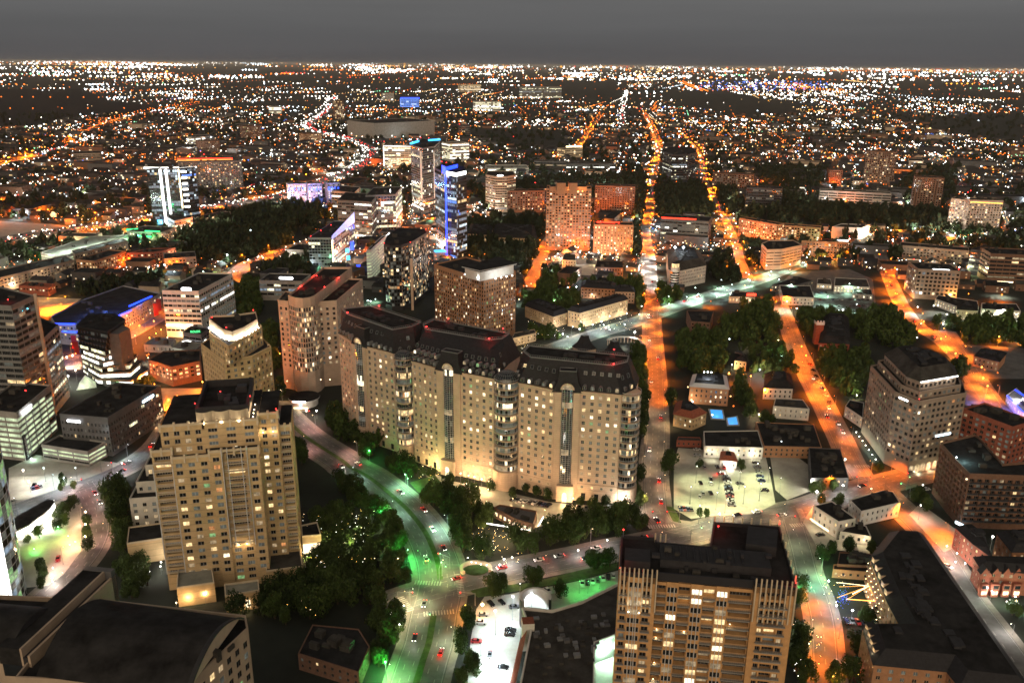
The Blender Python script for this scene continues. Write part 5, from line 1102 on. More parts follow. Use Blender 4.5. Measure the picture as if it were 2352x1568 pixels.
for k in range(len(PC)):
 A, B = PC[k], PC[(k + 1) % len(PC)]; n_ = norm(A, B); ox, oy = n_[1], -n_[0]; m_ = lerp(A, B, .5)
 if ox * m_[0] + oy * m_[1] > 0: continue
 q = max(1, int(hypot(A[0] - B[0], A[1] - B[1]) / 3.6))
 for i in range(q): x, y = lerp(A, B, (i + .5) / q); b = MB(); b.octa(x + ox, y + oy, 70, .45, 'lamp_white'); b.build('crown_lamp', r.T); point(r.T, 'crown_light', x + ox * 1.1, y + oy * 1.1, 70.8, (1, .85, .7), 420, .3)
for p in ((1460, 305), (1560, 375), (1745, 255)): x, y = G(p, 74, 'R1'); beacon(r.T, x, y, 74, 1, r=.4, power=120)
# curved-front stone tower
PR = ccw([G(p, 68, 'D2') for p in [(268, 885), (340, 912), (420, 920), (500, 908), (548, 890), (935, 590), (640, 590)]])
r = building('tall stone tower with bowed glass front and four red roof lights', PR, 68, wall='limestone', st=dict(bay=2.1, fh=3.6, wf=.66, hf=.74, base=16, top=5, pal='hotel', rec=.4, fr='metal_grey'), name='hotel_tower', cat='hotel', units=8, par=1.6)
w2 = []
for pts, hw in (([(160, 925), (268, 940), (340, 850), (240, 830)], 64), ([(572, 945), (775, 932), (1045, 705), (860, 700)], 62)):
 block(r.T, ccw([G(p, hw, 'D2') for p in pts]), 0, hw, 'limestone', dict(bay=4, fh=3.6, wf=.4, hf=.55, base=16, top=3, pal='hotel', fr='metal_grey'), front=range(4), wl=w2, units=4); occupy(ccw([G(p, hw, 'D2') for p in pts]), 2)
put_windows(r.T, w2)
for p, z in (((410, 775), 69), ((648, 785), 69), ((566, 667), 69), ((800, 690), 69)): x, y = G(p, z, 'D2'); beacon(r.T, x, y, 68, 1.2, r=.45, power=1500)
for p in ((2207, 690), (2270, 690), (1975, 700)): x, y = G(p, 14, 'R1'); x *= .985; y *= .985; b = MB(); b.octa(x, y, 14, .35, 'lamp_warm'); b.build('wall_lamp', r.T); point(r.T, 'wall_uplight', x, y - .5, 15, (1, .78, .5), 700, .3, spot=radians(60), aim=(x * 1.003, y * 1.003, 40))
x, y = G((2090, 870), 3, 'R1')
T = empty('round_pavilion', (x, y, 0), 'round lit restaurant pavilion with a small blue ring sign, below the bowed tower', 'restaurant')
b = MB(); b.cyl(x, y + 3, 0, 5, 9, 20, 'white_wall', 'roof_pale'); b.build('wall', T); b = MB(); b.cyl(x, y + 3, 5, 5.5, 10.5, 20, 'metal_white', 'roof_dark'); b.build('roof', T)
signbox(T, x - 1, y - 7.6, 5.4, 0, 9, .9, 'sign_white'); signbox(T, x, y - 7.8, .6, 0, 10, 1.6, 'screen_glow', 1800, WRM); b = MB()
for k in range(12): t0, t1 = pi / 6 * k, pi / 6 * (k + 1); b.bar((x + .8 * cos(t0), y - 8, 3.8 + .8 * sin(t0)), (x + .8 * cos(t1), y - 8, 3.8 + .8 * sin(t1)), .28, 'strip_cyan')
b.build('ring_sign', T); occupy([(x + 11 * cos(k * pi / 4), y + 3 + 11 * sin(k * pi / 4)) for k in range(8)])
# glass apartment tower with a bowed top
hS = height((1265, 985), (1240, 445), 'D2'); PS_ = ccw([G(p, hS + 11, 'D2') for p in [(1268, 335), (1330, 356), (1450, 352), (1560, 318), (1728, 215), (1690, 178), (1420, 165), (1300, 250)]])
r = building('dark glass tower with bowed crown and pale piers, left of the brick hotel tower', PS_, hS + 11, wall='steel_dark', st=dict(bay=2.6, fh=3.3, wf=.86, hf=.74, base=4, top=1, pal='resi', rec=.15, fr='metal_grey'), name='apartment_tower', cat='apartment tower', units=4)
for px_ in (1340, 1440, 1555): A = G((px_, 470), hS - 1, 'D2'); b = MB(); b.bar((A[0] * .993, A[1] * .993, 0), (A[0] * .993, A[1] * .993, hS - 1), 2.2, 'limestone'); b.build('pier', r.T)
for p in ((1273, 318), (1545, 308), (1708, 172)): x, y = G(p, hS + 13, 'D2'); beacon(r.T, x, y, hS + 11, 1.6, r=.4, power=300)
# brick hotel tower with oversailing roof
P3, hT = foot('T2', [(638, 965), (978, 1068), (1200, 1010)], (2, (1203, 1443)))
r = building('brown brick hotel tower with white uplit crown under an oversailing flat roof', P3, hT, wall='brick_orange', st=dict(bay=3.1, fh=3.2, wf=.5, hf=.6, base=4, top=2, pal='resi', fr='metal_white'), name='hotel_tower', cat='hotel', units=3)
b = MB(); b.prism(ccw([G(p, hT + 8, 'T2') for p in [(828, 975), (955, 1003), (1207, 955), (1080, 905)]]), hT + 7.4, hT + 8, 'metal_white', 'roof_dark'); Pi = ccw([G(p, hT + 7, 'T2') for p in [(850, 990), (955, 1018), (1185, 968), (1070, 925)]]); b.prism(Pi, hT, hT + 7.4, 'white_wall', 'roof_dark'); b.build('crown', r.T)
for t in (.05, .35, .65, .95): x, y = lerp(Pi[0], Pi[1], t); x, y = G(lerp((845, 1030), (945, 1065), t), hT + 1, 'T2'); b = MB(); b.octa(x, y - .5, hT + 1.5, .6, 'lamp_white'); b.build('crown_lamp', r.T); point(r.T, 'crown_light', x, y - .9, hT + 3, (.95, 1, 1), 900, .3)
for t in (0, .33, .66, 1): x, y = G(lerp((1062, 1060), (1175, 1040), t), hT + 1, 'T2'); b = MB(); b.octa(x, y - .5, hT + 1.5, .6, 'lamp_white'); b.build('crown_lamp', r.T); point(r.T, 'crown_light', x, y - .9, hT + 3, (.95, 1, 1), 700, .3)
GL = dict(run=True, bay=3, fh=3.5, wf=.9, hf=.8, base=4, top=1, pal='cool', rec=.12)
r = TW('tallest glass residential tower with cyan and red lights on its crown', 'T2', [(476, 140), (560, 165), (640, 150), (680, 115), (560, 95)], (0, (503, 600)), wall='metal_grey', st=dict(GL, pal='office'), name='apartment_tower', cat='apartment tower', strips=(((476, 128, 1.02), (530, 112, 1.02), 'strip_cyan', 2.4), ((600, 105, 1.02), (678, 100, 1.02), 'strip_cyan', 2.4), ((545, 180, .97), (550, 180, 0.3), 'metal_white', 2.2), ((636, 180, .97), (640, 180, .3), 'metal_white', 1.6)), beacons=((520, 100), (545, 90), (600, 92)))
r = TW('rounded glass tower with a vertical blue light line and white crown band', 'T2', [(640, 300), (716, 335), (790, 345), (860, 330), (845, 290), (700, 265)], (0, (655, 868)), wall='steel_dark', st=dict(GL, pal='cool'), name='apartment_tower', cat='apartment tower', beacons=((690, 255), (722, 262)))
A = G((717, 336), r.h, 'T2'); b = MB(); b.bar((A[0] * .997, A[1] * .997, 2), (A[0] * .997, A[1] * .997, r.h + 9), 1.5, 'strip_blue'); b.build('light_strip', r.T)
b = MB(); Pb = ccw([G(p, r.h + 5, 'T2') for p in [(722, 318), (790, 330), (858, 315), (840, 285), (740, 285)]]); b.prism(Pb, r.h + .9, r.h + 5, 'strip_white', 'roof_dark'); b.build('crown_band', r.T)
b = MB(); Pb = ccw([G(p, r.h + 9, 'T2') for p in [(690, 275), (720, 290), (800, 270), (790, 255)]]); b.prism(Pb, r.h, r.h + 9, 'strip_blue', 'roof_dark'); b.build('roof_house', r.T)
for z in (2, 20, 40, 60, 80): point(r.T, 'blue_wash', A[0] * .975, A[1] * .975, z + 2, (.05, .3, 1) if z > 10 else CYN, 3500, 1)
x, y = G((700, 915), 1, 'T2'); T = empty('swimming_pool', (x, y, 0), 'glowing turquoise pool at the foot of the blue-lined tower', 'pool'); b = MB(); b.box(x, y, 9, 20, 12, .4, .2, 'strip_cyan'); b.build('water', T); b = MB(); b.box(x, y, 0, 24, 16, 9.2, .2, 'concrete'); b.build('deck', T)
TW('green-tinted glass office with a round white glowing sign', 'T2', [(165, 490), (372, 482), (415, 428)], (1, (392, 740)), wall='metal_grey', st=dict(GL, pal='bright', bay=4), signs=(((335, 458), 1.04, 7.5, 7.5, 'sign_white'),), lights=(((430, 470), 20, ORG, 3000),))
TW('dark unfinished-looking glass office with a lit floor band', 'T2', [(-30, 520), (205, 535), (250, 480)], (1, (232, 800)), wall='concrete_dark', st=dict(RIB, pal='office', bay=6), beacons=((148, 676),))
TW('white square block under construction with pale open floors', 'T2', [(-70, 455), (90, 470), (130, 430)], (1, (100, 600)), wall='concrete', st=dict(RIB, pal='office', bay=6))
r = TW('slant-topped glass office with blue video panels on its corner', 'D2', [(478, 270), (722, 272), (965, 95)], (1, (745, 592)), wall='metal_grey', st=dict(GL, pal='office', bay=3.4), beacons=((612, 192), (717, 133), (505, 250), (1052, 110)), strips=(((727, 290, .97), (740, 560, .1), 'strip_warm', 1.0),))
b = MB(); a_, c_, d_ = G((725, 272), r.h, 'D2'), G((965, 95), r.h, 'D2'), None; b.face([(*a_, r.h - 1), (*c_, r.h - 1), (*c_, r.h + 12), (*a_, r.h + 3)], 'room_blue'); b.build('screen_wall', r.T)
for p, z, m in (((938, 125), 30, 'strip_blue'), ((935, 300), 22, 'strip_blue'), ((935, 340), 18, 'strip_blue'), ((885, 370), 16, 'strip_cyan'), ((895, 445), 8, 'strip_cyan'), ((1000, 540), 4, 'strip_blue')): x, y = G(p, z, 'D2'); b = MB(); b.box(x * .985, y * .985, z - 2.5, 4, .5, 5, .5, m); b.build('light_panel', r.T); point(r.T, 'panel_light', x * .975, y * .975, z, BLU if 'blue' in m else CYN, 1500, .8)
r = TW('white concrete garage with slanted lit ribs, right of the slant-topped office', 'D2', [(1085, 405), (1135, 395), (1300, 240)], (1, (1125, 752)), wall='white_wall', st=dict(RIB, pal='garage', bay=6, fh=3.4, hf=.4), name='parking_garage', cat='parking garage', lights=(((1180, 600), 10, (1, .6, .6), 2500), ((1030, 600), 8, ORG, 2500)), signs=(((1313, 232), 1.0, 16, 3, 'sign_white'),))
TW('low dark office with green-lit windows behind the bowed stone tower', 'T1', [(1785, 1075), (2080, 1082)], 19, 30, wall='concrete', st=dict(RIB, pal='office'), signs=(((1970, 1052), 1.1, 14, 2.5, 'sign_white'),), units=6)
TW('pale parking structure with lit decks left of the slant-topped office', 'T1', [(1968, 860), (2150, 870)], 15, 34, wall='concrete', st=dict(RIB, pal='bright', fh=3.4), name='parking_garage', cat='parking garage')
r = TW('brown residential tower with orange glowing twin crown', 'T2', [(1413, 440), (1722, 445)], (0, (1412, 860)), 26, wall='brick_orange', st=dict(RES, pal='resi', bay=3.7, wf=.6), name='apartment_tower', cat='apartment tower')
for (a, c_, zz) in ((1440, 1690, 6), (1485, 1545, 13), (1570, 1625, 13)): W2, _ = foot('T2', [(a, 425 if zz < 10 else 400), (c_, 425 if zz < 10 else 400)], r.h + zz, 14); b = MB(); b.prism(W2, r.h, r.h + zz, 'brick_orange', 'roof_dark'); b.build('crown', r.T)
for k in range(7): x, y = G((1480 + k * 30, 445), r.h + 3, 'T2'); x *= .993; y *= .993; b = MB(); b.octa(x, y, r.h + 2, .7, 'lamp_orange'); b.build('crown_lamp', r.T); point(r.T, 'crown_light', x, y, r.h + 3, (1, .45, .12), 3500, .5)
for k in range(6): x, y = G((1440 + k * 50, 870), 3, 'T2'); point(r.T, 'base_light', x * .985, y * .985, 4, (1, .6, .3), 2500, .6)
r = TW('tan apartment block with a red-lit roof terrace, right of the orange-crowned tower', 'T2', [(1742, 690), (2012, 695)], (0, (1742, 895)), 22, wall='brick_orange', st=dict(RES, pal='warm', wf=.35), name='apartment_block', cat='apartment building', strips=(((1760, 668, 1.05), (1915, 672, 1.05), 'strip_red', 1.6),), lights=(((1800, 900), 4, (1, .75, .4), 5000), ((1880, 900), 4, (1, .75, .4), 5000), ((1850, 650), 45, RED, 2500)))
TW('plain dark apartment slab left of the orange avenue', 'T2', [(1748, 420), (2022, 428)], (0, (1748, 605)), 22, wall='brick_brown', st=dict(RES, pal='dark'), name='apartment_block', cat='apartment building')
TW('rounded office block with white sign and banded floors', 'T2', [(992, 345), (1060, 358), (1140, 358), (1200, 348), (1180, 320), (1010, 320)], (0, (1000, 585)), wall='limestone_dark', st=dict(RIB, pal='office', bay=4, hf=.45), signs=(((1093, 352), 1.0, 10, 4, 'sign_white'),))
TW('brown apartment block with a red roof light beside the orange-crowned tower', 'T2', [(1145, 458), (1402, 455)], (0, (1150, 605)), 20, wall='brick_brown', st=dict(RES, pal='resi'), name='apartment_block', cat='apartment building', beacons=((1335, 400),), lights=(((1250, 600), 4, WRM, 4000),))
r = TW('wide low hall with a glowing white roof', 'T2', [(1000, 300), (1290, 300)], 12, 60, wall='white_wall', roof='roof_pale', st=dict(RIB, pal='bright'), name='hall', cat='hall', lights=tuple(((1030 + 60 * k, 292), 26, (.8, 1, .9), 26000) for k in range(5)))
TW('huge windowless brown box building on the skyline side', 'V', [(860, 284), (998, 278)], (0, (862, 320)), 160, wall='concrete', st=dict(base=999), name='warehouse', cat='warehouse', lights=(((930, 330), 10, WRM, 60000),))
TW('floodlit white office with bright horizontal bands, below the windowless box', 'T2', [(290, 150), (490, 152)], (0, (292, 300)), 50, wall='white_wall', st=dict(RIB, pal='bright', hf=.6, bay=9), strips=(((290, 145, 1.0), (490, 150, 1.0), 'strip_white', 1.5), ((292, 150, .95), (292, 260, .05), 'strip_white', 3)))
TW('floodlit white annex right of the tallest glass tower', 'T2', [(690, 120), (745, 130)], (0, (700, 260)), 50, wall='white_wall', st=dict(RIB, pal='bright', hf=.6))
TW('domed classical hall floodlit in warm white, end of the orange ramp', 'T2', [(1540, 170), (1660, 165)], (0, (1545, 228)), 40, wall='cream_trim', st=dict(RIB, pal='warm', bay=5), name='hall', cat='hall', strips=(((1548, 150, 1.1), (1655, 148, 1.1), 'strip_warm', 3),))
TW('dark office slab with a few lit windows left of the classical hall', 'T2', [(1325, 250), (1545, 255)], (0, (1325, 320)), 26, wall='concrete_dark', st=dict(RIB, pal='dark'))
TW('long dark office slab with one lit bay, right of centre behind the trees', 'T2', [(1550, 268), (1885, 268)], (0, (1550, 325)), 26, wall='concrete_dark', st=dict(RIB, pal='office', bay=12))
TW('round dark glass office beside the orange avenue', 'V', [(1523, 348), (1545, 356), (1580, 356), (1600, 350), (1590, 338), (1535, 338)], (0, (1527, 412)), wall='steel_dark', st=dict(RIB, pal='office', bay=3, hf=.5), beacons=((1560, 338),), strips=())
TW('low pavilion with a red light line along its roof, right of the avenue', 'V', [(1518, 503), (1628, 510)], (0, (1519, 545)), 40, wall='concrete_dark', st=dict(RIB, pal='office', bay=6), strips=(((1519, 500, 1.02), (1600, 504, 1.02), 'strip_red', 1.6),), signs=(((1530, 505), .9, 12, 3, 'sign_cool'),))
# white office with round corner
hz_ = height((200, 642), (203, 425), 'D3'); PZ = [G(p, hz_, 'D3') for p in [(80, 400), (120, 425), (203, 422), (548, 352), (470, 190), (60, 160)]]
r = building('white office with a round banded corner tower and slate roof on the green avenue', PZ, hz_, wall='white_wall', st=dict(bay=2.4, fh=3.3, wf=.45, hf=.5, base=3, top=1, pal='dark'), cat='office building', units=0, par=.3)
hip(r.T, PZ, hz_ + .3, 8, 7, 'roof_grey'); cx_, cy_ = G((158, 430), hz_, 'D3'); b = MB(); b.cyl(cx_, cy_, 0, hz_ + 5, 4.6, 20, 'white_wall', 'roof_dark'); b.build('round_corner', r.T)
for f in range(6): b = MB(); b.cyl(cx_, cy_, 4 + f * hz_ / 7, 5.7 + f * hz_ / 7, 4.75, 20, 'glass'); b.build('window_band', r.T)
b = MB(); b.cyl(cx_, cy_, hz_ + 5, hz_ + 9, 3.8, 14, 'room_warm', 'roof_dark'); b.build('lantern', r.T)
for p in ((160, 100), (265, 102)): x, y = G(p, hz_ + 14, 'D3'); b = MB(); b.octa(x, y, hz_ + 12, 1.4, 'lamp_cool'); b.cyl(x, y, hz_ + 5, hz_ + 12, .2, 6, 'metal_grey'); b.build('roof_floodlight', r.T); point(r.T, 'floodlight', x, y - 3, hz_ + 16, (.85, .95, 1), 6000, 1)
for z in (2, 12): point(r.T, 'wall_light', cx_ - 4, cy_ - 12, z, (1, .92, .75), 2500, 1)
TW('white banded many-sided office at the green avenue junction', 'D3', [(1243, 82), (1310, 160), (1500, 155), (1752, 100), (1640, 40), (1330, 45)], (1, (1272, 405)), wall='limestone', st=dict(RIB, pal='dark', bay=8, hf=.3, fh=3.8), lights=(((1400, 430), 4, (.85, 1, .85), 6000),))
r = TW('red and cream apartments washed in orange light with a pink neon corner', 'D3', [(1745, 48), (1850, 55), (2195, 72), (2340, 66)], (0, (1762, 225)), wall='brick_orange', st=dict(RES, pal='resi', bay=3.5), name='apartment_block', cat='apartment building', strips=(((2210, 35, 1.08), (2330, 40, 1.08), 'strip_white', 1.4),), lights=tuple(((1850 + 90 * k, 250), 5, (1, .5, .08), 9000) for k in range(5)))
TW('long brown apartment row lit orange from the street, left part', 'T3', [(390, 645), (652, 690)], (0, (392, 765)), 16, wall='brick_orange', st=dict(RES, pal='warm', bay=3.6), name='apartment_block', cat='apartment building', lights=(((420, 760), 5, ORG, 7000), ((540, 780), 5, ORG, 7000)))
TW('long brown apartment row lit orange from the street, right part', 'T3', [(655, 690), (950, 712)], (0, (657, 785)), 16, wall='brick_orange', st=dict(RES, pal='warm', bay=3.6), name='apartment_block', cat='apartment building', lights=(((720, 790), 5, ORG, 7000),))
TW('blank white-walled theatre block with floodlit end', 'T3', [(1030, 705), (1232, 712), (1292, 690)], (1, (1235, 790)), wall='white_wall', st=dict(base=999), name='theatre', cat='theatre', lights=(((1262, 770), 6, WHT, 9000), ((1280, 740), 12, WHT, 6000)))
r = TW('pale square-windowed office block with orange-washed base on the right', 'D4', [(885, 622), (1010, 715), (1545, 745)], (1, (990, 1082)), wall='beige', st=dict(bay=3.8, fh=4, wf=.62, hf=.55, base=4, top=1.4, pal='office'), beacons=((955, 590), (1520, 715)), signs=(((1300, 718), 1.0, 16, 1.8, 'sign_white'),), lights=(((1300, 1060), 6, ORG, 9000), ((1450, 1050), 6, ORG, 9000), ((900, 1040), 4, (1, .8, .5), 5000), ((820, 900), 6, (1, .3, .08), 9000)))
TW('long tan apartment slab with green-lit end wall', 'T3', [(1500, 832), (1975, 872)], (0, (1495, 918)), 24, wall='beige', st=dict(RES, pal='resi'), name='apartment_block', cat='apartment building', lights=(((1960, 980), 8, (.8, 1, .4), 9000), ((1560, 930), 8, WRM, 3000)))
TW('dark striped office slab with a lit shop below, right edge', 'T3', [(2125, 890), (2480, 905)], (0, (2118, 1085)), 34, wall='brick_brown', st=dict(RIB, pal='dark'), strips=(((2130, 1075, .12), (2340, 1085, .12), 'strip_warm', .9),))
TW('dark glazed office left of the striped slab at the right edge', 'T3', [(1985, 860), (2118, 880)], (0, (1985, 1030)), 34, wall='steel_dark', st=dict(RIB, pal='office'))
TW('pair of tan residential towers with yellow roof line, taller part', 'T3', [(1980, 520), (2212, 525)], (0, (1975, 745)), 24, wall='beige', st=dict(RES, pal='resi'), name='apartment_tower', cat='apartment tower', strips=(((1985, 530, .98), (2205, 540, .98), 'strip_orange', .9),), lights=(((2050, 760), 6, WRM, 5000),))
TW('slim tan tower with a white pylon and red light on top', 'T3', [(1850, 510), (1965, 520)], (0, (1838, 722)), 24, wall='beige', st=dict(RES, pal='warm'), name='apartment_tower', cat='apartment tower', strips=(((1967, 500, 1.05), (1967, 560, .85), 'strip_white', 3),), beacons=((1985, 455), (1965, 465)), lights=(((1900, 720), 6, (1, .3, .3), 5000),))
TW('tall dark balcony tower on the right, alone above the trees', 'T3', [(1270, 182), (1480, 190)], (0, (1262, 402)), 26, wall='brick_brown', st=dict(RES, pal='resi'), name='apartment_tower', cat='apartment tower', lights=(((1300, 400), 4, WRM, 8000),))
TW('dim brown tower behind the trees right of the long striped slab', 'T3', [(1600, 360), (1805, 370)], (0, (1640, 595)), 26, wall='brick_brown', st=dict(RES, pal='dark'), name='apartment_tower', cat='apartment tower', lights=(((1690, 600), 4, WRM, 5000),))
TW('long unlit office slab with pale horizontal stripes', 'T3', [(948, 452), (1440, 475)], (0, (938, 560)), 24, wall='concrete', st=dict(RIB, pal='dark', hf=.45, bay=14))
TW('dark office block with two lit floors, beyond the tree belt', 'T3', [(445, 432), (690, 442)], (0, (445, 600)), 24, wall='steel_dark', st=dict(RIB, pal='dark', bay=3))
TW('brown apartments with scattered lit rooms left of the dark office block', 'T3', [(210, 332), (490, 345)], (0, (205, 442)), 20, wall='brick_brown', st=dict(RES, pal='resi'), name='apartment_block', cat='apartment building', lights=(((260, 450), 4, ORG, 6000),))
TW('narrow dark block in front of the lone balcony tower', 'T3', [(1010, 312), (1105, 315)], (0, (1005, 425)), 30, wall='brick_brown', st=dict(RES, pal='dark'), name='apartment_block', cat='apartment building')
# left distance
r = TW('tall glass tower outlined with white vertical light lines, by the freeway', 'T1', [(1012, 305), (1232, 302), (1345, 292)], (0, (1075, 722)), wall='steel_dark', st=dict(GL, pal='cool'), name='apartment_tower', cat='apartment tower', strips=(((990, 296, 1.0), (1240, 296, 1.0), 'strip_white', 1.8), ((1240, 300, 1.0), (1350, 290, 1.0), 'strip_white', 1.8)))
for px_, m, w_, z0 in ((1100, 'strip_white', 2.2, 5), (1140, 'strip_white', 2.2, 22), (1228, 'strip_warm', 1.2, 30)): A = G((px_, 300), r.h, 'T1'); b = MB(); b.bar((A[0] * .992, A[1] * .992, z0), (A[0] * .992, A[1] * .992, r.h), w_, m); b.build('light_strip', r.T)
for f in range(7): A = G((1262, 300), r.h, 'T1'); b = MB(); b.box(A[0] * .99, A[1] * .99, r.h * (.95 - f * .095), 7, 1, 2.4, .3, 'strip_white'); b.build('lit_balcony', r.T)
x, y = G((1098, 648), 14, 'T1'); b = MB(); b.box(x * .985, y * .985, 10, 6, .6, 6, .2, 'strip_cyan'); b.build('video_panel', r.T); point(r.T, 'panel_light', x * .98, y * .98, 12, (.4, .8, 1), 9000, 1)
TW('round-cornered podium with glowing white floors at the white-lined tower', 'T1', [(1150, 640), (1200, 665), (1325, 640), (1320, 620), (1180, 610)], (1, (1210, 755)), wall='metal_white', st=dict(RIB, pal='bright', hf=.6, bay=4), name='podium_building', lights=(((1130, 740), 6, WHT, 8000),))
TW('wide apartment tower outlined in red and orange light', 'T1', [(1225, 250), (1605, 243), (1662, 250)], (2, (1680, 452)), wall='concrete_dark', st=dict(RES, pal='resi'), name='apartment_tower', cat='apartment tower', strips=(((1222, 238, 1.0), (1600, 232, 1.0), 'strip_red', 2.6), ((1222, 244, .97), (1600, 240, .97), 'strip_orange', 1.2), ((1330, 245, 1.0), (1330, 290, .8), 'strip_orange', 1.4)), beacons=((1310, 205), (1405, 205)), lights=(((1400, 225), 70, RED, 9000),))
for i, (a, c_) in enumerate(((1978, 2106), (2120, 2216), (2255, 2340))):
 r = TW(('left one of three hotel blocks washed in deep blue light', 'middle one of three hotel blocks washed in deep blue light', 'right one of three hotel blocks washed in deep blue light')[i], 'T1', [(a, 412 - i * 4), (c_, 408 - i * 4)], (0, (a + 6, 548)), 24, wall='concrete', st=dict(RES, pal='warm', base=3), name='hotel', cat='hotel')
 for k in range(4):
  x, y = G((a + (c_ - a) * (k + .5) / 4, 440), r.h * .8, 'T1'); point(r.T, 'blue_wash', x * .985, y * .985, r.h * .85, BLU, 16000, .6); b = MB(); b.box(x * .99, y * .99, r.h * .78, 2.2, .6, 5, 0, 'strip_blue'); b.build('blue_light', r.T)
P = [G(p, 14, 'T1') for p in [(280, 882), (430, 912), (885, 762), (620, 770)]]
r = building('long parking deck with a floodlit pale green roof beside the freeway', P, 14, wall='concrete', roof='roof_pale', st=dict(RIB, pal='garage', fh=3), name='parking_garage', cat='parking garage', units=4)
for k in range(5): x, y = G(lerp((330, 875), (820, 770), k / 4), 18, 'T1'); point(r.T, 'deck_light', x, y, 20, (.8, 1, .85), 16000, .6)
for p in ((300, 880), (480, 905), (620, 775)): x, y = G(p, 12, 'T1'); point(r.T, 'deck_light', x, y - 4, 10, (.1, 1, .3), 9000, .6)
r = TW('low block crowned with bright green light lines', 'T1', [(870, 735), (1110, 745)], 14, 40, wall='concrete', st=dict(RES, pal='warm'), name='apartment_block', cat='apartment building', strips=(((870, 720, 1.0), (950, 716, 1.0), 'strip_green', 1.6), ((940, 762, 1.0), (1040, 768, 1.0), 'strip_green', 1.6), ((1000, 730, 1.0), (1100, 735, 1.0), 'strip_green', 1.6)), lights=(((950, 750), 16, (.05, 1, .25), 14000), ((1060, 750), 16, (.05, 1, .25), 14000)))
TW('brown brick corner apartments with a bright stair tower', 'T1', [(525, 932), (650, 942), (868, 872)], (1, (655, 1042)), wall='brick_orange', st=dict(RES, pal='warm'), name='apartment_block', cat='apartment building', lights=(((600, 1040), 5, WRM, 9000), ((760, 1010), 5, WRM, 4000)))
TW('long tan apartment row running to the left edge, nearer one', 'T1', [(-100, 1080), (510, 935), (450, 900)], 14, wall='beige', st=dict(RES, pal='resi'), name='apartment_block', cat='apartment building', lights=(((100, 1100), 5, WRM, 5000), ((300, 1060), 5, WRM, 5000), ((450, 1020), 5, (.8, 1, .5), 4000)))
TW('long tan apartment row below the floodlit deck', 'T1', [(515, 895), (880, 800), (850, 780)], 15, wall='beige', st=dict(RES, pal='resi'), name='apartment_block', cat='apartment building', lights=(((700, 870), 5, WRM, 5000), ((860, 840), 5, (.8, 1, .5), 5000)))
TW('red-brown stepped apartments beside the dark park', 'T1', [(870, 885), (1060, 880), (1210, 850)], 14, wall='brick_red', st=dict(RES, pal='resi'), name='apartment_block', cat='apartment building', lights=(((1000, 930), 5, ORG, 5000),))
TW('grey slate-blue apartments left of the playing field', 'T1', [(1130, 925), (1350, 910)], 12, 30, wall='grey_wall', st=dict(RES, pal='dark'), name='apartment_block', cat='apartment building', lights=(((1200, 950), 5, WRM, 3000),))
TW('tan apartments at the edge of the park, right of the white-lined tower', 'T1', [(1400, 650), (1615, 605)], (0, (1402, 700)), 24, wall='beige', st=dict(RES, pal='resi'), name='apartment_block', cat='apartment building', lights=(((1550, 690), 5, WRM, 5000),))
TW('orange-roofed market hall left behind the blue-trimmed apartments', 'T1', [(130, 1110), (330, 1125), (380, 1100)], 8, wall='brick_red', roof='roof_tile', st=dict(RES, pal='warm'), name='market_hall', cat='hall', lights=(((250, 1095), 18, ORG, 7000), ((400, 1140), 6, ORG, 6000), ((60, 1120), 6, ORG, 7000)))
TW('pale banded office among the lights on the left', 'T1', [(500, 200), (690, 195)], (0, (505, 250)), 60, wall='beige', st=dict(RIB, pal='dark', bay=9), lights=(((600, 260), 8, WRM, 20000),))
TW('bright white hotel with a blank floodlit wall, far left', 'T1', [(1288, 90), (1325, 92), (1412, 82)], (1, (1325, 155)), wall='white_wall', st=dict(RIB, pal='bright', base=6), name='hotel', cat='hotel', lights=(((1300, 150), 20, WHT, 60000),))
TW('brown office tower beside the bright white hotel', 'T1', [(1368, 115), (1510, 110)], (0, (1370, 195)), 40, wall='brick_brown', st=dict(RES, pal='dark'))
TW('dark office tower with a white sign on its roof edge', 'T1', [(1655, 10), (1800, 8)], (0, (1660, 100)), 50, wall='brick_brown', st=dict(RES, pal='resi'), signs=(((1755, 5), 1.0, 34, 6, 'sign_white'),))
TW('slim brown tower beside the freeway bend', 'V', [(764, 232), (789, 232)], (0, (764, 278)), 45, wall='brick_brown', st=dict(RES, pal='warm', bay=6, fh=5), name='apartment_tower', cat='apartment tower')
TW('pinkish lit hotel block left of the freeway', 'T1', [(2100, 65), (2215, 60)], (0, (2102, 130)), 40, wall='brick_orange', st=dict(RES, pal='warm'), name='hotel', cat='hotel')
TW('blue-framed office glowing on the far side', 'V', [(921, 228), (962, 228)], (0, (922, 246)), 60, wall='room_blue', st=dict(RIB, pal='cool', bay=14, fh=7), strips=(((920, 226, 1.0), (963, 226, 1.0), 'strip_blue', 8),))
for i, (a, c_, yt, yb, w_, pl, lb) in enumerate(((1058, 1105, 195, 212, 'cream_trim', 'warm', 'far cream hospital block with red roof lights'), (1092, 1150, 234, 256, 'white_wall', 'bright', 'far white glowing hospital block'), (617, 645, 246, 262, 'white_wall', 'bright', 'far white block left of the freeway'), (880, 905, 215, 232, 'white_wall', 'office', 'far pale slab left of the blue-framed office'), (1200, 1290, 200, 226, 'concrete', 'office', 'far broad office cluster with green lights'), (1055, 1080, 290, 312, 'concrete_dark', 'dark', 'far dark block right of the windowless box'), (430, 470, 315, 332, 'concrete', 'bright', 'far lit low tower on the left plain'))):
 TW(lb, 'V', [(a, yt), (c_, yt)], (0, (a, yb)), 70, wall=w_, st=dict(RIB, pal=pl, bay=10, fh=7), name='far_block', cat='office building')
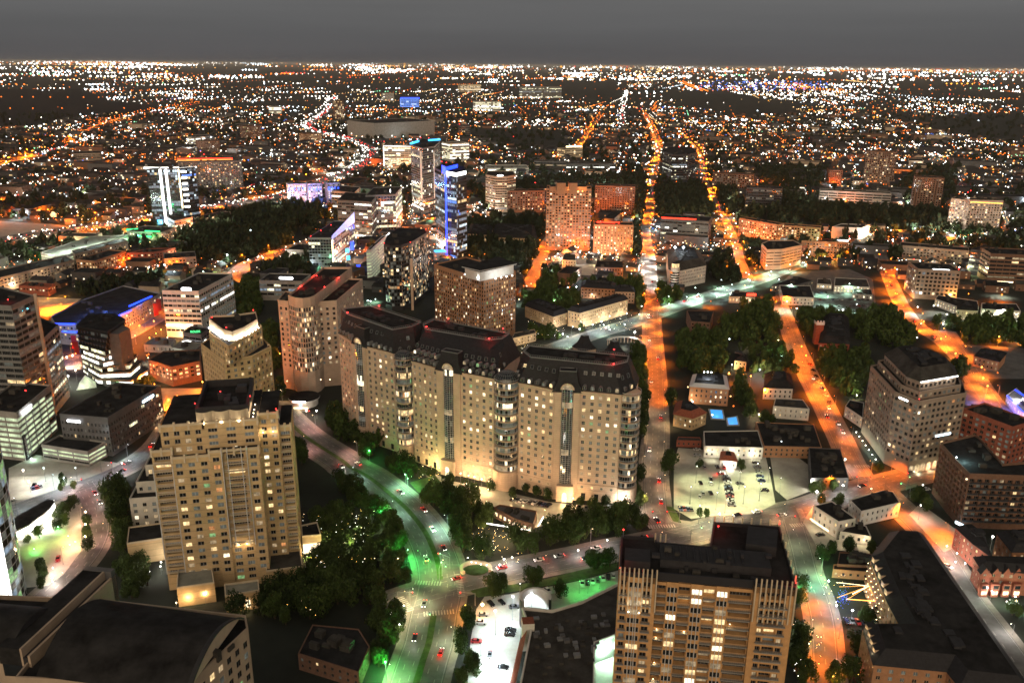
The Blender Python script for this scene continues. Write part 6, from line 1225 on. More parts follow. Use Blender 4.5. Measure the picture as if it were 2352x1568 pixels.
# mansion blocks by the green avenue
for lb, pts, bs in (('long pale mansion block with slate mansard facing the green avenue', [(1560, 245), (1642, 262), (1972, 168)], (1, (1642, 368))), ('darker mansion block with slate mansard left of the long pale one', [(1265, 212), (1462, 288), (1556, 258)], (1, (1467, 368)))):
 P, hh = foot('R2', pts, bs); r = building(lb, P, hh, wall='cream_stone' if 'long' in lb else 'limestone_dark', st=dict(RES, bay=2.8, pal='resi', wf=.4, fr='cream_trim'), name='mansion_block', cat='apartment building', units=0, par=.2); hip(r.T, r.P, hh + .2, 1.8, 4)
 if 'long' in lb:
  for k in range(4): x, y = G(lerp((1600, 380), (1940, 270), k / 3), 2, 'R2'); point(r.T, 'garden_light', x, y - 3, 3, (1, .85, .7), 1600, .4)
house('dark brick terrace with mansard behind the mansion blocks', 'R2', [(1650, 85), (1880, 100), (1890, 60), (1660, 45)], 11, 'brick_orange', 'slate', rise=3, pal='dark')
house('dark slate villa at the end of the brick terrace', 'R2', [(1885, 115), (2020, 120), (2010, 85), (1890, 80)], 11, 'limestone_dark', 'slate', rise=3, pal='dark')
house('low shopping arcade roof between hotel and mansion blocks', 'R2', [(1170, 440), (1340, 400), (1330, 375), (1190, 400)], 7, 'limestone', 'roof_grey', pal='warm', name='arcade', cat='shop')
x, y = G((1950, 455), 6, 'R2'); T = empty('round_drive', (x, y, 0), 'curved colonnade ring round a lit drive behind the hotel', 'colonnade'); b = MB()
for k in range(20):
 t0, t1 = radians(-60 + 220 * k / 20), radians(-60 + 220 * (k + 1) / 20); q = [(x + r_ * cos(t), y + r_ * sin(t)) for r_, t in ((15, t0), (15, t1), (12.5, t1), (12.5, t0))]; b.prism(ccw(q), 5.2, 5.8, 'white_wall'); b.bar((*q[0], 0), (*q[0], 5.2), .4, 'limestone')
b.build('ring', T); point(T, 'drive_light', x, y, 5, WHT, 2500, .6); occupy([(x + 15 * cos(k), y + 15 * sin(k)) for k in range(6)])
# east side houses and shops
r = house('black-roofed restaurant with a lit arcade facing the pale green lot', 'R3', [(152, 1180), (556, 1192), (520, 1072), (145, 1078)], 7, 'white_wall', 'roof_dark', name='restaurant', cat='restaurant', pal='warm', units=3)
for k in range(9): x, y = G((175 + 45 * k, 1205), 4.5, 'R3'); b = MB(); b.octa(x, y - .4, 4.8, .26, 'lamp_white'); b.build('arcade_lamp', r.T)
for k in range(3): x, y = G((200 + 140 * k, 1230), 3, 'R3'); point(r.T, 'arcade_light', x, y - 3, 4, (1, .95, .7), 900, .5)
r = house('tiled porte-cochere projecting over the pale green lot', 'R3', [(258, 1275), (375, 1285), (350, 1225), (270, 1220)], 5, 'white_wall', 'roof_tile', rise=2, name='porch', cat='porch', units=0); x, y = G((320, 1305), 3, 'R3'); point(r.T, 'porch_light', x, y - 1, 3, (1, .95, .8), 1800, .5)
house('broad flat black roof covered with plant, beside the grey lot', 'R3', [(560, 1180), (960, 1190), (905, 1030), (505, 1015)], 7, 'brick_orange', 'roof_dark', name='shop', cat='shop', pal='dark', units=22)
house('flat-roofed corner shop at the bottom of the orange street', 'R3', [(885, 1400), (1145, 1400), (1090, 1200), (870, 1190)], 7, 'concrete_dark', 'roof_dark', name='shop', cat='shop', pal='warm', units=16)
r = house('orange brick club with white floodlit parapet roof and spotlights', 'R3', [(50, 770), (318, 790), (300, 700), (75, 690)], 12, 'brick_orange', 'metal_white', name='club_house', cat='club', pal='warm', units=2, rise=2)
for p in ((150, 658), (175, 658), (200, 660)): x, y = G(p, 18, 'R3'); b = MB(); b.octa(x, y, 17, .5, 'lamp_cool'); b.cyl(x, y, 12, 17, .1, 6, 'metal_grey'); b.build('roof_spotlight', r.T)
x, y = G((175, 700), 17, 'R3'); point(r.T, 'spotlight', x, y - 1, 18.5, (.85, .95, 1), 2600, .6); x, y = G((185, 800), 8, 'R3'); signbox(r.T, x, y - 1, 7, 0, 8, 1.2, 'sign_white', 300); x, y = G((150, 830), 4, 'R3'); point(r.T, 'door_light', x, y - 3, 5, (1, .5, .2), 900, .5)
r = house('red-tiled villa strung with lamps left of the blue pools', 'R3', [(-60, 960), (70, 990), (165, 950), (60, 880), (-40, 880)], 8, 'cream_stone', 'roof_tile', rise=3, pal='warm'); x, y = G((40, 1010), 3, 'R3'); point(r.T, 'terrace_light', x, y - 2, 3, (1, .5, .2), 1500, .5)
for lb, pts in (('larger bright blue lit pool of the club', [(190, 925), (270, 930), (282, 988), (205, 985)]), ('smaller bright blue lit pool of the club', [(310, 985), (370, 975), (382, 1028), (318, 1030)])):
 P = ccw([G(p, .6, 'R3') for p in pts]); T = empty('swimming_pool', (*cen(P), 0), lb, 'pool'); b = MB(); b.ring(inset(P, -1), 0, .7, 1, 'pool_tile'); b.build('rim', T); b = MB(); b.face([(*p, .55) for p in P], 'pool_glow'); b.build('water', T); point(T, 'pool_light', *cen(P), 2.5, (.1, .5, 1), 300, 1); occupy(P, 1)
house('white stucco villa with black windows and lit lawn', 'R3', [(625, 905), (875, 925), (830, 860), (640, 850)], 8, 'white_wall', 'roof_grey', pal='resi', st=dict(wf=.25))
house('dark gabled house with pale dormer behind the white villa', 'R3', [(560, 780), (760, 785), (740, 690), (570, 685)], 8, 'white_wall', 'roof_dark', rise=4, pal='dark')
house('small cream house glowing orange at the lane corner', 'R3', [(360, 590), (440, 600), (430, 550), (370, 545)], 7, 'cream_stone', 'roof_dark', rise=3, pal='warm')
house('low garage row at the left end of the pale green lot', 'R3', [(-40, 1140), (130, 1145), (120, 1120), (-30, 1115)], 4, 'brick_red', 'roof_grey', pal='dark', name='garage', cat='garage')
house('dark brick house with flat roof, left of the great trees', 'R3', [(60, 320), (190, 330), (215, 250), (30, 245)], 11, 'brick_brown', 'roof_dark', pal='dark')
r = house('black-roofed restaurant with rows of lit windows in the shopping lot', 'R3', [(690, 150), (908, 158), (880, 75), (668, 72)], 8, 'white_wall', 'roof_dark', name='restaurant', cat='restaurant', pal='warm')
for k in range(5): x, y = G((740 + 35 * k, 170), 5, 'R3'); b = MB(); b.octa(x, y - .5, 5.4, .4, 'lamp_white'); b.build('wall_lamp', r.T)
house('long black roof with a white light line beyond that restaurant', 'R3', [(612, 70), (760, 78), (900, 40), (800, 10)], 7, 'concrete_dark', 'roof_dark', name='shop', cat='shop', pal='warm')
house('pale green-lit store with a white fascia line in the shopping lot', 'R3', [(1045, 75), (1290, 85), (1270, 30), (1050, 20)], 7, 'white_wall', 'roof_grey', name='shop', cat='shop', pal='rest', units=10)
house('small flat store left of the green-lit one in the shopping lot', 'R3', [(925, 62), (1030, 68), (1020, 30), (930, 26)], 5, 'white_wall', 'roof_grey', name='shop', cat='shop', pal='rest', units=5)
house('low brown store at the right end of the shopping lot', 'R3', [(1170, 130), (1310, 140), (1300, 100), (1180, 95)], 5, 'concrete', 'roof_dark', name='shop', cat='shop', pal='warm', units=5)
r = house('bright-fronted corner restaurant on the green avenue', 'R3', [(320, 150), (500, 155), (490, 120), (340, 112)], 6, 'cream_trim', 'roof_dark', name='restaurant', cat='restaurant', pal='rest'); x, y = G((420, 165), 3, 'R3'); point(r.T, 'front_light', x, y - 5, 4, (1, .8, .6), 3500, .8); b = MB(); x, y = G((475, 130), 8, 'R3'); b.box(x, y, 6, 9, 1, 2.4, 0, 'sign_red'); b.build('sign', r.T)
house('dark church nave with a brick gable, in the tree belt', 'R3', [(940, 470), (1150, 478), (1140, 300), (980, 290)], 10, 'brick_red', 'roof_dark', rise=5, pal='dark', name='church', cat='church')
T = empty('bell_tower', (*G((925, 470), 0, 'R3'), 0), 'square pale-topped church tower beside the dark nave', 'bell tower'); b = MB(); x, y = T.location[:2]; b.box(x, y, 0, 6, 6, 17, 0, 'brick_red'); b.build('wall', T); b = MB(); b.box(x, y, 17, 6.6, 6.6, 2.5, 0, 'white_wall', 'roof_dark')
for k in range(3): b.box(x - 2.4 + 2.4 * k, y - 3.1, 19.5, 1.1, .5, 1.2, 0, 'white_wall')
b.build('parapet', T)
r = house('long white-fronted shop row under bright lamps, upper right', 'R3', [(1740, 165), (1880, 215), (2040, 225), (2030, 180), (1760, 140)], 7, 'white_wall', 'roof_dark', name='shop', cat='shop', pal='rest', units=6)
r = house('cream gabled shop in the row under bright lamps', 'R3', [(1890, 240), (2030, 248), (2030, 205), (1900, 195)], 9, 'cream_trim', 'roof_dark', name='shop', cat='shop', pal='warm', rise=2)
house('right end of the bright shop row with pink light', 'R3', [(2060, 235), (2330, 250), (2300, 200), (2060, 195)], 7, 'white_wall', 'roof_dark', name='shop', cat='shop', pal='rest', units=6)
house('small white garage house with an orange lamp beside the beige office', 'R3', [(1120, 905), (1240, 985), (1250, 880), (1150, 860)], 7, 'white_wall', 'roof_dark', pal='warm')
house('dark hip-roofed hall right of the beige office', 'R3', [(2010, 560), (2180, 600), (2230, 540), (2060, 510)], 8, 'brick_orange', 'roof_dark', pal='warm', rise=2)
r = house('neon-lit diner with purple-blue glowing front at the right edge', 'R3', [(2230, 830), (2360, 960), (2420, 900), (2300, 780)], 6, 'white_wall', 'roof_pale', name='diner', cat='restaurant', pal='rest')
for p, c_ in (((2260, 880), (.25, .2, 1)), ((2340, 980), (.3, .25, 1)), ((2200, 960), (.15, .2, 1)), ((2100, 900), (.3, .2, 1)), ((2040, 840), (.4, .3, 1)), ((2290, 860), (.9, .85, 1)), ((2200, 1060), (.1, .15, 1))): x, y = G(p, 5, 'R3'); point(r.T, 'neon_light', x, y - 3, 7, c_, 6000, .8)
part_bars(r.T, 'neon_tube', [((*G(a, 6.5, 'R3'), 6.6), (*G(c_, 6.5, 'R3'), 6.6)) for a, c_ in (((2235, 830), (2352, 950)), ((2290, 790), (2352, 830)))], .5, 'strip_blue')
r = house('low lit patio cafe with red string lights, below the diner', 'R3', [(1900, 960), (2100, 960), (2060, 905), (1920, 900)], 4, 'brick_red', 'roof_pale', name='cafe', cat='restaurant', pal='rest')
part_bars(r.T, 'string_light', [((*G(a, 5, 'R3'), 5), (*G(c_, 5, 'R3'), 5)) for a, c_ in (((2110, 940), (2240, 985)), ((2240, 985), (2230, 1040)), ((1900, 905), (1990, 960)), ((2120, 980), (2180, 1000)))], .4, 'strip_red')
for p in ((2150, 980), (2220, 1010), (1950, 960)): x, y = G(p, 4, 'R3'); point(r.T, 'patio_light', x, y, 6, (1, .12, .06), 1500, .6)
house('pale block with black roof under the cafe at the right', 'R3', [(1930, 1110), (2110, 1130), (2120, 1080), (1960, 1060)], 6, 'concrete', 'roof_grey', name='shop', cat='shop', pal='cool')
TW('dark blue-shadowed brick tower cut by the right edge', 'R3', [(2275, 1055), (2420, 1010)], 30, 30, wall='brick_red', st=dict(RES, pal='resi'), name='apartment_block', cat='apartment building')
TW('tan house block glowing orange at the end of the far orange avenue', 'T3', [(820, 840), (1060, 800)], 12, 14, wall='brick_red', st=dict(RES, pal='warm'), name='apartment_block', cat='apartment building')
house('yellow-green lit low block in front of the orange-crowned tower', 'T2', [(1520, 930), (1615, 935), (1610, 890), (1530, 890)], 12, 'cream_trim', 'roof_grey', pal='dark', name='annex', cat='annex')
house('dark flat-roofed block right of the small green-lit lot', 'T2', [(1745, 980), (1940, 985), (1940, 940), (1760, 935)], 9, 'brick_brown', 'roof_dark', pal='resi')
house('tan gabled apartments in the trees right of the blue-lined tower, left wing', 'T2', [(870, 750), (1030, 760), (1040, 700), (890, 690)], 9, 'cream_stone', 'roof_dark', rise=3, pal='warm')
house('tan gabled apartments in the trees right of the blue-lined tower, right wing', 'T2', [(1050, 775), (1340, 785), (1330, 700), (1060, 690)], 9, 'cream_stone', 'roof_dark', rise=3, pal='warm')
# fan monument and signs at the boulevard junction
x, y = G((925, 760), 1, 'R5'); T = empty('corner_fountain', (x, y, 0), 'pale curved wall with lit green basin and small lamps at the junction corner', 'fountain')
b = MB()
for k in range(16):
 t0, t1 = radians(-20 + 240 * k / 16), radians(-20 + 240 * (k + 1) / 16); q = [(x + a_ * cos(t), y + b_ * sin(t)) for a_, b_, t in ((7.5, 6, t0), (7.5, 6, t1), (6.2, 4.8, t1), (6.2, 4.8, t0))]; b.prism(ccw(q), 0, 1.6, 'limestone')
b.build('wall', T); b = MB(); b.prism([(x + 5.6 * cos(t * pi / 8), y + 4.2 * sin(t * pi / 8)) for t in range(16)], 0, .35, 'grass'); b.build('basin', T)
for p, pw in (((870, 690), 260), ((1000, 740), 260), ((925, 725), 120), ((960, 735), 120), ((895, 720), 120), ((965, 672), 400)): a = G(p, 1.6, 'R5'); b = MB(); b.octa(*a, 1.9, .26, 'lamp_white'); b.build('lamp', T); point(T, 'fountain_light', *a, 2.2, (1, .9, .65), pw, .3)
occupy([(x + 9 * cos(k), y + 8 * sin(k)) for k in range(6)])
# garden restaurant between hotel forecourt and park
P = [G(p, 5, 'R5') for p in [(1200, 430), (1320, 465), (1345, 375), (1210, 350), (1090, 330), (1050, 350)]]; r = building('low brown-roofed garden restaurant among the dark park trees', P, 5, wall='brick_brown', roof='concrete_dark', st=dict(bay=3, fh=3.4, base=.4, top=.6, wf=.6, pal='rest'), name='garden_restaurant', cat='restaurant', units=3)
part_bars(r.T, 'light_strip', [((*G(a, 4, 'R5'), 4), (*G(c_, 4, 'R5'), 4)) for a, c_ in (((1000, 450), (1180, 478)), ((1180, 478), (1300, 500)), ((1355, 470), (1390, 405)))], .35, 'strip_white')
for p in ((950, 520), (1010, 500), (1060, 560), (1110, 510), (1000, 600), (1130, 580), (960, 570), (1180, 520), (1370, 450)): a = G(p, 2, 'R5'); point(r.T, 'garden_light', *a, 3, (1, .68, .35), 600, .4)
# courtyard string lights between the slate-roofed block and the orange street
x, y = G((1150, 900), 3, 'R6'); T = empty('string_light_canopy', (x, y, 0), 'strings of warm bulbs fanned over the courtyard with blue lit tree wrap', 'string lights'); hubp = (*G((1285, 880), 8, 'R6'), 8)
for p, m, w_ in (((1060, 855), 'strip_warm', .12), ((1170, 935), 'strip_warm', .2), ((1065, 960), 'strip_orange', .08), ((1080, 885), 'strip_orange', .06), ((1330, 985), 'strip_orange', .1), ((1130, 975), 'strip_orange', .06)): b = MB(); b.bar(hubp, (*G(p, 5, 'R6'), 5), w_, m); b.build('bulb_string', T)
b = MB(); a, c_ = G((1130, 970), 6, 'R6'), G((1335, 985), 6, 'R6'); b.bar((*a, 6), (*c_, 6), .2, 'strip_orange'); b.build('bulb_string', T)
for p in ((1100, 860), (1200, 860), (1260, 920), (1150, 960), (1290, 990), (1220, 1000), (1100, 790)): a = G(p, 5, 'R6'); point(T, 'courtyard_light', *a, 6, (1, .55, .22), 420, .4)
for p in ((1090, 920), (1120, 960), (1100, 940), (1140, 990)): a = G(p, 5, 'R6'); point(T, 'blue_light', *a, 6, (.05, .15, 1), 350, .4)
b = MB(); r_ = random.Random(3)
for k in range(90): p = (1108 + r_.gauss(0, 18), 955 + r_.gauss(0, 26)); z = r_.uniform(3, 9); a = G(p, z, 'R6'); b.octa(*a, z, .09, r_.choice(('strip_blue', 'lamp_blue', 'strip_cyan')))
o = b.build('blue_fairy_lights', T); o['kind'] = 'stuff'
house('long ochre garden wall building left of the string-lit courtyard', 'R6', [(1035, 770), (1290, 790), (1280, 740), (1040, 735)], 4, 'brick_orange', 'roof_dark', name='garden_house', cat='house', pal='dark', units=4)
house('brown flat roof with plant behind the ochre garden building', 'R6', [(1065, 735), (1320, 745), (1330, 665), (1080, 650)], 5, 'brick_brown', 'roof_dark', name='shop', cat='shop', pal='dark', units=18)
house('low black roofs with a red light bottom left of the boulevard', 'R5', [(-300, 1350), (120, 1480), (195, 1300), (120, 1180), (-200, 1150)], 7, 'brick_brown', 'roof_dark', name='shop', cat='shop', pal='dark', units=14)
# ------------------------------------------------------------ trees
def leafcloud(seed, n, size, R=1., Hh=1.15):
 """crown of many small leaf faces gathered in uneven clumps: unit crown, base at z = 0"""
 r = np.random.RandomState(seed); nc = r.randint(9, 14); cl = []
 for k in range(nc):
  a = r.rand() * 6.283; q = r.rand() ** .5 * .62; z = .3 + r.rand() * .95; q *= 1.15 - .45 * abs(z - .6); cl.append((q * cos(a), q * sin(a), z * Hh * .62, .26 + .2 * r.rand()))
 cl.append((0, 0, .62 * Hh, .5)); V = []; Fc = []
 w_ = np.array([c_[3] ** 2 for c_ in cl]); w_ /= w_.sum()
 for i in range(n):
  c_ = cl[r.choice(len(cl), p=w_)]; d = r.normal(size=3); d /= np.linalg.norm(d); rr = c_[3] * (.72 + .34 * r.rand()); p = np.array(c_[:3]) + d * rr
  nrm = d + r.normal(size=3) * .55; nrm /= np.linalg.norm(nrm); t = np.cross(nrm, r.normal(size=3)); t /= np.linalg.norm(t); b = np.cross(nrm, t); s = size * (.6 + .8 * r.rand()); j = len(V)
  for u, q in ((-1, -.6), (1, -.6), (.7, .8), (-.7, .8)): V.append(tuple(p + t * u * s + b * q * s))
  Fc.append((j, j + 1, j + 2, j + 3))
 return V, Fc
def meshof(name, V, Fc, m):
 me = bpy.data.meshes.new(name); me.from_pydata(V, [], Fc); me.materials.append(MATS[m]); me.update(); return me
CR_NEAR = [meshof('crown', *leafcloud(s, 1500, .052), 'leaves') for s in range(5)]
CR_MID = [meshof('crown', *leafcloud(20 + s, 420, .10), 'leaves') for s in range(5)]
CF = [leafcloud(40 + s, 70, .24) for s in range(6)]
b = MB(); b.cyl(0, 0, 0, .55, .045, 7, 'bark', r1=.03)
for a in (0, 1.3, 2.4, 3.6, 5.): b.bar((0, 0, .34), (.26 * cos(a), .26 * sin(a), .68), .028, 'bark')
TRK = bpy.data.meshes.new('trunk'); TRK.from_pydata(b.v, [], b.f); TRK.materials.append(MATS['bark']); TRK.update()
TREES = []
def tree(x, y, h, label, group, wd=None): TREES.append((x, y, h, wd or h * .52, label, group))
def fill_trees(label, k, pts, sp, h, jit=.3, zc=6, skip=True):
 P = [G(p, zc, k) for p in pts]; xs = [p[0] for p in P]; ys = [p[1] for p in P]; y = min(ys); row = 0; grp = 'trees: ' + label.split(',')[0][:60]
 while y < max(ys):
  x = min(xs) + (row % 2) * sp / 2
  while x < max(xs):
   xx, yy = x + rnd.uniform(-jit, jit) * sp, y + rnd.uniform(-jit, jit) * sp
   if inside(P, xx, yy) and not (skip and taken(xx, yy, 1.2)) and not (yy > 650 and hides(xx, yy, h)): tree(xx, yy, h * rnd.uniform(.72, 1.25), label, grp)
   x += sp
  y += sp * .87; row += 1
def tree_at(label, k, pts, h):
 for p in pts: x, y = G(p, h * .55, k); tree(x, y, h * rnd.uniform(.9, 1.12), label, 'trees: ' + label[:60])
fill_trees('dark leafy tree in the park between boulevard and hotel forecourt', 'R5', [(545, 250), (640, 190), (780, 160), (840, 230), (960, 250), (1040, 330), (1000, 430), (900, 480), (880, 620), (760, 620), (690, 560), (620, 420)], 7.6, 11)
fill_trees('dark leafy tree in the strip above the street below the hotel', 'R5', [(880, 640), (900, 600), (1160, 610), (1190, 500), (1330, 520), (1420, 450), (1500, 370), (1640, 400), (1800, 340), (1950, 340), (2120, 400), (2140, 470), (1900, 560), (1600, 630), (1250, 720), (1080, 700), (960, 660)], 7.6, 11)
fill_trees('tree wrapped in small lights in the garden left of the boulevard', 'R5', [(-60, 330), (120, 330), (230, 420), (300, 620), (260, 760), (-60, 760)], 7.8, 8.5)
fill_trees('dark tree in the big grove left of the boulevard junction', 'R5', [(-240, 760), (260, 760), (300, 480), (440, 520), (470, 700), (560, 780), (600, 830), (380, 890), (300, 980), (-240, 960)], 8.4, 9.5)
fill_trees('dark street tree below the junction on the left kerb', 'R5', [(250, 1000), (380, 990), (470, 1180), (440, 1330), (370, 1430), (280, 1500), (210, 1440), (250, 1200)], 7, 10)
fill_trees('garden tree at the right foot of the cream tower', 'R4', [(2070, 370), (2352, 330), (2352, 760), (2200, 780), (2090, 700)], 7, 9.5)
fill_trees('dark tree below the cream tower near the vaulted roof', 'R4', [(1850, 830), (2352, 760), (2352, 1000), (1960, 1110), (1880, 1040), (1560, 1040), (1600, 1000), (1830, 960)], 7.6, 10)
fill_trees('tree left of the cream tower above the vaulted roof', 'R4', [(760, 470), (880, 490), (880, 600), (990, 640), (1020, 900), (960, 960), (800, 880), (780, 640)], 7.2, 10.5)
tree_at('tall tree at the kerb left of the cream tower', 'R4', [(770, 190), (800, 230), (780, 290), (820, 330), (750, 250), (830, 170), (800, 370)], 12)
fill_trees('uplit green tree in the garden by the glass tower', 'R4', [(180, 560), (320, 520), (360, 600), (330, 700), (250, 660), (180, 640)], 6.4, 8)
tree_at('small tree on the terrace left of the pink-lit street', 'R4', [(400, 380), (440, 420), (390, 450), (480, 330), (510, 300), (430, 350), (600, 430), (600, 510), (600, 590), (280, 740), (300, 790), (290, 850), (265, 510)], 6)
tree_at('hedge tree on the island of the pale plaza', 'R4', [(420, 125), (440, 165), (420, 200), (500, 190), (190, 560)], 4)
fill_trees('low hedge tree below the dark grey office garage', 'R1', [(190, 1220), (290, 1230), (620, 1270), (600, 1310), (280, 1290)], 5, 5)
fill_trees('tree beside the dark grey office, lit from the entrance', 'R1', [(870, 1180), (1040, 1090), (1030, 1160), (900, 1270)], 6, 7)
tree_at('dark round tree on the boulevard kerb with a green lamp behind', 'R5', [(400, 50), (440, 20), (360, 30), (470, 60)], 11)
fill_trees('tree on the boulevard kerb at the hotel corner', 'R2', [(30, 1060), (110, 1040), (250, 1100), (230, 1200), (100, 1200), (-60, 1160)], 7, 9)
fill_trees('dark tree behind the left kerb of the upper boulevard', 'R1', [(2010, 1080), (2100, 1110), (2130, 1230), (2060, 1280), (2010, 1220)], 6, 9)
fill_trees('dark tree at the upper boulevard beside the hotel', 'R2', [(-90, 980), (-20, 900), (90, 1000), (100, 1080), (-60, 1140), (-130, 1060)], 7, 11)
fill_trees('green-lit tree on the inner kerb of the boulevard', 'R2', [(0, 1330), (120, 1400), (230, 1480), (230, 1560), (100, 1520), (-60, 1400)], 6.5, 8)
fill_trees('green-lit tree on the inner kerb of the lower boulevard', 'R5', [(180, 280), (290, 280), (350, 380), (440, 470), (380, 520), (300, 480), (200, 380)], 6.5, 8)
tree_at('round street tree on the verge above the white lot', 'R5', [(1030, 840), (1090, 850), (1060, 890), (1300, 800), (1360, 810), (1320, 840), (1720, 690), (1760, 710), (1850, 690), (1500, 900), (860, 1080), (880, 1120), (820, 1240), (830, 1280), (890, 1390), (910, 1420), (820, 1520)], 8)
tree_at('small uplit tree at the hotel entrance', 'R5', [(1270, 210), (1340, 230), (1420, 250), (1180, 240), (1650, 300), (1730, 310), (1815, 300), (750, 130), (620, 100), (560, 90), (1020, 190)], 6)
fill_trees('street tree between hotel and the orange-lit avenue, lower part', 'R5', [(2010, 70), (2120, 60), (2160, 180), (2120, 320), (2020, 300)], 7, 10)
fill_trees('street tree between hotel and the orange-lit avenue, upper part', 'R2', [(2020, 580), (2090, 560), (2120, 800), (2140, 1060), (2080, 1120), (2030, 900), (2040, 760)], 7, 10)
fill_trees('tree at the junction where both avenues cross, hotel side', 'R2', [(2010, 480), (2080, 440), (2090, 560), (2020, 580)], 6, 9)
fill_trees('street tree on the club side of the orange-lit avenue', 'R2', [(2190, 1080), (2300, 1060), (2340, 1200), (2310, 1400), (2230, 1460), (2200, 1300)], 7, 10)
fill_trees('tree by the upper club side of the orange-lit avenue', 'R2', [(2160, 740), (2240, 720), (2260, 850), (2190, 900)], 7, 10)
fill_trees('great dark tree mass behind the villas', 'R3', [(280, 330), (420, 200), (600, 180), (700, 250), (700, 420), (620, 480), (560, 400), (430, 440), (300, 420)], 9.5, 11, zc=6)
fill_trees('dark tree on the black wooded block by the avenue', 'R3', [(-30, 400), (240, 390), (300, 470), (300, 620), (100, 680), (-20, 620)], 8.5, 11)
fill_trees('dark tree in the garden left of the orange street', 'R3', [(430, 470), (640, 460), (780, 520), (780, 650), (560, 680), (470, 600)], 10, 9)
fill_trees('dark tree right of the orange street, opposite the villas', 'R3', [(920, 500), (1290, 520), (1290, 640), (1220, 800), (1110, 780), (1000, 700)], 9.5, 10)
fill_trees('lit green tree between the villas', 'R3', [(360, 720), (420, 700), (470, 830), (520, 900), (480, 960), (400, 860)], 6.5, 9)
fill_trees('tree before the white stucco villa', 'R3', [(560, 940), (640, 930), (640, 980), (560, 980)], 6, 7)
fill_trees('dark tree belt before the church', 'R3', [(780, 250), (1180, 280), (1180, 350), (1000, 380), (800, 380)], 8.5, 12)
fill_trees('dark tree belt under the pale square-windowed office', 'R3', [(1190, 250), (1400, 220), (1600, 260), (1640, 400), (1500, 500), (1380, 440), (1200, 420)], 9.5, 10)
fill_trees('dark tree belt at the upper right', 'R3', [(1640, 330), (1800, 310), (2352, 300), (2500, 500), (2100, 480), (2050, 560), (1880, 470), (1760, 400)], 9.5, 11)
fill_trees('dark tree right behind the beige office', 'R3', [(1850, 600), (2000, 580), (2010, 720), (1960, 780)], 7.5, 11)
fill_trees('tree at the foot of the beige office by the street', 'R3', [(1270, 1280), (1330, 1270), (1450, 1310), (1440, 1390), (1320, 1390)], 6, 8)
fill_trees('shrub tree lit white along the beige office', 'R3', [(1160, 1110), (1210, 1080), (1290, 1230), (1250, 1270)], 5, 5)
fill_trees('tree beside the grey lot', 'R3', [(580, 1260), (700, 1240), (700, 1350), (640, 1400), (580, 1340)], 6.5, 9)
fill_trees('dark tree at the top of the grey lot', 'R3', [(730, 1170), (860, 1160), (860, 1280), (760, 1260)], 6.5, 9)
fill_trees('tree at the lower right corner of the pale green lot', 'R6', [(590, 220), (700, 240), (700, 310), (600, 320)], 6.5, 9)
fill_trees('olive tree at the lower edge of the pale green lot', 'R6', [(380, 280), (520, 270), (530, 350), (400, 380), (290, 360)], 6, 8)
tree_at('small tree inside the pale green lot', 'R6', [(120, 40), (400, 40), (410, 60), (120, 370), (160, 380)], 5)
fill_trees('green tree row along the lower orange street, courtyard side', 'R6', [(850, 600), (1000, 610), (1020, 740), (1060, 900), (1120, 1040), (1060, 1080), (990, 980), (920, 820), (870, 700)], 6.8, 9.5)
fill_trees('green tree row between the corner tower and the orange street', 'R6', [(780, 760), (870, 790), (880, 930), (820, 960), (880, 1200), (880, 1340), (960, 1400), (940, 1540), (860, 1500), (760, 1380), (770, 1100), (790, 960)], 6.8, 9.5)
fill_trees('big round dark tree by the parked cars', 'R6', [(1040, 1170), (1120, 1140), (1210, 1190), (1210, 1280), (1130, 1310), (1050, 1270)], 6.5, 10)
fill_trees('tree at the foot of the slate-roofed block', 'R6', [(1170, 1380), (1240, 1400), (1250, 1540), (1180, 1530)], 6, 8)
tree_at('autumn-yellow lit tree in the middle of the lower street', 'R6', [(1050, 1470), (1060, 1500)], 7)
tree_at('tree in the restaurant car park', 'R6', [(1140, 600), (1020, 620), (1300, 620), (1160, 590), (1270, 1080), (1340, 1080)], 7)
tree_at('orange-lit tree at the corner shop', 'R6', [(950, 190), (1040, 190), (900, 200), (1080, 290), (960, 290)], 7)
tree_at('tree on the traffic island by the brown brick block', 'R6', [(1600, 260), (1670, 290), (1620, 250), (1690, 320)], 7)
fill_trees('garden tree before the townhouses', 'R6', [(1740, 650), (1830, 640), (1990, 850), (2030, 960), (1900, 860)], 6.5, 6)
fill_trees('dark tree right of the slate-roofed block', 'R6', [(2090, 980), (2352, 980), (2352, 1160), (2200, 1160), (2100, 1080)], 8, 10)
fill_trees('dark street tree along the slate-roofed block', 'R6', [(1730, 660), (1780, 650), (1920, 880), (1960, 990), (1920, 990)], 7, 8)
fill_trees('tree belt at the foot of the mansion blocks', 'R2', [(1640, 350), (1980, 260), (2010, 300), (1700, 400), (1560, 420), (1290, 390), (1300, 330), (1560, 400)], 6.8, 8)
fill_trees('dark tree behind the mansion blocks', 'R2', [(1250, 150), (1340, 80), (1640, 120), (1640, 190), (1540, 220), (1400, 210), (1260, 200)], 8, 10)
fill_trees('dark tree on the avenue beyond the mansion blocks', 'R2', [(2030, 20), (2110, 0), (2110, 200), (2050, 220)], 8, 11)
fill_trees('tree by the round-cornered white office', 'R2', [(2130, 60), (2250, 110), (2350, 120), (2350, 170), (2230, 190), (2120, 140)], 7.5, 10)
fill_trees('tree along the green avenue, far side', 'R3', [(0, 120), (160, 130), (260, 40), (420, 50), (430, 90), (250, 90), (120, 160), (-10, 180)], 7.5, 9)
fill_trees('tree around the shopping lot', 'D3', [(1500, 360), (1780, 320), (1800, 420), (1640, 480), (1520, 430)], 8, 11)
fill_trees('dark tree between the villas and the round-cornered office', 'D3', [(560, 330), (760, 250), (1050, 330), (1120, 470), (900, 520), (620, 460)], 9, 11)
